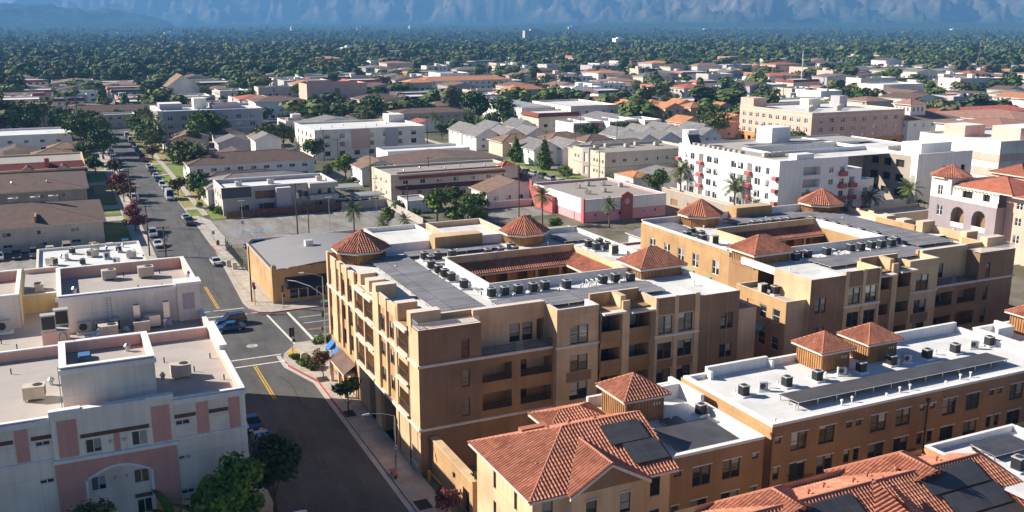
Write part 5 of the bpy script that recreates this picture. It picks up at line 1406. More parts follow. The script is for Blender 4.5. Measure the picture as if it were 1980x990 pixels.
roofface(b, [(57.6, 43.8, 6.5), (57.6, 48, 8.4), (55.3, yr - .1, zr), (55.3, 44.5, 8.6)], 'tile', True); roofface(b, [(53.0, 48, 8.4), (53.0, 43.8, 6.5), (55.3, 44.5, 8.6), (55.3, yr - .1, zr)], 'tile', True)
ridgecap(b, (55.3, yr, zr), (55.3, 44.5, 8.6), 'tile', .17)
b.build('tile_roof', rf)
bits(rf, TILEVENT, [(50 + i * 2.3, 52.2 + (i % 2) * .8, 9.55 - (i % 2) * .3) for i in range(7)], 'roof_vent')
MB().sheet([(66.5, 44), (77.4, 44), (77.4, 55.6), (66.5, 55.6)], 8.4, 'whitedeck').sheet([(77.4, 44), (88, 44), (88, 55.6), (77.4, 55.6)], 8.4, 'whitedeck').build('flat_roof', rf)
b = MB(); b.box(66.41, 77.6, 55.35, 55.69, 8.3, 9.0, 'whitepar'); b.box(77.3, 77.66, 44, 55.3, 8.3, 9.0, 'whitepar'); b.box(66.41, 66.75, 52.8, 55.3, 8.3, 9.0, 'whitepar')
b.build('parapet', rf)
sl = math.atan((zr - 6.2) / (yr - 44.0))
fF = lambda x, v: (x, 44.0 + v * cos(sl), 6.2 + v * sin(sl))
panel_on_slope('solar_array', 'upper solar group on the long tile roof, front right', 59.6, 66.0, 5.4, 7.6, fF)
panel_on_slope('solar_array', 'middle solar group on the long tile roof, front right', 60.4, 66.4, 3.2, 5.2, fF)
panel_on_slope('solar_array', 'lower solar group on the long tile roof, front right', 61.2, 66.8, 1.0, 3.0, fF)
panel_on_slope('solar_array', 'solar group west of the short tile ridge, front right', 47.0, 52.6, 4.6, 7.4, fF)
solar_array('solar_array', 'small tilted solar array on the flat white roof corner, front right', 70.3, 75.4, 51.6, 54.2, 8.4, .03, .5)
place(CONDENSER, 70.6, 49.6, 8.4, 'dark condenser behind the tile hip on the front right flat roof', None, .1, 1.1)
place(CONDENSER, 73.4, 50.3, 8.4, 'dark condenser further east on the front right flat roof', None, .1)

# ------------------------------------------------------------------ ochre corner shop with the humped roof
rg = thing('corner_shop', 'low orange corner shop with humped grey roof and dark awning', 'shop', (40, 167, 0))
b = MB(); gx0, gx1, gy0, gy1 = 29.5, 52, 155.8, 179
sh_ = [(32.2, 41.5, .5, 3.0, .35), (43.5, 46.5, .2, 3.0, .35)]
b.wall('S', gy0, gx0 + .01, gx1, 0, 5.7, 'orange', sh_)
b.wall('W', gx0, gy0, gy1, 0, 5.5, 'peach' if False else 'orange'); b.wall('N', gy1, gx0, gx1, 0, 5.5, 'orange'); b.wall('E', gx1, gy0, gy1, 0, 5.5, 'orange')
b.box(gx0 - .12, gx0 + .7, gy0 - .12, gy0 + .7, 0, 6.3, 'orange'); b.box(gx0 - .02, gx0 + .6, gy0 - .02, gy0 + .6, 6.3, 6.6, 'orange')
b.build('wall', rg)
b = MB(); n = 20
def hump(x, y):
    t = (x - gx0) / (gx1 - gx0); return 5.3 + 1.35 * sin(pi * min(max(t, 0), 1)) * (1 - .25 * ((y - gy0) / (gy1 - gy0) - .5) ** 2)
for i in range(n):
    xa, xb = gx0 + .3 + (gx1 - gx0 - .6) * i / n, gx0 + .3 + (gx1 - gx0 - .6) * (i + 1) / n
    b.face([(xa, gy0 + .25, hump(xa, gy0)), (xb, gy0 + .25, hump(xb, gy0)), (xb, gy1 - .2, hump(xb, gy1)), (xa, gy1 - .2, hump(xa, gy1))], 'greyroll')
    b.face([(xa, gy0 + .25, 5.3), (xb, gy0 + .25, 5.3), (xb, gy0 + .25, hump(xb, gy0)), (xa, gy0 + .25, hump(xa, gy0))], 'greyroll')
b.build('humped_roof', rg)
b = MB()
for i in range(11):
    xa = gx0 + .7 + (gx1 - gx0 - .7) * i / 11; w = (gx1 - gx0 - .7) / 11
    zz = 5.7 + .5 * sin(pi * (xa - gx0) / (gx1 - gx0))
    for j in range(4):
        t0, t1 = j / 4, (j + 1) / 4
        za, zb = zz + .16 * sin(pi * t0), zz + .16 * sin(pi * t1)
        b.face([(xa + w * t0, gy0 - .05, 5.55), (xa + w * t1, gy0 - .05, 5.55), (xa + w * t1, gy0 - .05, zb), (xa + w * t0, gy0 - .05, za)], 'orange')
        b.face([(xa + w * t0, gy0 - .08, za), (xa + w * t1, gy0 - .08, zb), (xa + w * t1, gy0 + .3, zb), (xa + w * t0, gy0 + .3, za)], 'iron')
b.box(gx0 - .03, gx0 + .3, gy0 + .7, gy1, 5.5, 5.75, 'peach', 'greyroll')
b.build('scalloped_parapet', rg)
b = MB(); b.face([(31.5, gy0 - 1.3, 2.95), (42.5, gy0 - 1.3, 2.95), (42.5, gy0 - .02, 3.9), (31.5, gy0 - .02, 3.9)], 'blackawn'); b.box(31.5, 42.5, gy0 - 1.3, gy0 - 1.26, 2.6, 2.95, 'blackawn'); b.box(31.5, 42.5, gy0 - .12, gy0 - .02, 3.9, 4.35, 'blackawn')
b.build('awning', rg)
b = MB(); b.face([(43.0, gy0 - 1.2, 2.9), (47.5, gy0 - 1.2, 2.9), (47.5, gy0 - .02, 3.9), (43.0, gy0 - .02, 3.9)], 'maroonawn'); b.build('maroon_awning', rg)
for i in range(6): window(rg, 'S', gy0, 32.2 + i * 1.55, 33.72 + i * 1.55, .5, 3.0, 'plain', 'aluminium', .3, name='shop_window')
b = MB().box(38.0, 39.4, 168, 169.2, hump(39, 168) - .2, hump(39, 168) + .9, 'whitepar', 'concrete').box(43.6, 45, 163, 164, hump(44, 163) - .3, hump(44, 163) + .9, 'acbeige'); b.build('roof_box', rg)

# ------------------------------------------------------------------ gate wall, street furniture
gw = thing('gate_wall', 'tall tan wall with a doorway, running from the corner block to the front tile-roofed block', 'wall', (31.4, 81, 0))
b = MB(); b.wall('W', 31.3, 75.2, 86.1, 0, 4.0, 'orange', [(76.0, 77.6, .1, 2.6, .35, 'brownst')]); b.wall('E', 31.95, 75.2, 86.1, 0, 4.0, 'orange'); b.box(31.3, 31.95, 75.18, 75.2, 0, 4, 'orange'); b.build('wall', gw)
MB().box(31.2, 32.05, 75.1, 86.15, 4.0, 4.14, 'tan', bottom=True).build('coping', gw)
MB().box(31.62, 31.66, 76.1, 77.5, .1, 2.4, 'iron').build('gate_door', gw)
MB().box(31.15, 31.3, 79.6, 79.8, 2.6, 2.95, 'iron').box(31.1, 31.3, 79.55, 79.85, 2.95, 3.02, 'iron').build('wall_lamp', gw)
t = thing('barrier_arm', 'yellow barrier arm beside the tan gate wall', 'barrier', (30.6, 84.5, 0))
MB().box(30.5, 30.8, 84.9, 85.2, 0, 1.0, 'signyellow').build('housing', t); MB().tube((30.65, 85.05, .9), (30.75, 81.9, .9), .05, .05, 'signyellow', 6).build('boom', t)

def street_light(x, y, h, dx, dy, label, r=.09):
    t = thing('street_light', label, 'street light', (x, y, 0)); z0 = .12 if True else 0
    MB().tube((x, y, z0), (x, y, z0 + .25), .22, .2, 'concrete', 10).build('plinth', t)
    MB().tube((x, y, z0), (x, y, z0 + h), r * 1.25, r * .8, 'galv', 10).build('pole', t)
    pts = [(x + dx * s, y + dy * s, z0 + h + .5 * sin(s * pi / 1.7)) for s in (0, .25, .5, .75, 1.0)]
    a = MB().path(pts, r * .5, 'galv', 8).build('arm', t)
    e = pts[-1]; L = hypot(dx, dy); ux, uy = dx / L, dy / L
    MB().tube((e[0] - ux * .1, e[1] - uy * .1, e[2] + .02), (e[0] + ux * .65, e[1] + uy * .65, e[2] - .04), .15, .11, 'acgrey', 8).build('lamp_head', a)
    return t
sl1 = street_light(28.2, 88.4, 6.0, -2.6, .4, 'curved street light with small sign, on the shaded pavement before the corner block')
MB().box(28.05, 28.35, 88.2, 88.22, 2.5, 2.95, 'signwhite').box(28.1, 28.3, 88.19, 88.2, 2.6, 2.85, 'red').build('parking_sign', sl1)
sl2 = street_light(32.0, 131.9, 10.0, -2.4, 1.4, 'tall street light with signal mast beside the blue awnings')
def signal_head(b, x, y, z, f='S', m='iron'):
    b.box(x - .17, x + .17, y - .13, y + .13, z, z + 1.05, m, bottom=True)
    for i in range(3): b.tube((x, y - .131, z + .2 + i * .33), (x, y - .33, z + .18 + i * .33), .125, .12, m, 8)
ma = MB().path([(32, 131.9, 7.4), (30.6, 133.3, 8.5), (28.9, 135.3, 9.0), (27.8, 136.4, 9.0)], .07, 'galv', 8).build('mast_arm', sl2)
b = MB(); signal_head(b, 27.9, 136.3, 8.0); b.build('signal_head', ma)
b = MB(); signal_head(b, 31.7, 131.5, 4.2); b.build('signal_head', sl2)
MB().box(31.6, 33.1, 131.98, 132.02, 6.2, 6.75, 'signgreen').box(31.75, 32.95, 131.965, 131.98, 6.4, 6.55, 'signwhite').build('street_name_sign', sl2)
MB().box(31.5, 31.75, 131.6, 131.8, 2.2, 2.7, 'iron', bottom=True).build('walk_signal', sl2)
def signal_post(x, y, h, label, back):
    t = thing('traffic_signal', label, 'traffic light', (x, y, 0))
    MB().tube((x, y, .12), (x, y, h - .6), .07, .06, 'galv', 8).tube((x, y, .12), (x, y, .4), .14, .1, 'galv', 8).build('post', t)
    b = MB(); signal_head(b, x, y - .02, h - 1.1)
    if back: b.box(x - .36, x + .36, y - .02, y + .02, h - 1.25, h + .1, 'iron', bottom=True)
    b.build('signal_head', t)
    MB().box(x + .1, x + .4, y - .1, y + .1, h - 2.0, h - 1.55, 'iron', bottom=True).build('walk_signal', t)
    MB().tube((x, y, h - 2.2), (x, y, h - .6), .05, .05, 'galv', 8).build('bracket', t)
signal_post(26.4, 127.9, 4.3, 'black backed traffic signal on the planted street corner', True)
signal_post(30.3, 152.4, 4.0, 'grey traffic signal post in front of the orange shop window', False)
t = thing('pedestrian_signal', 'yellow pedestrian signal post beside the tall wooden pole at the orange shop', 'traffic light', (26.5, 156.0, 0))
MB().tube((26.5, 156, .12), (26.5, 156, 2.9), .06, .06, 'signyellow', 8).build('post', t); MB().box(26.3, 26.7, 155.85, 156.15, 2.9, 3.4, 'iron', bottom=True).build('signal_box', t)
t = thing('bus_sign', 'red sign board on a thin post near the orange shop wall', 'sign', (26.6, 157.4, 0))
MB().tube((26.6, 157.4, .12), (26.6, 157.4, 3.6), .04, .04, 'galv', 6).build('post', t); MB().box(26.4, 26.85, 157.36, 157.4, 2.9, 3.7, 'red', bottom=True).build('sign_board', t)
t = thing('corner_monument', 'small pale arched monument stone among the low corner shrubs', 'sign', (27.3, 125.2, .13))
b = MB(); pts = [(26.85, .13), (27.75, .13), (27.75, 1.25)] + [(27.3 + .45 * cos(a), 1.25 + .28 * sin(a)) for a in [i * pi / 8 for i in range(1, 8)]] + [(26.85, 1.25)]
b.face([(x, 125.0, z) for x, z in pts], 'beige'); b.face([(x, 125.3, z) for x, z in pts][::-1], 'beige')
for i in range(len(pts)): p, q = pts[i], pts[(i + 1) % len(pts)]; b.face([(p[0], 125.0, p[1]), (p[0], 125.3, p[1]), (q[0], 125.3, q[1]), (q[0], 125.0, q[1])], 'beige')
b.build('stone', t); MB().box(26.7, 27.9, 124.9, 125.4, .13, .3, 'concrete').build('plinth', t)
t = thing('bench', 'dark red kerbside bench in the shaded street below the curved light pole', 'bench', (27.5, 87.2, .12))
MB().box(27.35, 27.8, 86.3, 88.0, .5, .57, 'redst', bottom=True).build('seat', t)
for y in (86.5, 87.7): MB().box(27.45, 27.7, y, y + .1, .12, .5, 'iron').build('leg', t)
for x, y, lab in ((27.6, 182.5, 'southern'), (26.9, 185.0, 'northern')):
    t = thing('utility_cabinet', f'{lab} pale utility cabinet of two on the pavement beside the orange shop', 'cabinet', (x, y, .12))
    MB().box(x - .4, x + .4, y - .3, y + .3, .12, 1.35, 'concrete').build('body', t); MB().box(x - .45, x + .45, y - .35, y + .35, 1.35, 1.43, 'trim', bottom=True).build('lid', t); MB().box(x - .32, x + .32, y - .315, y - .302, .25, 1.2, 'beige').build('door', t)
t = thing('litter_bin', 'round brown litter bin on the pavement near the car park', 'bin', (27.9, 205, .12))
MB().tube((27.9, 205, .12), (27.9, 205, 1.0), .32, .36, 'fencewood', 12).build('body', t); MB().tube((27.9, 205, 1.0), (27.9, 205, 1.12), .38, .3, 'iron', 12).build('lid', t)
for x, y, lab in ((27.6, 208.5, 'blue parking sign on the pavement by the car park entrance'), (35.2, 217, 'blue accessible parking sign inside the car park'), (30.0, 172, 'small pink notice on a post beside the orange shop')):
    t = thing('parking_sign', lab, 'sign', (x, y, .01)); MB().tube((x, y, .01), (x, y, 2.4), .035, .035, 'galv', 6).build('post', t); MB().box(x - .28, x + .28, y - .05, y - .03, 1.8, 2.5, 'bluepaint' if 'blue' in lab else 'salmon', bottom=True).build('sign_board', t)

# ------------------------------------------------------------------ the blocks around
REFS = []          # (x, y, phrase): what a label may say a thing stands beside
TAKEN = []         # footprints already built on
def ref(x, y, phrase): REFS.append((x, y, phrase))
def take(x0, x1, y0, y1): TAKEN.append((x0, x1, y0, y1))
for r_ in ((28, 72, 84, 123), (72, 130, 79, 123), (-32, 14, 60, 132), (54, 130, 40, 80), (29, 53, 154, 181), (30, 75, 203, 234), (13, 31, 150, 470), (120, 137, 150, 460)): take(*r_)
def free(x, y, r):
    return not any(a - r < x < b + r and c - r < y < d + r for a, b, c, d in TAKEN)

def evenly(u0, u1, n, w):
    g = (u1 - u0 - n * w) / (n + 1)
    return [(u0 + g + i * (w + g), u0 + g + i * (w + g) + w) for i in range(n)]

def bld(name, label, cat, x0, x1, y0, y1, h, wall, roof, form='flat', rh=2.0, S=(), Wd=(), trim='trim', fm='whiteframe', par=.6, over=.6, phrase=None, tiled=False, group=None, bandz=()):
    """a building with real window openings; S / Wd rows: (z0, z1, n, width, style[, u0, u1[, depth]])"""
    root = thing(name, label, cat, ((x0 + x1) / 2, (y0 + y1) / 2, 0), group)
    b = MB(); ws = []
    for side, rows, pos, a0, a1 in (('S', S, y0, x0, x1), ('W', Wd, x0, y0, y1)):
        hs = []
        for r_ in rows:
            z0, z1, n, w, st = r_[:5]; u0, u1 = r_[5:7] if len(r_) > 6 else (a0, a1); d = r_[7] if len(r_) > 7 else .14
            for p, q in evenly(u0, u1, n, w):
                hs.append((p, q, z0, z1, d) + (('brownst',) if st == 'open' else ()))
                if st != 'open': ws.append((side, pos, p, q, z0, z1, st, d))
        b.wall(side, pos, a0, a1, 0, h, wall, hs)
    b.wall('N', y1, x0, x1, 0, h, wall); b.wall('E', x1, y0, y1, 0, h, wall)
    b.build('wall', root)
    for side, pos, p, q, z0, z1, st, d in ws: window(root, side, pos, p, q, z0, z1, st, fm, d, subs=(y0 < 300))
    b = MB()
    if form == 'flat':
        b.sheet([(x0 + .1, y0 + .1), (x1 - .1, y0 + .1), (x1 - .1, y1 - .1), (x0 + .1, y1 - .1)], h - .05, roof); b.build('flat_roof', root)
        b = MB(); parapet(b, x0, x1, y0, y1, h - .1, h + par, .3, wall, trim); b.build('parapet', root)
    elif form == 'hip': hip(b, x0, x1, y0, y1, h + .12, rh, roof, over, tiled, trim); b.build('hipped_roof', root)
    else: gable(b, x0, x1, y0, y1, h, rh, roof, wall, form, over, trim); b.build('gabled_roof', root)
    if bandz:
        b = MB()
        for z in bandz: b.box(x0 - .1, x1 + .05, y0 - .1, y0 - .005, z, z + .22, trim, bottom=True); b.box(x0 - .1, x0 - .005, y0 - .005, y1, z, z + .22, trim, bottom=True)
        b.build('band', root)
    take(x0 - 1, x1 + 1, y0 - 1, y1 + 1)
    if phrase: ref((x0 + x1) / 2, (y0 + y1) / 2, phrase)
    return root
def extra(root, name, b): return b.build(name, root)
W2 = lambda n, w, st='slider', z=(1.0, 2.2, 3.9, 5.0): [(z[0], z[1], n, w, st), (z[2], z[3], n, w, st)]

r = bld('apartment_building', 'brown-roofed two-storey apartments with beige side wall, behind the small car park', 'apartment building', -30, 6.5, 216, 243, 5.2, 'beige', 'brownroof', 'hip', 2.6, [(3.3, 4.3, 5, 1.7, 'slider'), (1.0, 1.7, 5, 1.8, 'slider')], phrase='the beige brown-roofed apartments')
extra(r, 'chimney', MB().box(-6.4, -6.0, 217, 222, 5.6, 6.9, 'brownst'))
for i, x in enumerate((-10.5, -6.2, -2.6)): place(PACKAGE, x, 231.5, 7.35, f'{ORD[i]} pale roof cooler from the west on the nearest brown roof', 'coolers on the nearest brown roof', 0, 1.1)
r = bld('apartment_building', 'long brown-roofed tan apartments with white sliding windows, second from the car park', 'apartment building', -34, 4.8, 262, 293, 5.4, 'taupe', 'brownroof', 'hip', 2.4, [(3.4, 4.6, 6, 2.0, 'slider')], phrase='the tan brown-roofed apartments')
bits(r, TURB, [(x, y, 6.4) for x, y in ((-20, 268), (-12, 268.5), (-4, 268), (-16, 272), (-8, 273))], 'roof_vent')
r = bld('apartment_building', 'apartments with dark red mansard and yellow flat roof, beside the jacaranda row', 'apartment building', -34, 5.8, 297, 334, 5.6, 'yellow', 'gravel', 'flat', par=.4, trim='yellow', phrase='the red mansard apartments')
b = MB(); roofface(b, [(-34.6, 296, 5.0), (6.4, 296, 5.0), (5.2, 301, 7.6), (-34.6, 301, 7.6)], 'tilebrick'); b.face([(-34, 301.1, 5), (5, 301.1, 5), (5.2, 301, 7.6), (-34.6, 301, 7.6)], 'yellow')
for x in (-20, -9, 0): gable(b, x - 1.6, x + 1.6, 296.5, 300, 5.9, 1.2, 'tilebrick', 'beige', 'y', .2)
extra(r, 'mansard', b)
extra(r, 'chimney', MB().box(-4.6, -3.4, 299, 300.5, 5, 8.8, 'redst'))
for i, (x, y, w, d) in enumerate(((-24, 345, 14, 12), (-9, 352, 12, 11), (-20, 365, 12, 11), (-4, 370, 11, 10))):
    bld('house', f'{ORD[i]} small brown-roofed house from the street bend, behind the red mansard apartments', 'house', x, x + w, y, y + d, 3.2, 'beige', ('brownroof', 'tanroof')[i % 2], ('gx', 'hip', 'gy', 'hip')[i], 1.8, [(1, 2.2, 3, 1.4, 'slider')], group=None)
r = bld('apartment_building', 'long white flat-roofed two-storey building beside the dark street trees', 'apartment building', -42, 4.0, 388, 414, 6.2, 'white', 'whitedeck', 'flat', .4, W2(8, 1.6), phrase='the long white flat-roofed building')
r = bld('apartment_building', 'grey-lavender three-storey apartments with cream corner and arched windows', 'apartment building', 36.6, 78, 412, 443, 10.6, 'lav', 'whitedeck', 'flat', S=[(1.2, 2.9, 7, 2.0, 'double'), (4.5, 6.2, 7, 2.0, 'double'), (7.8, 9.4, 7, 2.0, 'double')], Wd=[(1.2, 2.9, 4, 2, 'double'), (4.5, 6.2, 4, 2, 'double'), (7.8, 9.4, 4, 2, 'double')], trim='whitepar', par=.9, bandz=(3.6, 7.0), phrase='the lavender three-storey apartments')
extra(r, 'penthouse', MB().box(39, 48, 430, 440, 10.5, 13.2, 'lav', 'whitepar').box(53, 58, 431, 438, 10.5, 15, 'cream', 'whitepar').box(60, 72, 428, 440, 10.5, 12.4, 'lav', 'brownroof').box(36.3, 38.4, 411.7, 443.2, 0, 11.7, 'cream', 'whitepar'))
r = bld('apartment_building', 'cream three-storey apartments with pink panels and white flat roof', 'apartment building', 79, 119, 327, 357, 9.6, 'cream', 'whitedeck', 'flat', S=[(1.2, 2.8, 7, 1.9, 'double'), (4.3, 5.9, 7, 1.9, 'double'), (7.2, 8.7, 7, 1.9, 'double')], Wd=[(1.2, 2.8, 4, 1.8, 'double'), (4.3, 5.9, 4, 1.8, 'double'), (7.2, 8.7, 4, 1.8, 'double')], trim='whitepar', fm='bronze', phrase='the cream three-storey apartments')
build_each(MB().box(92, 98.5, 326.8, 326.99, 3.2, 9.9, 'salmon').box(104, 109, 326.8, 326.99, 3.2, 9.9, 'lav'), 'facade_panel', r)
extra(r, 'stair_tower', MB().box(113, 119.2, 350, 357.2, 9.5, 12.4, 'cream', 'whitepar'))
bits(r, TURB, [(83 + i * 5.5, 335 + (i % 3) * 5, 9.6) for i in range(6)], 'roof_vent')
r = bld('apartment_building', 'long white two-storey apartments under a brown hipped roof', 'apartment building', 33, 69.5, 289.5, 305, 5.6, 'white', 'brownroof', 'hip', 2.4, [(3.6, 4.6, 9, 1.7, 'slider'), (.9, 2.1, 9, 1.7, 'slider')], phrase='the long white apartments with brown roof')
bld('house', 'brown-roofed low building with small chimney in front of the long white apartments', 'house', 34, 57, 273, 284, 3.2, 'taupe', 'brownroof', 'hip', 1.7, [(1, 2, 4, 1.5, 'slider')])
bld('garden_canopy', 'white square canopy roof between brown roofs behind the grey apartments', 'canopy', 58.5, 64, 270, 275, 2.6, 'white', 'whitedeck', 'hip', .8)
r = bld('apartment_building', 'pale grey two-storey apartments with dark slanted band, behind the car park fence', 'apartment building', 34.2, 62, 237.6, 252, 5.9, 'grey', 'whitedeck', 'flat', S=[(.5, 2.4, 2, 2.4, 'slider', 37, 45), (3.6, 5.6, 1, 5.0, 'open', 41, 48, 1.6), (.3, 2.5, 1, 4.4, 'open', 41, 48, 1.6), (3.3, 5.2, 1, 3, 'slider', 51.5, 56), (.5, 2.4, 2, 2, 'slider', 52, 60), (3.4, 5.2, 2, 1.8, 'slider', 56, 61.6)], Wd=[(1, 2.2, 3, 1.4, 'slider'), (3.8, 5, 3, 1.4, 'slider')], trim='whitepar', par=.9, phrase='the pale grey apartments by the car park')
b = MB(); b.face([(34.0, 237.0, 4.3), (41, 237.0, 4.3), (41, 237.5, 6.9), (34.0, 237.5, 6.9)], 'greyroof'); b.box(34, 41, 237.0, 237.5, 4.1, 4.3, 'grey'); b.face([(34, 237, 4.3), (34, 237.5, 6.9), (34, 237.58, 4.3)], 'greyroof')
extra(r, 'slanted_band', b)
extra(r, 'stair_tower', MB().box(46.8, 50.4, 235.6, 237.58, 0, 6.3, 'lav', 'whitepar'))
extra(r, 'balcony', MB().box(55, 62.2, 235.3, 237.58, 2.7, 3.9, 'grey').box(55, 62.2, 235.3, 237.58, 5.7, 6.9, 'grey'))
b = MB(); hip(b, 32.8, 62, 252.4, 268, 4.6, 2.4, 'greyroof', .4); b.box(32.8, 62, 252.4, 268, 0, 4.4, 'grey'); extra(r, 'rear_wing', b)
for i, x in enumerate((39.5, 47.5, 60)): place(PACKAGE, x, 246, 5.85, f'{ORD[i]} roof cooler from the west on the pale grey apartments', 'coolers on the pale grey apartments', 0, .9)
f = thing('board_fence', 'red-brown board fence between the car park and the pale grey apartments', 'fence', (48, 233.6, 0))
b = MB()
for i in range(92): x = 34.2 + i * .305; b.box(x, x + .28, 233.55, 233.6, .05, 1.8 + .05 * sin(i * 1.7), 'fencewood')
b.build('boards', f); b = MB()
for i in range(12): b.box(34.2 + i * 2.5, 34.3 + i * 2.5, 233.6, 233.7, 0, 1.85, 'wood')
b.build('fence_posts', f)
t = thing('block_wall', 'grey block wall continuing east of the red-brown board fence', 'wall', (68, 233.3, 0)); MB().box(62.3, 74.2, 233.2, 233.4, 0, 2.0, 'block').build('wall', t); MB().box(74, 74.2, 206, 233.2, 0, 1.8, 'block').build('side_wall', t)
t = thing('block_wall', 'low white block wall along the south side of the car park', 'wall', (50, 204.6, 0)); MB().box(36, 74, 204.4, 204.6, 0, .9, 'trim').build('wall', t)
def carport(x0, x1, y0, y1, lab):
    t = thing('carport', lab, 'carport', ((x0 + x1) / 2, (y0 + y1) / 2, 0)); b = MB(); b.box(x0, x1, y0, y1, 2.5, 2.8, 'whitepar', 'greyroll', True); b.build('roof', t)
    for x in (x0 + .3, x1 - .4):
        for y in (y0 + .2, y1 - .3): MB().box(x, x + .12, y, y + .12, 0, 2.5, 'galv').build('post', t)
carport(66.8, 74.6, 236, 241.5, 'pale flat carport sheltering cars behind the block wall'); carport(63.5, 73, 250, 257, 'pale flat carport roof behind the first carport')
r = bld('motel_building', 'long tan two-storey building with red tile strip and maroon awning band', 'apartment building', 77.9, 115, 241, 258, 6.2, 'beige', 'gravel', 'flat', S=[(4.0, 5.2, 7, 1.5, 'slider'), (.4, 2.3, 8, 1.3, 'slider')], Wd=[(1, 2, 3, 1.2, 'slider'), (4, 5, 3, 1.2, 'slider')], par=.5, phrase='the tan building with red tile strip')
b = MB(); roofface(b, [(80, 240.2, 5.5), (111, 240.2, 5.5), (111, 242, 7.2), (80, 242, 7.2)], 'tilered'); b.face([(80, 242.1, 5.5), (111, 242.1, 5.5), (111, 242, 7.2), (80, 242, 7.2)], 'beige'); roofface(b, [(79, 239.2, 2.7), (118, 239.2, 2.7), (118, 241, 3.7), (79, 241, 3.7)], 'tilebrick')
hip(b, 110.5, 114.5, 241.5, 245, 7.0, 1.2, 'tilered', .3); extra(r, 'tile_roof', b)
bits(r, TURB, [(84 + i * 6, 248 + (i % 2) * 4, 6.2) for i in range(5)], 'roof_vent')
r = bld('apartment_building', 'brown and white low-pitched two-storey building behind the tan one with tile strip', 'apartment building', 88, 122, 266, 284, 5.6, 'grey', 'brownroof', 'gx', 1.6, W2(6, 1.4), phrase='the low brown-roofed building')
r = bld('house', 'white-gabled house with brown roof beside the tan two-storey building', 'house', 78, 89, 268, 280, 5.0, 'white', 'tanroof', 'gx', 2.0, [(1, 2.2, 2, 1.5, 'slider'), (3.4, 4.4, 2, 1.4, 'slider')], [(3.3, 4.3, 1, 1.2, 'slider')])
bld('apartment_building', 'white flat-roofed building with brown sides between cream apartments and gabled house', 'apartment building', 93, 121, 290, 302, 5.8, 'white', 'whitedeck', 'flat', S=W2(6, 1.3))
r = bld('house', 'house with broad tan roof and white gable by the pink building', 'house', 98, 114, 224, 234, 3.2, 'white', 'tanroof', 'gx', 2.6, [(1, 2.2, 4, 1.5, 'slider')], phrase='the tan gabled house')
t = thing('block_wall', 'pale block wall around the tan gabled house yard', 'wall', (104, 219, 0)); MB().box(96, 108.5, 219, 219.2, 0, 1.7, 'trim').build('wall', t)
bld('shed', 'flat-roofed pale shed at the east end of the car park', 'shed', 76, 82, 222, 230, 2.8, 'white', 'greyroll', 'flat', par=.2)
lr = bld('shop_building', 'low pale roof crowded with vents, between the rear pink parapet and the small car park', 'shop', -6, 12, 176, 199, 3.4, 'white', 'whitedeck', 'flat', par=.3)
for i, (x, y) in enumerate(((-3.5, 186), (-1, 189), (1.5, 184), (3.4, 190), (5.6, 187), (8, 192), (9.8, 186), (7, 182), (0, 194), (4, 195))): place((PACKAGE, SPLIT, CONDENSER)[i % 3], x, y, 3.38, f'{ORD[i]} roof machine from the west of the crowd behind the rear pink parapet' if i < 7 else f'{ORD[i - 7]} roof machine of the back row behind the rear pink parapet', 'machines on the low crowded roof', rnd.uniform(0, 6), (1, 1.3, 1)[i % 3])
bits(lr, TURB, [(x, y, 3.4) for x, y in ((-2, 191), (2.5, 193), (6, 195), (9, 196), (10.5, 190))], 'roof_vent')
# pink and white building
r = bld('commercial_building', 'pink and white building with red stepped parapets and gravel roof', 'shop', 109.5, 132, 193, 221, 4.9, 'rose', 'gravel', 'flat', S=[(1.2, 2.1, 6, .8, 'single')], Wd=[(2.2, 3.5, 6, .8, 'single')], trim='whitepar', par=.5, phrase='the pink and white building')
b = MB(); b.box(109.4, 132.1, 192.9, 192.995, 2.6, 5.3, 'white'); b.box(109.38, 109.495, 193, 221, 2.0, 5.4, 'white'); extra(r, 'white_band', b)
b = MB()
b.box(119.2, 122.4, 192.6, 192.88, 0, 5.9, 'redst'); b.face([(119.2, 192.6, 5.9), (122.4, 192.6, 5.9), (120.8, 192.6, 6.8)], 'redst'); b.face([(122.4, 192.88, 5.9), (119.2, 192.88, 5.9), (120.8, 192.88, 6.8)], 'redst')
b.face([(119.2, 192.6, 5.9), (120.8, 192.6, 6.8), (120.8, 192.88, 6.8), (119.2, 192.88, 5.9)], 'redst'); b.face([(122.4, 192.88, 5.9), (120.8, 192.88, 6.8), (120.8, 192.6, 6.8), (122.4, 192.6, 5.9)], 'redst')
b.tube((120.8, 192.6, 4.4), (120.8, 192.54, 4.4), .75, .75, 'rose', 16)
b.box(109.0, 109.36, 192.7, 194, 0, 5.7, 'redst'); b.box(108.6, 109.36, 214, 219, 0, 5.2, 'redst'); b.box(108.2, 109.36, 207, 212, 0, 4.0, 'redst'); b.box(109, 109.36, 220, 221.4, 0, 6.2, 'redst')
build_each(b, 'red_parapet', r)
for i, (x, y) in enumerate(((118, 212), (122, 214), (126, 213), (129, 209), (116, 203), (121, 204))): place(PACKAGE, x, y, 4.85, f'{ORD[i]} roof unit from the west on the pink building', 'roof units on the pink building', rnd.uniform(0, 3), .8)
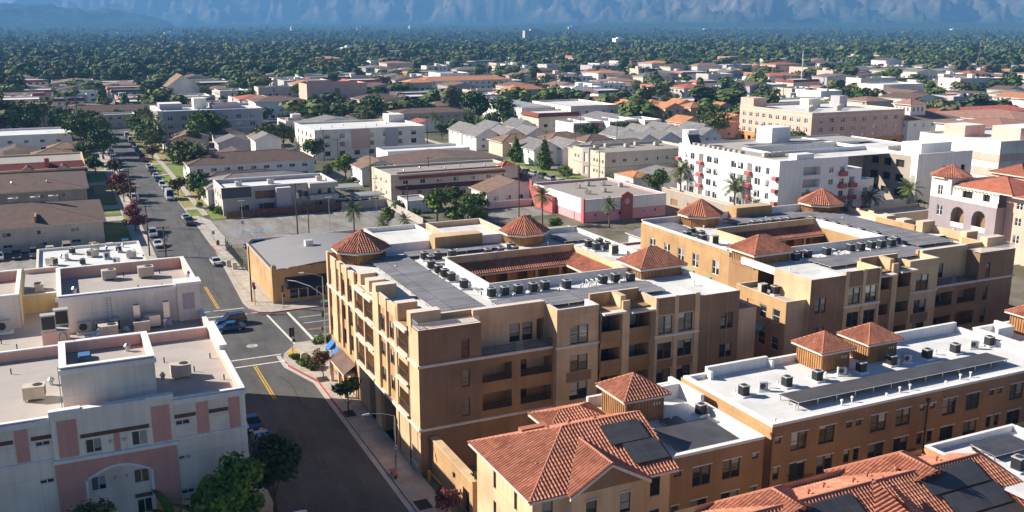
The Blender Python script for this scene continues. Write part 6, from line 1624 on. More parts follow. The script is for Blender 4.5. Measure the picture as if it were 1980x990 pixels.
# beige three-storey with brown entrance bay
r = bld('apartment_building', 'beige three-storey apartments with brown recessed entrance bay', 'apartment building', 145.2, 178, 244.5, 264, 7.9, 'beige', 'gravel', 'flat', S=[(5.4, 6.5, 8, 1.3, 'slider'), (1.5, 2.6, 7, 1.3, 'slider')], Wd=[(5.2, 6.3, 4, 1.0, 'slider', 244.5, 252), (2.0, 3.1, 4, 1.0, 'slider', 244.5, 252), (5.2, 6.3, 2, 1.0, 'slider', 259, 264)], trim='taupe', bandz=(4.0,), phrase='the beige three-storey apartments')
b = MB(); b.wall('W', 144.9, 253.4, 257.4, 0, 8.9, 'mauve', [(254.2, 256.6, 4.6, 7.4, 1.0, 'brownst'), (254.2, 256.6, .8, 3.2, 1.0, 'brownst')]); b.box(144.9, 147, 253.4, 257.4, 8.88, 8.9, 'mauve'); b.wall('S', 253.4, 144.9, 147, 0, 8.9, 'mauve'); b.wall('N', 257.4, 144.9, 147, 7, 8.9, 'mauve'); extra(r, 'entrance_bay', b)
b = MB(); hip(b, 150, 178, 264.3, 276, 6.5, 2.4, 'greyroof', .3); b.box(150, 178, 264.3, 276, 0, 6.3, 'beige'); extra(r, 'rear_wing', b)
for i in range(5): place(PACKAGE, 150 + i * 5.5, 258 + (i % 2) * 3, 7.85, f'{ORD[i]} roof unit from the west on the beige three-storey apartments', 'roof units on the beige apartments', 0, .9)
bld('garage', 'white garage with orange-red roof in front of the beige apartments', 'garage', 143.5, 151, 226, 236, 3.6, 'white', 'tileorange', 'hip', 1.1, over=.2, Wd=[(.3, 2.6, 2, 2.6, 'plain')])
bld('house', 'low grey-roofed house east of the garage with orange-red roof', 'house', 152, 166, 225, 238, 3.4, 'white', 'greyroof', 'gx', 1.4)
bld('house', 'low white-gabled house with brown roof near the round dark tree', 'house', 154, 168, 208, 219, 3.0, 'white', 'brownroof', 'gx', 1.6)
# big white five-storey
r = thing('apartment_building', 'white five-storey apartment block with red balconies, behind the second courtyard block', 'apartment building', (158, 182, 0)); take(140, 200, 160, 206); ref(152, 184, 'the white five-storey apartments')
b = MB(); PW, PS = 142.6, 165.2; ws = []
fl = [3.4, 6.2, 9.0, 11.8, 14.4]
hs = []
for z in fl[:-1] + [13.2]:
    pass
for z in (4.2, 7.0, 9.8, 12.6):
    for y0, y1 in ((199.6, 200.8), (196.6, 198.4), (189.6, 191.6), (187.0, 188.8), (180.2, 182.0), (177.6, 179.6), (171.4, 173.4), (168.4, 169.6)): hs.append((y0, y1, z, z + 1.6)); ws.append(('W', PW, y0, y1, z, z + 1.6, 'slider'))
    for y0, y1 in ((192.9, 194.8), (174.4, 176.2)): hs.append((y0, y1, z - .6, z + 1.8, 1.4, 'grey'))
b.wall('W', PW, PS, 203.5, 0, 15.9, 'white', hs)
h2 = []
for i, z in enumerate((4.2, 7.0, 9.8, 12.6)):
    for x0, x1 in ((157, 158.4), (160.2, 161.6)): h2.append((x0, x1, z, z + 1.3)); ws.append(('S', PS, x0, x1, z, z + 1.3, 'slider'))
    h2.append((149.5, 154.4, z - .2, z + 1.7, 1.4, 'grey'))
b.wall('S', PS, PW, 162.4, 0, 15.9, 'white', h2)
for x0, x1, zt in ((162.4, 166.8, 13.2), (166.8, 170.8, 10.4), (170.8, 174.5, 7.2)):
    zz = [z for z in (4.2, 7.0, 9.8) if z + 2 < zt]
    b.wall('S', PS, x0, x1, 0, zt, 'white', [(x0 + .8, x0 + 2.4, z - .5, z + 1.5, 1.2, 'grey') for z in zz]); b.wall('E', x1, PS, 172, 0, zt, 'white'); b.box(x0, x1, PS + .01, 172, zt - .3, zt - .05, 'whitedeck')
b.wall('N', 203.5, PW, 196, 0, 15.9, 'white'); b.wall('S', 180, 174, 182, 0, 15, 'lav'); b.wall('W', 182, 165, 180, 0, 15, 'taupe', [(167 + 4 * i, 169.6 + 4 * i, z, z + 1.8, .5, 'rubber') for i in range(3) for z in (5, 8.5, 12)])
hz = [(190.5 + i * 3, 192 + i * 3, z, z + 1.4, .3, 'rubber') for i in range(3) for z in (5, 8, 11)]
b.wall('S', 163, 182, 200, 0, 15.2, 'white', hz); b.wall('W', 182, 163, 165, 0, 15.2, 'white'); b.wall('E', 200, 163, 203, 0, 15.2, 'white')
b.wall('S', PS, 174.5, 182, 0, 5, 'white')
b.build('wall', r)
for w_ in ws: window(r, w_[0], w_[1], *w_[2:6], w_[6], 'whiteframe', .14)
b = MB().sheet([(142.7, 165.3), (162.3, 165.3), (162.3, 172), (142.7, 172)], 15.4, 'whitedeck').sheet([(142.7, 172), (152, 172), (152, 203.4), (142.7, 203.4)], 15.4, 'deck').sheet([(152, 190), (196, 190), (196, 203.4), (152, 203.4)], 15.4, 'deck').sheet([(162.3, 172), (182, 172), (182, 180), (162.3, 180)], 14.9, 'whitedeck').sheet([(152, 172), (162.3, 172), (162.3, 180), (152, 180)], 15.4, 'deck').sheet([(182.1, 163.1), (199.9, 163.1), (199.9, 203), (182.1, 203)], 14.9, 'whitedeck').sheet([(152, 180), (182, 180), (182, 190), (152, 190)], 12, 'whitedeck')
b.build('flat_roof', r)
b = MB(); parapet(b, PW, 162.4, PS, 203.5, 15.3, 16.0, .25, 'white', 'whitepar', 'SW'); b.box(152.2, 182, 179.8, 180, 15, 15.9, 'whitepar'); b.box(152, 152.25, 180, 190, 12, 15.9, 'whitepar'); b.box(152, 190, 190, 190.2, 12, 15.8, 'whitepar'); parapet(b, 182, 200, 163, 203, 14.9, 15.6, .25, 'white', 'whitepar', 'SW')
b.box(147.5, 152.5, PS + .3, 168, 15.4, 17.2, 'white', 'whitepar'); b.box(186, 196, 166, 172, 15, 17.6, 'white'); b.box(166, 172, 196, 202, 15.4, 19.5, 'white')
b.face([(143.2, 199, 15.4), (143.2, 203, 15.4), (143.2, 203, 19.4), (143.2, 201.5, 19.4)], 'white'); b.box(143.4, 146.6, 200.8, 203.3, 15.4, 19.4, 'white'); b.face([(143.2, 199, 15.4), (146.6, 199, 15.4), (146.6, 201.5, 19.4), (143.2, 201.5, 19.4)], 'greyroof')
b.build('parapet', r)
for y0, y1 in ((192.7, 195.0), (174.2, 176.4), (165.0, 166.8), (202.2, 203.7)):
    for z in (3.3, 6.1, 8.9, 11.7): MB().box(PW - .9, PW - .005, y0 + .2, y1 - .2, z, z + .9, 'redst', 'rose', True).build('balcony', r)
for x0, zt in ((163.0, 9), (167.4, 6.5), (159.9, 12)):
    for z in (3.3, 6.1, 8.9, 11.7):
        if z < zt: MB().box(x0, x0 + 2, PS - .9, PS - .005, z, z + 1, 'redst', 'rose', True).build('balcony', r)
for y in (182, 172): MB().box(PW - .04, PW - .005, y, y + .2, 0, 15, 'lav').build('drain_pipe', r)
k = 0
for j, (x0, y0, dx, dy, n, lab) in enumerate(((144.5, 199, 0, -2.0, 10, 'west roof edge'), (147.5, 176, 1.6, 0, 4, 'south roof edge'), (186, 176, 1.5, 0, 8, 'east wing roof'))):
    for i in range(n): place(PACKAGE, x0 + dx * i, y0 + dy * i, 15.4 if j < 2 else 14.9, f'{ORD[i]} roof unit in the row on the {lab} of the white five-storey apartments', f'units on the {lab}, white five-storey apartments', rnd.uniform(-.2, .2), .8)
solar_array('solar_array', 'thin dark solar strip over the white five-storey apartments', 155, 181, 191, 194, 15.4, 0, .6)
r = bld('parking_podium', 'tan windowless podium under the palms beside the white five-storey apartments', 'garage', 139.6, 142.0, 166, 206, 4.0, 'taupe', 'deck', 'flat', Wd=[(.6, 2.2, 5, 3, 'open')], par=.3)
# peach hotel
r = bld('hotel', 'peach four-storey hotel with orange base and flat roof', 'hotel', 246.5, 292, 270, 311, 13.6, 'peach', 'whitedeck', 'flat', S=[(4.6, 6.2, 8, 1.9, 'double'), (7.4, 9.0, 8, 1.9, 'double'), (10.6, 12.2, 8, 1.9, 'double')], Wd=[(4.6, 6.2, 10, 1.9, 'double'), (7.4, 9.0, 10, 1.9, 'double'), (10.6, 12.2, 10, 1.9, 'double')], trim='cream', par=.7, bandz=(12.9,), phrase='the peach four-storey hotel')
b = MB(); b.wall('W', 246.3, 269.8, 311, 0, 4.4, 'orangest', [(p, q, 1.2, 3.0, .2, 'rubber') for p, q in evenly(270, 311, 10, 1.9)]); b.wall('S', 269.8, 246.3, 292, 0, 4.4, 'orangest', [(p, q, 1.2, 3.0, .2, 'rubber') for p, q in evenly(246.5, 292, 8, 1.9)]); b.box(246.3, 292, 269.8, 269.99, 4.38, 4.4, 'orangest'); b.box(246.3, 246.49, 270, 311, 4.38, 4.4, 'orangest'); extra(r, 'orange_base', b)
b = MB(); b.box(246.6, 253, 303, 310.9, 13.5, 17.5, 'peach'); b.box(268, 274, 296, 301, 13.5, 17, 'cream'); b.box(281, 285, 293, 298, 13.5, 18, 'lav'); extra(r, 'penthouse', b)
for i in range(6): place(PACKAGE, 256 + i * 4.6, 282 + (i % 3) * 4, 13.55, f'{ORD[i]} roof unit from the west on the peach hotel', 'roof units on the peach hotel', 0, 1.3)
# lilac-striped commercial block
r = bld('commercial_building', 'pale pink banded commercial block below the white Spanish-style buildings', 'office', 252, 292, 196, 226, 11.0, 'cream', 'whitedeck', 'flat', Wd=[(2, 3.5, 3, 1.6, 'plain', 196, 208)], trim='whitepar', phrase='the pink-banded commercial block')
extra(r, 'band', MB().box(251.8, 251.99, 196, 226, 1.2, 3.4, 'salmon').box(251.8, 251.99, 196, 226, 5.6, 7.8, 'salmon').box(251.85, 292, 195.8, 195.99, 1.2, 3.4, 'salmon').box(251.85, 292, 195.8, 195.99, 5.6, 7.8, 'salmon'))
extra(r, 'penthouse', MB().box(258, 267, 214, 222, 11, 14.5, 'salmon', 'whitepar').box(264, 284, 199, 209, 11, 14.8, 'salmon', 'whitepar'))
# Spanish-style white buildings with towers
for i, (x0, x1, y0, y1, h) in enumerate(((292, 318, 268, 284, 10), (300, 330, 232, 262, 9.5), (330, 372, 250, 300, 9))):
    bld('apartment_building', ('white building with mauve hipped roof beside the white tower', 'white Spanish-style building with mauve roofs above the pink-banded block', 'long mauve-roofed white building at the right, beyond the white towers')[i], 'apartment building', x0, x1, y0, y1, h, 'white', 'mauveroof', 'hip', 2.4, [(h - 2.6, h - 1.2, 5, 1.4, 'double')], [(h - 2.6, h - 1.2, 5, 1.4, 'double'), (3, 4.4, 5, 1.4, 'double')], over=.8)
for i, (x, y, w, h) in enumerate(((297, 272, 8, 15.5), (318, 226, 9, 15.0))):
    bld('bell_tower', ('white square tower with mauve pyramid roof beside the peach hotel', 'white square tower with mauve pyramid roof at the right edge')[i], 'tower', x, x + w, y, y + w, h, 'white', 'mauveroof', 'hip', 2.0, [(h - 2.6, h - 1, 3, 1.0, 'open')], [(h - 2.6, h - 1, 4, 1.0, 'open')], over=.9)
ref(310, 262, 'the white towers with mauve roofs')
# purple-grey building with arches, right edge
r = thing('apartment_building', 'cream and purple-grey building with two tall arches and tile turret, right edge', 'apartment building', (170, 138, 0)); take(160, 210, 112, 155); ref(168, 140, 'the purple-grey building with arches')
b = MB(); SX = 163
def archwall(b, pos, y0, y1, ztop, zspring, z0, m):
    """a tall arched opening in a west wall, seen through to a shaded loggia"""
    n = 10; ym = (y0 + y1) / 2; rr = (y1 - y0) / 2
    pts = [(y0 + (y1 - y0) * i / n, zspring + rr * math.sqrt(max(0, 1 - (2 * i / n - 1) ** 2))) for i in range(n + 1)]
    for (ya, za), (yb, zb) in zip(pts[:-1], pts[1:]):
        b.face([(pos, ya, za), (pos, ya, ztop), (pos, yb, ztop), (pos, yb, zb)], m); b.face([(pos, ya, za), (pos, yb, zb), (pos + 1.5, yb, zb), (pos + 1.5, ya, za)], m)
    for y in (y0, y1): b.face([(pos, y, z0), (pos, y, zspring), (pos + 1.5, y, zspring), (pos + 1.5, y, z0)], m)
ar = [(133.2, 136.4), (128.2, 131.4)]
b.wall('W', SX, 126.0, 142, 0, 5.2, 'mauve'); 
for a0, a1 in ((126.0, 128.2), (131.4, 133.2), (136.4, 142)): b.wall('W', SX, a0, a1, 5.2, 10.6, 'mauve', [(138.6, 140, 7, 9.2)] if a0 > 136 else [])
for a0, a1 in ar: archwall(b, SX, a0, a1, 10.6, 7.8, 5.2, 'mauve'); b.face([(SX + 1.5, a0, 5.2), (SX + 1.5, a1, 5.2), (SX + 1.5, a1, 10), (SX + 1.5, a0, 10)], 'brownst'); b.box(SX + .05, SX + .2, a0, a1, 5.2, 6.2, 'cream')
b.wall('W', SX + .3, 126.0, 137, 10.6, 13.3, 'cream', [(128, 129.6, 10.8, 12.8, .5, 'rubber'), (132, 134.4, 10.8, 12.8, .5, 'rubber')])
b.box(SX, SX + .3, 126, 142, 10.58, 10.62, 'cream')
b.wall('W', SX, 137, 142, 10.6, 14.6, 'cream', [(139, 140.2, 11.2, 13.2)]); b.wall('S', 137, SX, 170, 10, 14.6, 'cream'); b.wall('N', 142, SX, 200, 0, 13.5, 'cream')
b.wall('W', SX + 2.6, 112, 126, 0, 13.0, 'peach', [(y, y + 1.4, z, z + 1.6, .14) for y in (114, 118, 122.4) for z in (4, 7.4, 10.6)]); b.wall('S', 126, SX, SX + 2.6, 0, 10.6, 'mauve'); b.wall('S', 112, SX + 2.6, 200, 0, 13, 'cream')
b.build('wall', r)
for y in (114, 118, 122.4):
    for z in (4, 7.4, 10.6): window(r, 'W', SX + 2.6, y, y + 1.4, z, z + 1.6, 'double', 'whiteframe', .14)
window(r, 'W', SX, 138.6, 140, 7, 9.2, 'double', 'whiteframe'); window(r, 'W', SX, 139, 140.2, 11.2, 13.2, 'double', 'whiteframe')
b = MB(); hip(b, SX + 1.2, 176, 124, 137, 13.5, 2.2, 'tileflat', .7); hip(b, SX + 1, 184, 112, 122.5, 13.3, 1.8, 'tileflat', .7); b.build('tile_roof', r)
b = MB(); n = 8; ang = [pi / 8 + i * pi / 4 for i in range(n)]; cx_, cy_ = 166.2, 140
for i in range(n):
    p, q = [(cx_ + 4.2 * cos(a), cy_ + 4.2 * sin(a), 14.9) for a in (ang[i], ang[(i + 1) % n])]
    roofface(b, [p, q, (cx_, cy_, 17.2)], 'tile', True); ridgecap(b, p, (cx_, cy_, 17.2), 'tile', .13)
b.prism([(cx_ + 3.4 * cos(a), cy_ + 3.4 * sin(a)) for a in ang], 13.4, 14.9, 'cream'); b.prism([(cx_ + 4.1 * cos(a), cy_ + 4.1 * sin(a)) for a in ang], 14.6, 14.88, 'trim'); b.build('turret', r)
MB().box(163.05, 163.25, 126, 137, 10.62, 11.5, 'cream').build('terrace_parapet', r)
b = MB()
for i in range(13): b.box(162.8, 165.2, 126.2 + i * .85, 126.35 + i * .85, 13.05, 13.2, 'greenawn')
b.build('pergola', r)
tiletower_pts = [(182, 135), (190, 128)]
for i, (x, y) in enumerate(tiletower_pts):
    bld('roof_pavilion', f'{("near", "further")[i]} small tile-roofed pavilion behind the building with two arches', 'pavilion', x, x + 9, y, y + 8, 14.2 - i, 'peach', 'tileflat', 'hip', 2.0)
# low roofs between the orange shop and the car park, and around
bld('shop_building', 'low white flat-roofed building behind the corner block tower', 'shop', 53.5, 64.5, 163, 184, 4.6, 'white', 'whitedeck', 'flat', S=[(.5, 2.8, 3, 2, 'plain')], par=.7, phrase='the low white flat-roofed shop')
bld('shop_building', 'low tan building with stepped parapet beside the low white shop', 'shop', 66, 78, 160, 182, 4.8, 'tan', 'whitedeck', 'flat', S=[(.5, 2.8, 3, 2, 'plain')], par=.9)
bld('shop_building', 'pale low building with red front behind the corner block, by the small palms', 'shop', 79, 96, 159, 176, 3.3, 'beige', 'whitedeck', 'flat', S=[(.5, 2.6, 4, 2, 'plain')], par=.4, phrase='the pale low shop building')
bld('garage', 'white low garage with grey gabled roof near the small palms', 'garage', 106, 118, 156, 168, 2.8, 'white', 'greyroof', 'gx', 1.2, [(.3, 2.4, 3, 2.4, 'plain')])
bld('shop_building', 'dark red low building with white roof between the two courtyard blocks', 'shop', 97.5, 104.5, 152, 158, 3.0, 'redst', 'whitedeck', 'flat', par=.3)
bld('shop_building', 'long grey low building across the street behind the second courtyard block', 'shop', 122 + 16, 180, 152.5, 160, 4.2, 'taupe', 'deck', 'flat', S=[(.5, 2.6, 8, 2, 'plain')], par=.5)
t = thing('chainlink_fence', 'dark mesh fence beside the orange shop and its yard', 'fence', (29.4, 192, 0))
b = MB()
for i in range(9): b.box(28.9 + i * .02, 28.98 + i * .02, 181 + i * 2.6, 181.08 + i * 2.6, .1, 2.2, 'iron')
b.build('fence_posts', t); b = MB()
for i in range(105): b.box(28.93, 28.95, 181 + i * .2, 181.03 + i * .2, .2, 2.1, 'iron')
b.build('mesh_panel', t)

# second rank: houses and townhouses that can be told apart
for i in range(5):
    x = 182 + i * 8.2; y = 331 + (i % 2) * 5
    bld('townhouse', f'{ORD[i]} white townhouse from the west in the row with red tile strips', 'townhouse', x, x + 8, y, y + 15, 7.0, 'white', 'whitedeck', 'flat', S=[(4.4, 5.6, 2, 1.2, 'slider'), (1, 2.3, 2, 1.2, 'slider')], par=.9, group='white townhouses with red tile strips')
    b = MB(); roofface(b, [(x + .4, y - .9, 5.9), (x + 7.6, y - .9, 5.9), (x + 7.6, y - .02, 7.2), (x + .4, y - .02, 7.2)], 'tilered'); b.build('tile_strip', [o for o in COL.objects if o.name.startswith('townhouse')][-1])
ref(200, 340, 'the white townhouses with red strips')
r = bld('apartment_building', 'long cream building with white roof ribs and small square windows', 'apartment building', 189, 206, 392, 436, 8.4, 'cream', 'whitedeck', 'flat', [(5.6, 6.8, 5, 1.2, 'slider'), (2, 3.2, 5, 1.2, 'slider')], S=[(5.6, 6.8, 4, 1.2, 'slider')], Wd=[(5.8, 6.8, 12, 1.1, 'slider'), (2, 3.2, 12, 1.1, 'slider')], par=.5, phrase='the long cream building with white roof ribs')
extra(r, 'roof_ribs', MB().box(190, 205, 394, 394.3, 8.3, 9.4, 'whitepar') if False else (lambda b: [b.box(190, 205, 394 + i * 3.6, 394.4 + i * 3.6, 8.3, 9.5, 'whitepar') for i in range(12)] and b)(MB()))
bld('apartment_building', 'second cream building with red mansard ends behind the ribbed one', 'apartment building', 214, 240, 392, 432, 8.2, 'cream', 'whitedeck', 'flat', S=[(5.6, 6.8, 5, 1.2, 'slider')], Wd=[(5.6, 6.8, 9, 1.2, 'slider')], trim='tilered', par=.8)
k = 0
for i, (x, y) in enumerate(((254, 396), (266, 392), (278, 388), (290, 384), (256, 416), (270, 412), (284, 408), (231, 328), (243, 322), (255, 330))):
    bld('townhouse', f'{ORD[k]} orange tile-roofed peach townhouse from the left', 'townhouse', x, x + 10.5, y, y + 11, 6.4, 'peach', 'tileorange', ('gx', 'gy', 'hip')[i % 3], 2.2, [(4.2, 5.4, 2, 1.2, 'slider'), (1, 2.4, 2, 1.4, 'slider')], [(4.2, 5.4, 2, 1.2, 'slider')], group='orange tile-roofed townhouses'); k += 1
ref(272, 398, 'the orange-roofed townhouses'); ref(246, 328, 'the near orange-roofed townhouses')
k = 0
for i, (x, y) in enumerate(((139, 327), (148, 324), (157, 322), (140, 344), (152, 346), (166, 350), (141, 283), (150, 280), (182, 285), (193, 288), (204, 290), (215, 293), (186, 304), (198, 308), (210, 312), (222, 306))):
    bld('house', f'{ORD[i]} grey-roofed white gabled house from the left street corner', 'house', x, x + 9.4, y, y + 13, 5.4, 'white', 'greyroof', ('gy', 'gx')[i % 2], 2.6, [(1, 2.2, 2, 1.2, 'slider'), (3.6, 4.6, 2, 1.1, 'slider')], [(3.6, 4.6, 2, 1.1, 'slider')], group='grey-roofed white gabled houses')
ref(150, 330, 'the grey-roofed gabled houses'); ref(205, 298, 'the grey roofs behind the beige apartments')
for i, (x, y, w, d) in enumerate(((141, 308, 15, 12), (159, 306, 16, 12), (143, 296, 12, 9), (168, 296, 12, 10))):
    bld('house', f'{ORD[i]} tan hip-roofed house from the west near the pointed green trees', 'house', x, x + w, y, y + d, 5.0, 'beige', 'tanroof', 'hip', 2.2, [(1, 2.2, 3, 1.3, 'slider'), (3.2, 4.2, 3, 1.3, 'slider')], group='tan hip-roofed houses')
bld('apartment_building', 'brown-fascia two-storey apartments behind the cream three-storey apartments', 'apartment building', 128 + 12, 174, 418, 434, 6.2, 'beige', 'brownroof', 'hip', 1.6, W2(9, 1.4), phrase='the brown-fascia two-storey apartments')
bld('house', 'white-fronted small building with red roof below the brown-fascia apartments', 'house', 139, 152, 396, 408, 3.6, 'white', 'tilered', 'gx', 1.4)
bld('apartment_building', 'small beige building with arched door at the head of the street', 'apartment building', 15, 32, 472, 484, 5.4, 'beige', 'whitedeck', 'flat', S=W2(4, 1.6), phrase='the beige building at the street head')
bld('apartment_building', 'long brown-roofed building behind the beige one at the street head', 'apartment building', -46, 58, 496, 512, 5.6, 'beige', 'brownroof', 'hip', 2.4, W2(16, 1.5), phrase='the long brown roof at the street head')
for i, (x, y, w, d, rf_, wl_, fo) in enumerate(((40, 386, 12, 10, 'tanroof', 'beige', 'gy'), (55, 388, 11, 10, 'brownroof', 'white', 'hip'), (62, 344, 9, 9, 'greyroof', 'white', 'gy'), (46, 322, 12, 10, 'brownroof', 'lav', 'gx'), (34, 364, 13, 11, 'brownroof', 'white', 'hip'), (52, 362, 12, 10, 'greyroof', 'lav', 'gx'), (66, 372, 10, 10, 'tanroof', 'beige', 'gx'))):
    bld('house', f'{("tan front-gabled", "brown hip-roofed white", "white front-gabled", "brown-gabled lavender", "brown hipped white street-side", "grey-gabled lavender", "tan side-gabled")[i]} house between the street and the cream apartments', 'house', x, x + w, y, y + d, 3.6 if i != 2 else 6, wl_, rf_, fo, 2.0, [(1, 2.2, 2, 1.3, 'slider')])
# white hall with the dark emblem
r = bld('church_hall', 'tall white windowless hall with dark emblem on its side, beyond the hotel', 'church', 428, 460, 413, 433, 11.8, 'white', 'whitedeck', 'flat', par=.5, phrase='the white hall with dark emblem')
b = MB()
for i, (w, z0, z1) in enumerate(((6.0, 7.2, 9.2), (4.6, 5.6, 7.2), (3.0, 4.2, 5.6), (1.4, 3.0, 4.2))): b.box(450 - w / 2, 450 + w / 2, 412.9, 412.99, z0, z1, 'iron', bottom=True)
extra(r, 'emblem', b)
bld('warehouse', 'pale vaulted warehouse with green base in front of the white hall', 'warehouse', 340, 385, 396, 414, 6.2, 'cream', 'whitedeck', 'flat', S=[(1, 3.5, 7, 3, 'open')], par=.4)
bld('commercial_building', 'red and white low store with red fascia at the far right', 'shop', 452, 486, 330, 350, 6, 'white', 'whitedeck', 'flat', S=[(.6, 2.6, 6, 3, 'plain')], trim='redst', par=1.4, phrase='the store with red fascia')
bld('apartment_building', 'long red-roofed white building with small gables at the right', 'apartment building', 345, 420, 312, 328, 6, 'white', 'tilered', 'hip', 2.2, W2(12, 1.5), phrase='the long red-roofed white building')
bld('church', 'pale steep-gabled church with arched window, left of the tan flat-topped block', 'church', 62, 84, 640, 668, 7, 'cream', 'tanroof', 'gx', 8, Wd=[(2, 7, 1, 4, 'plain')], phrase='the steep-gabled church')
bld('apartment_building', 'tan flat-topped block with dark stair slot, left of the pinkish rows', 'apartment building', 132, 168, 560, 580, 11.5, 'peach', 'tilered', 'flat', S=[(2, 9.5, 1, 3, 'open')], trim='tilered', par=.8, phrase='the tan flat-topped block')
bld('apartment_building', 'long terracotta-roofed white building in the middle distance', 'apartment building', 232, 300, 640, 660, 7.5, 'white', 'tileorange', 'hip', 2.5, W2(14, 1.6, z=(1.5, 3, 5, 6.4)), phrase='the long terracotta roof')

# ------------------------------------------------------------------ trees
def leaves(seed, lobes, n, size, up=.25, droop=0.0, aspect=.62, inner=.55, wild=.55):
    """n leaf clumps spread through the volume of ellipsoid lobes (cx, cy, cz, rx, ry, rz); returns quad corners"""
    g = np.random.default_rng(seed)
    L = np.array(lobes, float); vol = (L[:, 3] * L[:, 4] * L[:, 5]) ** .72
    k = g.choice(len(L), n, p=vol / vol.sum())
    d = g.normal(size=(n, 3)); d /= np.linalg.norm(d, axis=1)[:, None]
    r = inner + (1 - inner) * g.random(n) ** .6
    r *= 1 + .16 * g.normal(size=n)
    c = L[k, :3] + d * L[k, 3:] * r[:, None]
    nrm = d * .9 + g.normal(size=(n, 3)) * wild; nrm[:, 2] += up
    nrm /= np.linalg.norm(nrm, axis=1)[:, None]
    t = g.normal(size=(n, 3)); t -= nrm * (t * nrm).sum(1)[:, None]; t /= np.linalg.norm(t, axis=1)[:, None]
    t[:, 2] -= droop
    b = np.cross(nrm, t)
    s = size * (.55 + .9 * g.random(n))[:, None]
    a = s * aspect
    q = np.stack([c - t * s - b * a * .5, c + b * a * -1.0 + t * s * .1, c + t * s, c + b * a + t * s * .05], 1)
    return q.reshape(-1, 3)

def quadmesh(name, V, mat, mats=None):
    me = bpy.data.meshes.new(name); n = len(V) // 4
    me.vertices.add(len(V)); me.vertices.foreach_set('co', V.astype(np.float32).ravel())
    me.loops.add(len(V)); me.loops.foreach_set('vertex_index', np.arange(len(V), dtype=np.int32))
    me.polygons.add(n); me.polygons.foreach_set('loop_start', np.arange(0, len(V), 4, dtype=np.int32)); me.polygons.foreach_set('loop_total', np.full(n, 4, dtype=np.int32))
    for m in ([mat] if isinstance(mat, str) else mat): me.materials.append(M[m])
    if mats is not None: me.polygons.foreach_set('material_index', mats.astype(np.int32))
    me.update(calc_edges=True)
    return me

def lobes_round(seed, h, w, base, k=9, squash=1.0):
    g = random.Random(seed); out = []
    zc = (base + h) / 2; rz = (h - base) / 2
    out.append((0, 0, zc, w * .24, w * .24, rz * .6))
    for i in range(k):
        a = 2 * pi * i / k + g.uniform(-.4, .4); e = g.uniform(-.75, .95)
        rr = w * .5 * cos(e * 1.2) * g.uniform(.48, .8)
        s = g.uniform(.16, .28)
        out.append((rr * cos(a), rr * sin(a), zc + rz * e * .68, w * s, w * s, max(rz * s * 1.45, w * s * .6) * squash))
    return out

def branches(b, seed, h, base, w, m='bark', r=.16):
    g = random.Random(seed)
    top = base + (h - base) * .45
    b.tube((0, 0, 0), (g.uniform(-.15, .15), g.uniform(-.15, .15), base * .7), r * 1.5, r, m, 8)
    b.tube((0, 0, base * .68), (g.uniform(-.3, .3), g.uniform(-.3, .3), top), r, r * .5, m, 7)
    for i in range(5):
        a = 2 * pi * i / 5 + g.uniform(-.4, .4); z0 = base * g.uniform(.6, 1.05)
        b.tube((0, 0, z0), (w * .33 * cos(a), w * .33 * sin(a), z0 + (h - base) * g.uniform(.3, .6)), r * .55, r * .18, m, 6)

def broad(h, w, base, n, size, leaf, seed, k=9, squash=1.0, r=.16, inner=.5, trunk=True):
    """a crown mesh and a trunk mesh"""
    c = quadmesh('crown', leaves(seed, lobes_round(seed, h, w, base, k, squash), n, size, inner=inner), leaf)
    t = MB(); branches(t, seed, h, base, w, r=r)
    return c, t.mesh('trunk')

def conifer(h, w, n, size, leaf, seed):
    lob = []
    for i in range(9):
        t = i / 8; rr = w / 2 * (1 - t) ** .8 * (1 if i else .7) + .15
        lob.append((0, 0, h * (.1 + .88 * t), rr, rr, h * .085))
    t = MB().tube((0, 0, 0), (0, 0, h * .9), .2, .04, 'bark', 7)
    return quadmesh('crown', leaves(seed, lob, n, size, up=-.1, droop=.35), leaf), t.mesh('trunk')

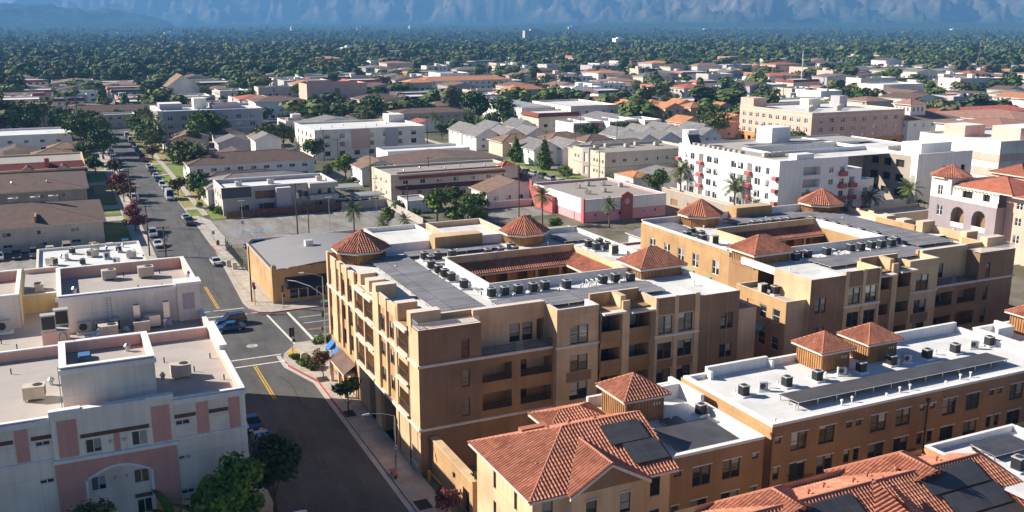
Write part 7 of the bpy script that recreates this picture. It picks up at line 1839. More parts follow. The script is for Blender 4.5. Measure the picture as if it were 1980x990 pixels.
def palm(h, n, L, seed, fan=False, r=.17):
    g = random.Random(seed); V = []
    for i in range(n):
        a = 2 * pi * i * .381966 + g.uniform(-.2, .2); e = R(78) - R(120) * (i / n) ** .9 + g.uniform(-.12, .12)
        d = Vector((cos(a), sin(a), 0)); side = Vector((-sin(a), cos(a), 0))
        p = Vector((0, 0, h)); seg = 7; ln = L * g.uniform(.85, 1.1)
        for s in range(seg):
            f0, f1 = s / seg, (s + 1) / seg
            ee = e - (f0 ** 1.6) * (1.1 if not fan else .55)
            q = p + (d * cos(ee) + Vector((0, 0, sin(ee)))) * ln / seg
            upv = side.cross((q - p).normalized())
            if fan:
                w0, w1 = (.05, .06) if s < 3 else (.9 * sin(pi * (f0 - .35) / .75 + .25), .9 * sin(pi * min(1, (f1 - .35) / .75) + .1))
                w0, w1 = max(.05, w0) * ln * .34, max(.05, w1) * ln * .34
            else: w0, w1 = ln * .14 * (.35 + sin(pi * f0 * .95)), ln * .14 * (.35 + sin(pi * f1 * .95))
            for sg in (-1, 1):
                # leaflets: narrow blades that leave gaps
                m_ = 3
                for k in range(m_):
                    u0, u1 = k / m_, (k + .62) / m_
                    A, B = p.lerp(q, u0), p.lerp(q, u1)
                    ww = w0 + (w1 - w0) * u0
                    tip = side * sg * ww + (q - p) * .6 - upv * ww * -.0 - Vector((0, 0, ww * .45))
                    V += [A, B, B + tip, A + tip * .96]
            p = q
    for i in range(n):   # rib and dead skirt
        pass
    c = quadmesh('crown', np.array([tuple(v) for v in V]), 'frond')
    t = MB(); x = 0
    for s in range(6): t.tube((.06 * sin(s), 0, h * s / 6), (.06 * sin(s + 1), 0, h * (s + 1) / 6 + .05), r * (1.25 - .07 * s), r * (1.2 - .07 * s), 'palmbark', 8)
    if fan: t.tube((0, 0, h - 1.6), (0, 0, h), r * 1.3, r * 2.2, 'palmbark', 8)
    return c, t.mesh('trunk')

def plant(name, label, cat, x, y, meshes, group=None, s=1.0, rz=None, z=0.0, parts=True):
    c, t = meshes
    root = thing(name, label, cat, (x, y, z), group, rnd.uniform(0, 6.28) if rz is None else rz)
    root.scale = (s,) * 3
    for n_, me in (('crown', c), ('trunk', t)):
        o = bpy.data.objects.new(n_, me); COL.objects.link(o); o.parent = root
    return root

def shrub(name, label, x, y, w, h, leaf, seed, n=420, size=.16, z=.13, cat='shrub'):
    me = quadmesh('foliage', leaves(seed, lobes_round(seed, h, w, -.05, 6), n, size, inner=.35), leaf)
    o = bpy.data.objects.new(name, me); COL.objects.link(o); o.location = (x, y, z)
    return tag(o, label, cat)

# near trees and plants
plant('street_tree', 'bright green leafy tree against the cream wall of the pink and cream building', 'tree', 10.6, 77.6, broad(9.7, 5.4, 3.0, 3900, .24, 'leafsuntint', 11, 17, inner=.3))
plant('street_tree', 'large dark tree in shade at the kerb beside the parked blue pickup', 'tree', 15.0, 84.6, broad(8.4, 5.0, 2.2, 3600, .22, 'leafdark', 12, 17, inner=.3))
plant('street_tree', 'small dark round tree on the sunny pavement by the garage entrance', 'tree', 27.9, 105.0, broad(5.0, 3.2, 1.9, 1700, .16, 'leafdark', 13, 9, r=.07))
plant('street_tree', 'small thin purplish tree near the wooden entrance canopy', 'tree', 28.0, 117.6, broad(4.6, 2.6, 1.5, 900, .15, 'leafrust', 14, 8, r=.06))
plant('street_tree', 'sparse olive-leaved tree top before the arched bay, front left', 'tree', -.4, 77.2, broad(8.3, 4.8, 3.5, 1500, .2, 'leafgrey', 15, 10, r=.1))
plant('flowering_tree', 'dark bush with red blooms at the bottom edge by the gate wall', 'shrub', 29.6, 77.4, broad(3.2, 2.6, .5, 1300, .15, 'leafred', 16, 8, r=.06))
plant('street_tree', 'slim leafy shrub trees poking above the east parapet of the cream building', 'tree', 14.0, 95.5, broad(8.6, 1.9, 5.0, 420, .18, 'leafdark', 17, 6, r=.07)) if False else None
def banana(name, label, x, y, h, seed):
    g = random.Random(seed); V = []
    for i in range(11):
        a = g.uniform(0, 6.28); e = R(g.uniform(35, 82)); ln = h * g.uniform(.42, .62)
        p = Vector((g.uniform(-.3, .3), g.uniform(-.3, .3), h * g.uniform(.35, .6))); d = Vector((cos(a), sin(a), 0)); sd = Vector((-sin(a), cos(a), 0))
        for s in range(6):
            ee = e - s * .2; q = p + (d * cos(ee) + Vector((0, 0, sin(ee)))) * ln / 6
            w0, w1 = .34 * sin(pi * (s + .25) / 6.4), .34 * sin(pi * (s + 1.25) / 6.4)
            V += [p - sd * w0, p + sd * w0, q + sd * max(w1, .02), q - sd * max(w1, .02)]; p = q
    t = MB()
    for i in range(3): t.tube((.2 * i - .2, .1 * i, 0), (.25 * i - .25, .1 * i, h * .6), .1, .06, 'bark', 7)
    plant(name, label, 'plant', x, y, (quadmesh('crown', np.array([tuple(v) for v in V]), 'leaf'), t.mesh('trunk')), rz=0)
banana('banana_plant', 'broad-leaved banana plant against the cream wall, beside the bright green tree', 7.4, 79.6, 8.4, 1)
banana('banana_plant', 'lower banana plant leaning over the pink wall edge', 5.7, 79.2, 6.6, 2)
banana('banana_plant', 'banana plant rising between the two others and the bright green tree', 9.2, 79.4, 7.2, 3)
banana('banana_plant', 'dark broad-leaved plant against the cream wall at the far front left', -4.4, 79.2, 8.8, 4)
shrub('round_shrub', 'clipped green shrub at the foot of the tall street light by the blue awnings', 31.2, 132.8, 2.4, 1.1, 'leaflight', 21)
shrub('round_shrub', 'second clipped shrub beside the tall street light', 33.0, 132.6, 1.6, 1.0, 'leaf', 22)
for i, (x, y, w, h) in enumerate(((26.6, 127.0, 1.6, .9), (27.9, 126.6, 1.3, .8), (27.2, 123.6, 2.0, 1.0), (28.2, 122.6, 1.7, .9), (27.7, 121.9 - .2, 1.4, .8), (26.7, 124.6, 1.2, .7))):
    shrub('round_shrub', f'{ORD[i]} low bright shrub from the traffic signal on the planted corner', x, y, w, h, 'leaflight', 30 + i)
shrub('round_shrub', 'green vine tuft on top of the gate wall end', 31.8, 75.6, .9, .8, 'leaflight', 41, 160, .12, 4.1)

# the rest share a few grown crowns
POOL = {
    'dark': [broad(10, 9, 2.4, 1300, .46, 'leafdark', 50 + i, 16, r=.25) for i in range(3)],
    'green': [broad(9.5, 8.5, 2.4, 1300, .44, 'leaf', 60 + i, 16, r=.22) for i in range(3)],
    'bright': [broad(9, 7, 2.4, 1000, .46, 'leaflight', 70 + i, 10, r=.2) for i in range(2)],
    'olive': [broad(10, 9.5, 2.6, 1200, .46, 'leafgrey', 80 + i, 15, r=.25) for i in range(2)],
    'red': [broad(5, 5.5, 1.5, 900, .3, 'leafred', 90, 9, .9, r=.1)],
    'rust': [broad(7, 7, 2, 900, .4, 'leafrust', 91 + i, 9, r=.15) for i in range(2)],
    'round': [broad(6.5, 6.5, .9, 1200, .36, 'leafdark', 95, 12, r=.15, inner=.8)],
    'pointed': [conifer(11, 6.5, 1100, .5, 'leaflight', 97)],
    'cypress': [conifer(14, 3.6, 900, .45, 'leafdark', 98), conifer(16, 7, 1100, .6, 'leafdark', 99)],
    'palm': [palm(7, 26, 3.0, 101), palm(6, 24, 2.8, 102)],
    'fanpalm': [palm(13, 30, 1.9, 103, True, .2), palm(16, 28, 1.8, 104, True, .2)],
    'hedge': [broad(3.2, 4.2, .2, 800, .26, 'leaf', 105, 9, r=.1, inner=.6)],
}
LOOK = {'dark': 'dark leafy tree', 'green': 'mid-green leafy tree', 'bright': 'bright green tree', 'olive': 'olive-green spreading tree', 'red': 'crape myrtle with red blooms', 'rust': 'rusty-leaved street tree', 'round': 'dark round clipped tree', 'pointed': 'pointed bright green tree', 'cypress': 'tall narrow dark conifer', 'palm': 'feathery palm', 'fanpalm': 'tall thin fan palm', 'hedge': 'bushy green hedge shrub'}
NAMES = {'palm': 'palm_tree', 'fanpalm': 'palm_tree', 'cypress': 'conifer_tree', 'red': 'flowering_tree', 'hedge': 'garden_shrub'}
PENDING = []       # trees, houses and cars whose labels are settled together at the end
NTREE = [0]
def tree(kind, x, y, s=1.0, where=None, single=False):
    c, t = POOL[kind][rnd.randrange(len(POOL[kind]))]
    r = plant(NAMES.get(kind, 'shade_tree'), 'x', 'shrub' if kind == 'hedge' else 'tree', x, y, (c, t), None, s * rnd.uniform(.93, 1.07))
    NTREE[0] += 1
    if where: r['label'] = f'{LOOK[kind]} {where}'; PENDING.append((r, x, y, r['label'], False))
    else: PENDING.append((r, x, y, LOOK[kind], True))
    return r
for k, x, y, s in (('rust', 14.2, 316, .8), ('red', 13.2, 280, 1.2), ('rust', 13.6, 268, .75), ('red', 14.0, 242.7, .85), ('red', 13.4, 227, 1.1), ('dark', 7.0, 381, 1.35), ('dark', 13.0, 360, 1.0), ('dark', 7.8, 345, .9), ('bright', 9.0, 322, .75), ('olive', 12.5, 402, 1.1), ('olive', 9.5, 425, 1.2), ('dark', 4.5, 436, 1.2), ('olive', 13.5, 448, 1.0),
                   ('green', 29.5, 398, .9), ('green', 33.0, 392, .9), ('olive', 29, 384, .8), ('olive', 30.5, 372, .85), ('rust', 28.3, 351, .7), ('green', 31.5, 410, 1.0), ('dark', 30, 424, 1.0), ('palm', 33.5, 404, 1.4), ('palm', 35, 396, 1.2), ('palm', 33, 416, 1.5), ('green', 29.5, 440, .9), ('dark', 33, 446, .8),
                   ('olive', 34, 304, 1.15), ('olive', 37, 300, 1.1), ('dark', 31.8, 263, .75), ('rust', 27.6, 272, .7), ('dark', 34, 270, .6), ('hedge', 32.5, 243, .7), ('hedge', 33.5, 240, .6), ('green', 33, 258, .6), ('hedge', 30.5, 251, .5),
                   ('green', 49, 396, 1.3), ('green', 57, 400, 1.2), ('dark', 53, 404, 1.2), ('olive', 70, 360, 1.1), ('olive', 76, 364, 1.0), ('dark', 76.5, 318, .95), ('green', 77, 282, .8), ('green', 82, 263, .75), ('bright', 72, 284, .5), ('hedge', 70, 262, 1.0), ('hedge', 75, 268, .9),
                   ('bright', 79, 210, .95), ('bright', 84, 203, .7), ('olive', 86, 211, .6), ('hedge', 82, 207, 1.2), ('hedge', 87, 205, 1.1), ('hedge', 90, 218, 1.3), ('hedge', 94, 220, 1.3), ('green', 88, 223, .7), ('bright', 66, 207.5, .6), ('palm', 56, 200, 1.0), ('palm', 60, 192, .7), ('palm', 65.5, 194, .6), ('palm', 99.6, 195.4, 1.05), ('palm', 112, 186, .9), ('hedge', 95, 194, .9), ('hedge', 100, 190, .8),
                   ('palm', 128, 150, .9), ('palm', 134, 150.5, .8), ('palm', 119, 146, .7), ('hedge', 76, 216, .7), ('hedge', 75, 226, .8),
                   ('round', 147, 219, 1.05), ('pointed', 139.7, 294, .82), ('pointed', 140.3, 274, .88), ('green', 136, 288, .6), ('hedge', 141, 262, 1.0), ('hedge', 138.5, 255, .8), ('hedge', 147, 242, .8), ('rust', 119, 250, .6), ('red', 138.5, 214, .8), ('hedge', 141, 224, .9),
                   ('palm', 141, 178, 1.35), ('palm', 141.2, 200, 1.4), ('palm', 137.5, 166, 1.1), ('palm', 148, 161, 1.1), ('palm', 178, 160.8, 1.2), ('palm', 192, 158, 1.2), ('palm', 158, 161.5, .9), ('palm', 166, 161, 1.0), ('dark', 183, 162.0, .5),
                   ('green', 200, 337 - 12, .95), ('dark', 206, 323, .9), ('dark', 177, 414, 1.5), ('dark', 186, 405, 1.3), ('dark', 183, 394, .8), ('dark', 128, 420, 1.4), ('olive', 122, 412, 1.0), ('fanpalm', 137, 440, .8), ('palm', 146, 388, 1.2), ('green', 150, 374, .8), ('green', 158, 368, .9), ('dark', 168, 376, .9), ('dark', 160, 384, .8),
                   ('dark', 243, 330, .95), ('olive', 240, 318, 1.3), ('green', 243, 345, .9), ('bright', 226, 338, .6), ('bright', 262, 384, .7), ('bright', 248, 376, .7), ('dark', 238, 268, .9), ('olive', 236, 282, 1.0), ('palm', 228, 318, 1.0), ('green', 178, 272, .6),
                   ('dark', -12, 440, 1.6), ('olive', -24, 452, 1.9), ('green', -33, 436, 1.5), ('olive', -40, 460, 1.6), ('red', -20, 430, 1.2), ('fanpalm', 4, 470, 1.0), ('fanpalm', 8, 476, 1.1), ('fanpalm', 1, 480, .9), ('fanpalm', -3, 474, 1.0), ('dark', 2, 462, 1.2), ('olive', -6, 488, 1.3), ('dark', -30, 424, 1.0), ('round', 25, 488, 1.2), ('hedge', 36, 492, 2.0)):
    tree(k, x, y, s)
    if y > 205: take(x - 2, x + 2, y - 2, y + 2)

# ------------------------------------------------------------------ cars
CARPAINT = {n: flat('car_paint_' + n, c, .25, .15, .5, .6) for n, c in dict(white=(.72, .72, .72), silver=(.42, .43, .45), grey=(.10, .105, .11), black=(.015, .015, .017), blue=(.012, .085, .24), navy=(.015, .035, .10), red=(.22, .015, .02), beige=(.42, .36, .28)).items()}
def carkit(kind):
    P_ = {'sedan': (4.5, .88, [(-2.25, .55), (-2.2, .84), (-1.75, .93), (1.0, .90), (1.85, .78), (2.2, .62), (2.25, .45)], (-1.65, -.85, .3, 1.05, 1.40)),
          'suv': (4.6, .92, [(-2.3, .55), (-2.27, .98), (-2.1, 1.04), (1.05, 1.0), (1.95, .92), (2.25, .72), (2.3, .45)], (-2.2, -1.95, .25, 1.05, 1.72)),
          'pickup': (5.4, .95, [(-2.7, .55), (-2.68, 1.0), (-2.6, 1.04), (1.2, 1.04), (2.3, .98), (2.65, .78), (2.7, .5)], (-.75, -.6, .55, 1.3, 1.78)),
          'van': (5.2, .98, [(-2.6, .5), (-2.58, 1.1), (-2.5, 1.15), (1.6, 1.12), (2.2, 1.0), (2.55, .8), (2.6, .5)], (-2.56, -2.5, 1.2, 1.9, 2.3))}[kind]
    L, w, prof, (cb, rb, rf_, cf, zr) = P_
    body = MB(); zb = .26
    secs = []
    for i, (x, z) in enumerate(prof):
        hw = w * (.86 if i in (0, len(prof) - 1) else .96 if i in (1, len(prof) - 2) else 1.0)
        secs.append([(x, -hw * .95, zb), (x, -hw, .55), (x, -hw * .93, z), (x, hw * .93, z), (x, hw, .55), (x, hw * .95, zb)])
    for a, b_ in zip(secs[:-1], secs[1:]):
        for j in range(5): body.face([a[j], b_[j], b_[j + 1], a[j + 1]], 'PAINT')
    body.face(secs[0][::-1], 'PAINT'); body.face(secs[-1], 'PAINT')
    zt = prof[3][1] - .02; tw = w * .72; bw = w * .92
    C0 = [(cb, -bw, zt), (cf, -bw, zt), (cf, bw, zt), (cb, bw, zt)]; C1 = [(rb, -tw, zr), (rf_, -tw, zr), (rf_, tw, zr), (rb, tw, zr)]
    body.face([(p[0], p[1], p[2] + .02) for p in C1], 'PAINT'); 
    for i in range(4): body.face([(C1[i][0], C1[i][1], zr - .07), (C1[(i + 1) % 4][0], C1[(i + 1) % 4][1], zr - .07), (C1[(i + 1) % 4][0], C1[(i + 1) % 4][1], zr + .02), (C1[i][0], C1[i][1], zr + .02)], 'PAINT')
    for i in range(4): body.tube(C0[i], C1[i], .055, .045, 'PAINT', 6)
    for t in (.42,) if kind != 'pickup' else ():
        for s in (-1, 1): body.tube((cb + (cf - cb) * t, s * bw, zt), (rb + (rf_ - rb) * t, s * tw, zr), .05, .045, 'PAINT', 6)
    if kind == 'van':
        for s in (-1, 1): body.face([(cb, s * bw * 1.005, zt), (1.0, s * bw * 1.005, zt), (1.0, s * tw * 1.02, zr - .03), (rb, s * tw * 1.02, zr - .03)], 'PAINT')
    if kind == 'pickup':
        body.box(-2.55, -.85, -.8, .8, zt + .021, zt + .03, 'rubber')
    body.box(-L / 2 - .04, -L / 2 + .1, -w * .8, w * .8, .3, .5, 'iron'); body.box(L / 2 - .1, L / 2 + .04, -w * .8, w * .8, .3, .48, 'iron')
    gl = MB(); k = .965
    c0 = [(p[0], p[1] * k, p[2]) for p in C0]; c1 = [(p[0], p[1] * k, p[2] - .05) for p in C1]
    for i in range(4): gl.face([c0[i], c0[(i + 1) % 4], c1[(i + 1) % 4], c1[i]], 'darkglass')
    wh = MB().tube((0, -.11, 0), (0, .11, 0), .33, .33, 'rubber', 16); rim = MB().tube((0, -.115, 0), (0, .115, 0), .2, .2, 'alloy', 10)
    hl = MB().box(-.08, .06, -.2, .2, -.07, .07, 'lamp', bottom=True); tl = MB().box(-.05, .05, -.16, .16, -.12, .12, 'tail', bottom=True)
    M['PAINT'] = CARPAINT['white']
    kit = dict(body=body.mesh('body'), glass=gl.mesh('glass'), wheel=wh.mesh('wheel'), rim=rim.mesh('rim'), headlight=hl.mesh('headlight'), taillight=tl.mesh('taillight'), L=L, w=w, zt=zt)
    return kit
KIT = {k: carkit(k) for k in ('sedan', 'suv', 'pickup', 'van')}
def car(kind, paint, x, y, heading, label, group=None, z=.012, pend=True):
    """heading: degrees clockwise from north"""
    K = KIT[kind]
    r = thing({'sedan': 'parked_car', 'suv': 'parked_suv', 'pickup': 'pickup_truck', 'van': 'parked_van'}[kind], label, {'sedan': 'car', 'suv': 'car', 'pickup': 'truck', 'van': 'van'}[kind], (x, y, z), group, R(90 - heading))
    def add(n, loc=(0, 0, 0), par=r, rz=0):
        o = bpy.data.objects.new(n, K[n]); COL.objects.link(o); o.parent = par; o.location = loc
        if n == 'body': o.material_slots[0].link = 'OBJECT'; o.material_slots[0].material = CARPAINT[paint]
        return o
    add('body'); add('glass')
    for sx in (-1, 1):
        for sy in (-1, 1):
            wl_ = add('wheel', (sx * K['L'] * .305, sy * (K['w'] - .1), .33)); add('rim', (0, sy * .012, 0), wl_)
    for sy in (-1, 1): add('headlight', (K['L'] / 2 - .02, sy * K['w'] * .62, .64)); add('taillight', (-K['L'] / 2 - .005, sy * K['w'] * .66, .76))
    return r
car('sedan', 'blue', 20.4, 144.2, 268, 'blue sedan in the junction, in front of the blue sport utility car')
car('suv', 'navy', 21.2, 147.6, 267, 'dark blue sport utility car in the junction, just behind the blue sedan')
car('sedan', 'white', 25.0, 188.4, 178 + 180, 'white car driving at the kerb beside the orange shop pavement')
car('pickup', 'blue', 16.9, 99.5, 178, 'blue pickup with pale load parked in the shade of the cream building')
t = thing('load_box', 'pale flat box lying in the bed of the blue pickup in shade', 'box', (16.9, 101.3, 1.05)); MB().box(16.15, 17.65, 100.6, 102, 1.06, 1.3, 'lav').build('box', t)
car('sedan', 'navy', 16.8, 106, 180, 'dark blue car parked behind the blue pickup in shade')
car('sedan', 'white', 16.6, 80.5, 180, 'white car half hidden under the bright green tree')
car('suv', 'navy', 34.5, 199.6, 262, 'dark blue car parked behind the orange shop by the car park wall')
car('sedan', 'white', 38, 94.8, 92, 'pale car inside the dark garage opening of the corner block', z=.03)
for i, (y, k, p) in enumerate(((437, 'sedan', 'silver'), (430, 'van', 'white'), (420, 'sedan', 'black'), (411, 'van', 'white'), (397, 'suv', 'white'), (391, 'sedan', 'silver'), (380, 'sedan', 'navy'), (365, 'sedan', 'navy'), (358, 'suv', 'black'), (348.5, 'sedan', 'red'), (331.5, 'sedan', 'white'), (325, 'suv', 'silver'), (317, 'sedan', 'black'), (309.5, 'sedan', 'white'), (301.5, 'sedan', 'navy'), (289.5, 'suv', 'white'), (283, 'sedan', 'white'), (277, 'sedan', 'grey'), (237, 'sedan', 'white'), (231, 'pickup', 'grey'))):
    car(k, p, 25.3, y, 0 if i % 5 else 180, f'{ORD[i]} car from the far end in the row on the east kerb, {p} {dict(sedan="saloon", suv="high car", pickup="pickup", van="van")[k]}', 'cars parked along the east kerb of the long street')
bx = car('van', 'white', 24.9, 267.5, 180, 'white box delivery van parked on the east kerb of the long street'); bx.scale = (1.15, 1.05, 1.2)
for i, (y, k, p) in enumerate(((436, 'sedan', 'white'), (421, 'sedan', 'silver'), (411, 'suv', 'grey'), (401, 'sedan', 'white'), (377, 'sedan', 'red'), (368, 'sedan', 'silver'), (352, 'sedan', 'navy'), (346, 'suv', 'black'), (327, 'sedan', 'white'), (309, 'suv', 'black'), (300, 'sedan', 'silver'), (277.5, 'pickup', 'white'), (270, 'suv', 'white'), (220.5, 'suv', 'silver'), (209.5, 'sedan', 'white'))):
    car(k, p, 16.4, y, 180, f'{ORD[i]} car from the far end in the row on the west kerb, {p} {dict(sedan="saloon", suv="high car", pickup="pickup")[k]}', 'cars parked along the west kerb of the long street')
for i, (x, k, p) in enumerate(((-13.2, 'sedan', 'silver'), (-10.1, 'suv', 'black'), (-7.0, 'suv', 'grey'), (-4.0, 'suv', 'white'), (-.9, 'van', 'beige'), (4.0, 'suv', 'beige'), (7.2, 'sedan', 'white'), (10.2, 'suv', 'navy'))):
    car(k, p, x, 210.4, 178, f'{ORD[i]} parked car from the left behind the rear roof, {p} {dict(sedan="saloon", suv="high car", van="van")[k]}', 'cars in the small car park behind the cream building')
for i, (y, k, p) in enumerate(((277, 'sedan', 'red'), (270, 'sedan', 'black'), (264.5, 'sedan', 'silver'), (259, 'suv', 'grey'), (253.5, 'suv', 'silver'), (246, 'sedan', 'navy'))):
    car(k, p, 131.6, y, 0, f'{ORD[i]} car from the north on the side street by the beige apartments, {p}', 'cars parked by the beige three-storey apartments')
for i, (x, y, p) in enumerate(((67.7, 238.8, 'red'), (70.3, 238.8, 'navy'), (72.9, 238.8, 'black'), (66, 246, 'white'))):
    car('sedan', p, x, y, 180 if y < 240 else 95, f'{p} car parked under or beside the pale carport behind the block wall')
for i, (x, y) in enumerate(((40, 141.8), (52, 145), (64, 138.2), (84, 145))): car('sedan', ('white', 'silver', 'white', 'grey')[i], x, y, (268, 268, 92, 268)[i], f'{ORD[i]} car from the junction on the cross street behind the corner block')
for i in range(7): car('sedan', rnd.choice(list(CARPAINT)), 56 + i * 2.7 if i < 3 else 60 + i * 1.6, 229.7, 180, 'x') if False else None

# ------------------------------------------------------------------ poles and wires
POLES = {}
def upole(x, y, h, label, arms=1, axis='x', trans=False, r=.16):
    t = thing('utility_pole', label, 'utility pole', (x, y, 0))
    MB().tube((x, y, 0), (x, y, h), r, r * .7, 'polewood', 8).build('pole', t)
    for i in range(arms):
        z = h - .35 - i * .9; b = MB()
        if axis == 'x': b.box(x - 1.25, x + 1.25, y - .06, y + .06, z, z + .13, 'polewood', bottom=True)
        else: b.box(x - .06, x + .06, y - 1.25, y + 1.25, z, z + .13, 'polewood', bottom=True)
        for s in (-1.1, -.45, .45, 1.1): dx, dy = (s, 0) if axis == 'x' else (0, s); b.tube((x + dx, y + dy, z + .13), (x + dx, y + dy, z + .33), .05, .04, 'acgrey', 6)
        b.build('crossarm', t)
    if trans: MB().tube((x + .35, y - .1, h - 3.2), (x + .35, y - .1, h - 2.1), .27, .27, 'acgrey', 10).build('transformer', t)
    return t
LINE = [(13.6, 160, 11), (14.0, 200.9, 10.4), (14.4, 232, 9.5), (14.6, 256, 10.5), (14.4, 292, 10), (14.2, 330, 10), (14.0, 372, 10), (13.8, 412, 10.5)]
for i, (x, y, h) in enumerate(LINE): upole(x, y, h, f'{ORD[i]} wooden pole from the junction along the west kerb of the long street', 1 + (i % 3 == 0), trans=i in (2, 5))
upole(16.9, 199.6, 6.2, 'short wooden pole with grey transformer behind the rear pink parapet', 1, trans=True)
upole(26.4, 158.6, 9.6, 'tall bare wooden pole at the corner of the orange shop', 0, r=.14)
LINE2 = [(44.7, 204.6, 12.1), (77.1, 256.6, 10.6), (79.0, 297.6, 10.5), (80.8, 322.4, 11), (98.5, 205.7, 13.0), (93.7, 255.1, 9), (74.5, 217.8, 8)]
for i, (x, y, h) in enumerate(LINE2): upole(x, y, h, ('tall wooden pole with transformer at the south wall of the car park', 'wooden pole between the carport and the tan building with tile strip', 'wooden pole beside the white gabled house', 'wooden pole before the dark tree at the cream apartments', 'tall dark pole in front of the pink and white building', 'thin wooden pole in front of the red tile strip', 'wooden pole at the east end of the car park')[i], 1 if i != 4 else 0, trans=i == 0)
upole(46.9, 203.4, 6.8, 'shorter wooden pole beside the tall one at the car park wall', 0, r=.13)
for i, (x, y, h) in enumerate(((121, 330, 12), (136, 232, 11), (183, 300, 12), (180, 322, 12), (222, 300, 12), (206, 236, 11), (240, 360, 12), (118, 395, 12), (100, 440, 12), (160, 470, 13), (215, 470, 13), (270, 470, 13))): upole(x, y, h, 'x', 1); PENDING.append((bpy.data.objects[[o.name for o in COL.objects if o.name.startswith('utility_pole')][-1]], x, y, 'wooden utility pole', True))
def wire(p, q, sag, label, n=10, r=.018):
    pts = []
    for i in range(n + 1):
        t = i / n; pts.append((p[0] + (q[0] - p[0]) * t, p[1] + (q[1] - p[1]) * t, p[2] + (q[2] - p[2]) * t - sag * 4 * t * (1 - t)))
    b = MB()
    for a, c in zip(pts[:-1], pts[1:]): b.tube(a, c, r, r, 'iron', 4, caps=False)
    o = b.build('power_cable', None, at=p); tag(o, label, 'cable', 'cables along the poles')
for i in range(len(LINE) - 1):
    a, b_ = LINE[i], LINE[i + 1]
    for s, nm in ((-1.1, 'west'), (1.1, 'east')): wire((a[0] + s, a[1], a[2]), (b_[0] + s, b_[1], b_[2]), .8, f'{ORD[i]} span of the {nm} cable from the junction on the west kerb poles')
wire((44.7, 204.6, 11.6), (46.9, 203.4, 6.6), .2, 'short cable between the two poles at the car park wall'); wire((44.7, 204.6, 11.9), (98.5, 205.7, 12.6), 1.2, 'long cable from the car park pole to the tall dark pole'); wire((77.1, 256.6, 10.3), (79, 297.6, 10.2), .7, 'cable between the carport pole and the gabled house pole'); wire((79, 297.6, 10.2), (80.8, 322.4, 10.7), .6, 'cable between the gabled house pole and the cream apartments pole')
for i, (x, y, h) in enumerate(((52.0, 205.2, 8.4), (35.2, 216.9, 7), (70, 229, 8), (107, 214, 8), (129, 226, 8))):
    t = thing('car_park_light', ('grey light pole at the south wall of the car park', 'thin light pole by the blue parking bays', 'grey light pole at the far end of the car park', 'lamp post beside the pink building driveway', 'lamp post on the side street near the garage')[i], 'street light', (x, y, 0))
    MB().tube((x, y, 0), (x, y, h), .08, .05, 'galv', 8).build('pole', t); MB().box(x - .7, x + .7, y - .15, y + .15, h, h + .14, 'acgrey', bottom=True).build('lamp_head', t)
t = thing('tall_mast', 'tall thin white mast standing among the roofs in the middle distance', 'mast', (495, 556, 0)); MB().tube((495, 556, 0), (495, 556, 27), .4, .22, 'signwhite', 8).build('mast', t)
ref(495, 556, 'the tall white mast'); take(492, 498, 530, 560)

# ------------------------------------------------------------------ the town beyond
def inview(x, y, m=60): 
    px, py = seen(x, y, 4); return -m < px < 1980 + m and py < 400
WALLS = ['white', 'white', 'cream', 'beige', 'peach', 'grey', 'lav', 'beige']
NB = [0]
def far_house(kind, x0, x1, y0, y1, h, wall, roof, rh):
    """one mesh: walls with window openings on the seen sides, roof, trim"""
    b = MB(); storeys = max(1, int(h / 3))
    rows = [(.9 + 3 * i, 2.2 + 3 * i) for i in range(storeys)]
    def holes(a0, a1):
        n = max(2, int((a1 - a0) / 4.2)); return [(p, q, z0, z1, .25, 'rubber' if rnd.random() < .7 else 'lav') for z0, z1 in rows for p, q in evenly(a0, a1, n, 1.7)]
    b.wall('S', y0, x0, x1, 0, h, wall, holes(x0, x1)); b.wall('W', x0, y0, y1, 0, h, wall, holes(y0, y1)); b.wall('N', y1, x0, x1, 0, h, wall); b.wall('E', x1, y0, y1, 0, h, wall)
    if kind == 'flat':
        b.sheet([(x0 + .1, y0 + .1), (x1 - .1, y0 + .1), (x1 - .1, y1 - .1), (x0 + .1, y1 - .1)], h - .1, roof); parapet(b, x0, x1, y0, y1, h - .2, h + .6, .35, wall, 'whitepar')
        for i in range(rnd.randrange(2, 6)):
            x, y = rnd.uniform(x0 + 2, x1 - 2), rnd.uniform(y0 + 2, y1 - 2); b.box(x - .9, x + .9, y - .7, y + .7, h - .1, h + rnd.uniform(.7, 1.3), rnd.choice(['acgrey', 'acbeige', 'acdark']))
        if rnd.random() < .3:
            x, y = rnd.uniform(x0 + 3, x1 - 3), rnd.uniform(y0 + 3, y1 - 3); b.box(x - 2, x + 2, y - 2, y + 2, h - .1, h + 2.6, wall, 'whitepar')
    elif kind == 'hip': hip(b, x0, x1, y0, y1, h + .1, rh, roof, .7, caps=False)
    elif kind == 'mans':
        b.sheet([(x0 + .1, y0 + .1), (x1 - .1, y0 + .1), (x1 - .1, y1 - .1), (x0 + .1, y1 - .1)], h + .4, 'whitedeck')
        roofface(b, [(x0 - .8, y0 - .8, h - .6), (x1 + .8, y0 - .8, h - .6), (x1, y0 + .2, h + 1), (x0, y0 + .2, h + 1)], roof); roofface(b, [(x0 - .8, y1, h - .6), (x0 - .8, y0 - .8, h - .6), (x0 + .2, y0, h + 1), (x0 + .2, y1, h + 1)], roof)
        b.face([(x0, y0 + .25, h + .3), (x1, y0 + .25, h + .3), (x1, y0 + .2, h + 1), (x0, y0 + .2, h + 1)], wall); b.box(x0, x1, y1 - .3, y1, h - .1, h + .9, wall)
    else: gable(b, x0, x1, y0, y1, h, rh, roof, wall, kind, .5)
    return b
COLN = dict(white='white', cream='cream', beige='beige', peach='peach', grey='grey', lav='lilac', taupe='taupe')
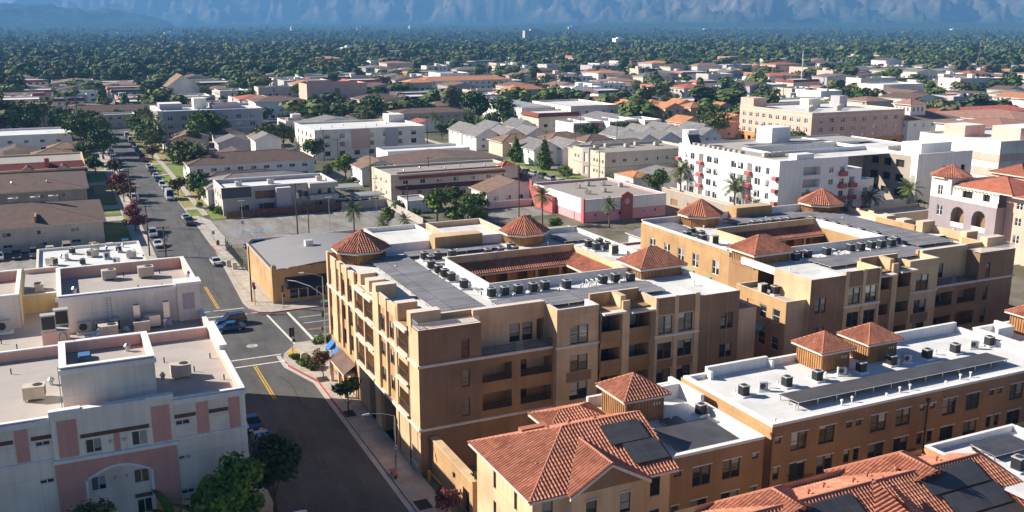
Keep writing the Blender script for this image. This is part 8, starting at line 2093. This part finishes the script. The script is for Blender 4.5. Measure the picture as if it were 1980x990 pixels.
RFN = dict(brownroof='brown', tanroof='tan', greyroof='grey', tileorange='orange tile', tilered='red tile', tilebrick='dark red', mauveroof='mauve', whitedeck='white', deck='grey', gravel='grey')
def town():
    gx = [-420 + 30 * i for i in range(60)]; rows = []
    y = 296.0
    while y < 1350:
        st = 31 if y < 640 else (38 if y < 900 else 54)
        rows.append((y, st)); y += st
    out = []
    for y, st in rows:
        for x in gx:
            xx = x + rnd.uniform(-2, 2); 
            if abs((xx - 19) % 105 - 52.5) > 48 and rnd.random() < .7: continue
            if 450 < y + 12 < 470: continue
            px, py = seen(xx + 10, y + 8, 4)
            if not (-40 < px < 2020): continue
            d = hypot(xx, y); left = px < 620
            p = .9 if d < 700 else (.82 if d < 950 else (.6 if d < 1150 else .16))
            if left and d > 820: p *= .3
            if rnd.random() > p: continue
            w, dd = rnd.uniform(15, 27), rnd.uniform(12, min(26, st - 8))
            if d > 700: w *= 1.25
            if any(a - .5 < xx + w and xx < b + .5 and c - .5 < y + dd and y < d_ + .5 for a, b, c, d_ in TAKEN): continue
            out.append((xx, y, w, dd)); TAKEN.append((xx, xx + w, y, y + dd))
    return out
sites = sorted(town(), key=lambda s: hypot(s[0], s[1]))
rest = MB()
for ns, (x, y, w, dd) in enumerate(sites):
    d = hypot(x, y); k = rnd.random(); px = seen(x, y)[0]
    h = rnd.choice([3.6, 5.8, 5.8, 6.4, 8.8]) if px > 450 else rnd.choice([3.4, 5.6, 6.2])
    wall = rnd.choice(WALLS)
    if k < .40: kind, roof, nm, cat = 'flat', rnd.choice(['whitedeck', 'whitedeck', 'deck', 'gravel']), 'apartment_building', 'apartment building'; h = max(h, 4.2)
    elif k < .56: kind, roof, nm, cat = 'mans', rnd.choice(['tilered', 'tilered', 'tileorange', 'tilebrick', 'brownroof']), 'apartment_building', 'apartment building'; h = max(h, 5.6)
    elif k < .84: kind, roof, nm, cat = 'hip', rnd.choice(['brownroof', 'tanroof', 'tileorange', 'greyroof', 'tilered', 'brownroof', 'mauveroof']), 'house', 'house'
    else: kind, roof, nm, cat = rnd.choice(['gx', 'gy']), rnd.choice(['brownroof', 'tanroof', 'greyroof', 'tileorange']), 'house', 'house'
    b = far_house(kind, x, x + w, y, y + dd, h, wall, roof, rnd.uniform(1.6, 2.6))
    if ns >= 380:   # past counting: the furthest roofs
        k0 = len(rest.v); rest.v += b.v; rest.f += [tuple(i + k0 for i in f) for f in b.f]; rest.m += b.m; rest.uv += b.uv; continue
    o = b.build(nm, None, at=(x + w / 2, y + dd / 2, 0)); o['category'] = cat
    sz = 'tall' if h > 8 else ('low' if h < 4 else 'two-storey')
    PENDING.append((o, x + w / 2, y + dd / 2, f'{sz} {COLN[wall]} {RFN[roof]}-roofed building', True))
if rest.f: tag(rest.build('distant_houses'), 'far pale and terracotta roofs showing between the trees', 'houses', None, 'stuff')
# street and garden trees of the town
n_t = 0; tries = 0
while NTREE[0] < 262 and tries < 6000:
    tries += 1
    y = rnd.uniform(270, 640); x = rnd.uniform(-120, 520)
    px, py = seen(x, y, 3)
    if not (-30 < px < 2010) or not free(x, y, 1.2): continue
    k = rnd.choices(['dark', 'green', 'olive', 'bright', 'cypress', 'fanpalm', 'palm', 'rust', 'round'], [4, 7, 5, 2.5, 1.5, 1.6, .8, .8, .6])[0]
    s = rnd.uniform(.5, .9)
    tree(k, x, y, s); TAKEN.append((x - 3, x + 3, y - 3, y + 3))

# the wooded suburb that runs on to the foot of the hills: past counting
def forest():
    T = []
    for i in range(16):
        g = random.Random(200 + i)
        if i % 8 == 7: lob = [(0, 0, 10 * (.1 + .88 * t), 2.2 * (1 - t) ** .8 + .1, 2.2 * (1 - t) ** .8 + .1, .9) for t in (0, .15, .3, .45, .6, .75, .9)]
        else: lob = lobes_round(300 + i, 10, g.uniform(8, 12), 1.2, 8)
        T.append((leaves(400 + i, lob, 330, .8, inner=.85, aspect=.9, wild=.2), leaves(500 + i, lob, 100, 1.45, inner=.9, aspect=.9, wild=.15)))
    g = np.random.default_rng(5); parts = []; mats = []
    ca, sa = cos(YAW), sin(YAW)
    def put(d, a, s, near, m, z=0.0):
        x, y = d * sin(YAW + a), d * cos(YAW + a)
        V = T[g.integers(16)][0 if near else 1]
        th = g.random() * 6.28; c, s_ = cos(th), sin(th)
        sz = s * (.9 + .55 * g.random()); sh = s * (.72 + .4 * g.random())
        P = np.empty_like(V); P[:, 0] = x + (V[:, 0] * c - V[:, 1] * s_) * sz; P[:, 1] = y + (V[:, 0] * s_ + V[:, 1] * c) * sz; P[:, 2] = z + V[:, 2] * sh
        parts.append(P); mats.append(np.full(len(V) // 4, m))
    n = 0
    for i in range(26000):
        d = 430 / (1 - g.random() * .935)          # crowds towards the eye's horizon
        if d > 6050: continue
        a = (g.random() - .5) * 1.12
        x, y = d * sin(YAW + a), d * cos(YAW + a)
        px, py = seen(x, y, 0)
        if not (-60 < px < 2040): continue
        left = px < 640
        p = (0.03 if d < 660 else (.12 if d < 820 else .7)) if left else (.05 if d < 750 else (.09 if d < 1000 else (.28 if d < 1200 else 1)))
        if d > 950 and left: p = 1
        if g.random() > p: continue
        if d < 1500 and not free(x, y, 3.0 if d < 800 else -1): continue
        s = g.choice([g.uniform(.5, .9), g.uniform(.7, 1.3), g.uniform(1.0, 1.65)]) * (1.0 if d < 1200 else 1.15)
        put(d, a, s, d < 1300, int(g.choice(10, p=[.18, .11, .12, .07, .14, .08, .06, .1, .07, .07])), 0 if d < 2400 else (d - 2400) / 3600 * 30 - .7)
        n += 1
    V = np.concatenate(parts); mi = np.concatenate(mats)
    o = bpy.data.objects.new('forest', quadmesh('forest', V, ['canopy%d' % i for i in range(10)], mi)); COL.objects.link(o)
    tag(o, 'dense green tree canopy of the suburb running to the hills', 'trees', None, 'stuff')
    print('forest trees', n, 'quads', len(V) // 4, 'trees', NTREE[0], 'houses', len(sites))
forest()

# ------------------------------------------------------------------ hills and mountains
def hillmat(name, stops, scale):
    m, nt, b = newmat(name)
    tc = N(nt, 'ShaderNodeTexCoord'); g = N(nt, 'ShaderNodeNewGeometry')
    n1 = N(nt, 'ShaderNodeTexNoise', Scale=scale, Detail=9.0, Roughness=.68)
    nt.links.new(tc.outputs['Object'], n1.inputs['Vector'])
    r = ramp(nt, stops); nt.links.new(n1.outputs[0], r.inputs[0])
    sx = N(nt, 'ShaderNodeSeparateXYZ'); nt.links.new(g.outputs['Position'], sx.inputs[0])
    mr = N(nt, 'ShaderNodeMapRange'); mr.inputs[1].default_value = 60; mr.inputs[2].default_value = 170; nt.links.new(sx.outputs['Z'], mr.inputs[0])
    nt.links.new(mixc(nt, mr.outputs[0], (.03, .05, .025), r.outputs[0]), b.inputs['Base Color']); b.inputs['Roughness'].default_value = 1.0; b.inputs['Specular IOR Level'].default_value = 0
    return m
M['mountain'] = hillmat('mountain_scrub', [(.36, (.04, .05, .03)), (.47, (.085, .075, .055)), (.58, (.17, .135, .11)), (.70, (.28, .225, .19))], .006)
M['foothill'] = hillmat('foothill_scrub', [(.38, (.025, .04, .02)), (.55, (.06, .07, .035)), (.7, (.16, .13, .09))], .006)
def terrain(name, a0, a1, d0, d1, na, nd, hf, mat):
    V, F_ = [], []
    for i in range(na + 1):
        a = a0 + (a1 - a0) * i / na
        for j in range(nd + 1):
            d = d0 + (d1 - d0) * (j / nd); x, y = d * sin(YAW + a), d * cos(YAW + a)
            V.append((x, y, hf(a, d, x, y, j / nd)))
    for i in range(na):
        for j in range(nd):
            k = i * (nd + 1) + j; F_.append((k, k + nd + 1, k + nd + 2, k + 1))
    me = bpy.data.meshes.new(name); me.from_pydata(V, [], F_); me.materials.append(M[mat])
    me.polygons.foreach_set('use_smooth', [True] * len(F_)); me.update()
    o = bpy.data.objects.new(name, me); COL.objects.link(o); o['kind'] = 'structure'; return o
def mtn(a, d, x, y, t):
    rg = mnoise.ridged_multi_fractal(Vector((x * .0021, y * .0013, 3.1)), 0.85, 2.15, 6, 1.0, 2.0, noise_basis='PERLIN_ORIGINAL')
    lo = mnoise.fractal(Vector((x * .00022, y * .00022, 7.7)), 1.0, 2.0, 4)
    px = 990 + 1911 * math.tan(a)
    s = min(1, max(0, (px - 250) / 1200))
    front = 11000 - 3600 * s + 1500 * lo
    crest = 130 + 215 * min(1, max(0, (px - 10) / 80)) + 170 * min(1, max(0, (px - 200) / 320))
    k = d - front + 430 * (rg - 1.0) + 500 * mnoise.noise(Vector((x * .0007, y * .0007, 2.2)))
    fan = max(0, 70 * (1 - abs(d - front) / 4000))
    h = .42 * max(0, k)
    return fan + min(h, crest) * (.72 + .28 * rg) - (25 if d < 6200 else 0)
terrain('mountains', -.56, .56, 6000, 13600, 640, 220, mtn, 'mountain')
def fh(a, d, x, y, t):
    px = 990 + 1911 * math.tan(a)
    env = max(0, 1 - ((px - 40) / 300) ** 2) ** .5 if abs(px - 40) < 300 else 0
    n_ = mnoise.ridged_multi_fractal(Vector((x * .0022, y * .0022, 1.3)), .9, 2.1, 6, 1.0, 2.0) - 1.2
    return sin(pi * t) * (env * 150 + (20 if px < 420 else 0)) * (1 + .5 * n_) - 6
terrain('hills', -.62, -.22, 6600, 9400, 170, 80, fh, 'foothill')
def rise(d): return 0 if d < 2400 else (d - 2400) / 3600 * 30
terrain('terrain', -.62, .62, 2300, 6100, 60, 30, lambda a, d, x, y, t: rise(d) - .6 + (0 if t < 1 else -3), 'foothill')
# pale campus buildings on the rise and far white specks among the trees
for i, (px, d, w, h, z, m) in enumerate(((240, 3600, 120, 10, 16, 'white'), (335, 3650, 64, 10, 18, 'white'), (702, 5400, 66, 26, 20, 'lav'), (565, 5000, 12, 18, 28, 'cream'), (793, 5200, 10, 30, 20, 'white'), (1035, 3000, 70, 15, 22, 'tilered'), (1110, 5200, 60, 20, 30, 'lav'), (1375, 5600, 90, 10, 24, 'white'), (675, 1500, 22, 9, 8, 'white'), (770, 1300, 70, 8, 6, 'cream'), (1200, 2300, 24, 8, 12, 'white'), (1850, 5400, 60, 8, 26, 'white'))):
    a = math.atan((px - 990) / 1911.0); x, y = d * sin(YAW + a), d * cos(YAW + a)
    b = MB(); b.box(x - w / 2, x + w / 2, y, y + 16, 0, z + h * .6, m if m != 'tilered' else 'beige', 'whitedeck' if m != 'tilered' else 'tilered'); b.box(x - w / 5, x + w / 4, y + 3, y + 12, z + h * .6, z + h * .9, m if m != 'tilered' else 'beige', 'whitedeck' if m != 'tilered' else 'tilered')
    o = b.build('campus_building', None, at=(x, y, 0)); o['category'] = 'building'
    o['label'] = ('long white campus building on the wooded rise at far left', 'second white campus building on the wooded rise, right of the long one', 'grey block rising over the forest edge before the mountains', 'thin cream tower over the forest edge', 'thin white tower beside the far valley', 'red-roofed hall above the far forest', 'pale glass block at the mountain foot', 'long white shed at the mountain foot, right', 'small white house in the forest, above the terracotta roofs', 'long pale low roof in the forest clearing', 'white speck of a house deep in the forest', 'white building at the foot of the right-hand slopes')[i]

# ------------------------------------------------------------------ the air between
hz = MB().box(-8900, 13900, -290, 15900, -1, 640, 'HZ', bottom=True)
hm = bpy.data.materials.new('haze'); hm.use_nodes = True
nt = hm.node_tree; nt.nodes.clear()
vo = nt.nodes.new('ShaderNodeVolumePrincipled'); ou = nt.nodes.new('ShaderNodeOutputMaterial')
vo.inputs['Density'].default_value = 0.00013; vo.inputs['Color'].default_value = (.20, .51, 1.0, 1); vo.inputs['Anisotropy'].default_value = 0.0
nt.links.new(vo.outputs[0], ou.inputs['Volume'])
M['HZ'] = hm
ho = hz.build('haze'); ho['kind'] = 'stuff'

# ------------------------------------------------------------------ settle the labels: each says which one
for x, y, p in ((48, 102, 'the corner courtyard block'), (95, 110, 'the second courtyard block'), (40, 167, 'the orange shop'), (52, 218, 'the car park'), (-8, 210, 'the small rear car park')): ref(x, y, p)
used = {}
for o, x, y, look, need in PENDING:
    if need:
        px, py = seen(x, y, 2); best = None
        for rx, ry, ph in REFS:
            qx, qy = seen(rx, ry, 2); c = abs(px - qx) / 60 + abs(py - qy) / 14 + hypot(x - rx, y - ry) / 60
            if best is None or c < best[0]: best = (c, qx, qy, ph)
        dx, dy = px - best[1], py - best[2]
        rel = ('behind' if dy < 0 else 'in front of') if abs(dx) < 35 + abs(dy) * 2 else ('right of' if dx > 0 else 'left of')
        look = f'{look} {rel} {best[3]}'
    used.setdefault(look, []).append((seen(x, y)[0], o))
for look, objs in used.items():
    objs.sort(key=lambda t: t[0])
    for i, (_, o) in enumerate(objs):
        w = look if len(objs) == 1 else f'{ORD[i] if i < 20 else str(i + 1) + "th"} {look}, from left'
        o['label'] = ' '.join(w.split()[:16])
for p in PROTOS:
    for c in list(p.children_recursive): bpy.data.objects.remove(c)
    bpy.data.objects.remove(p)
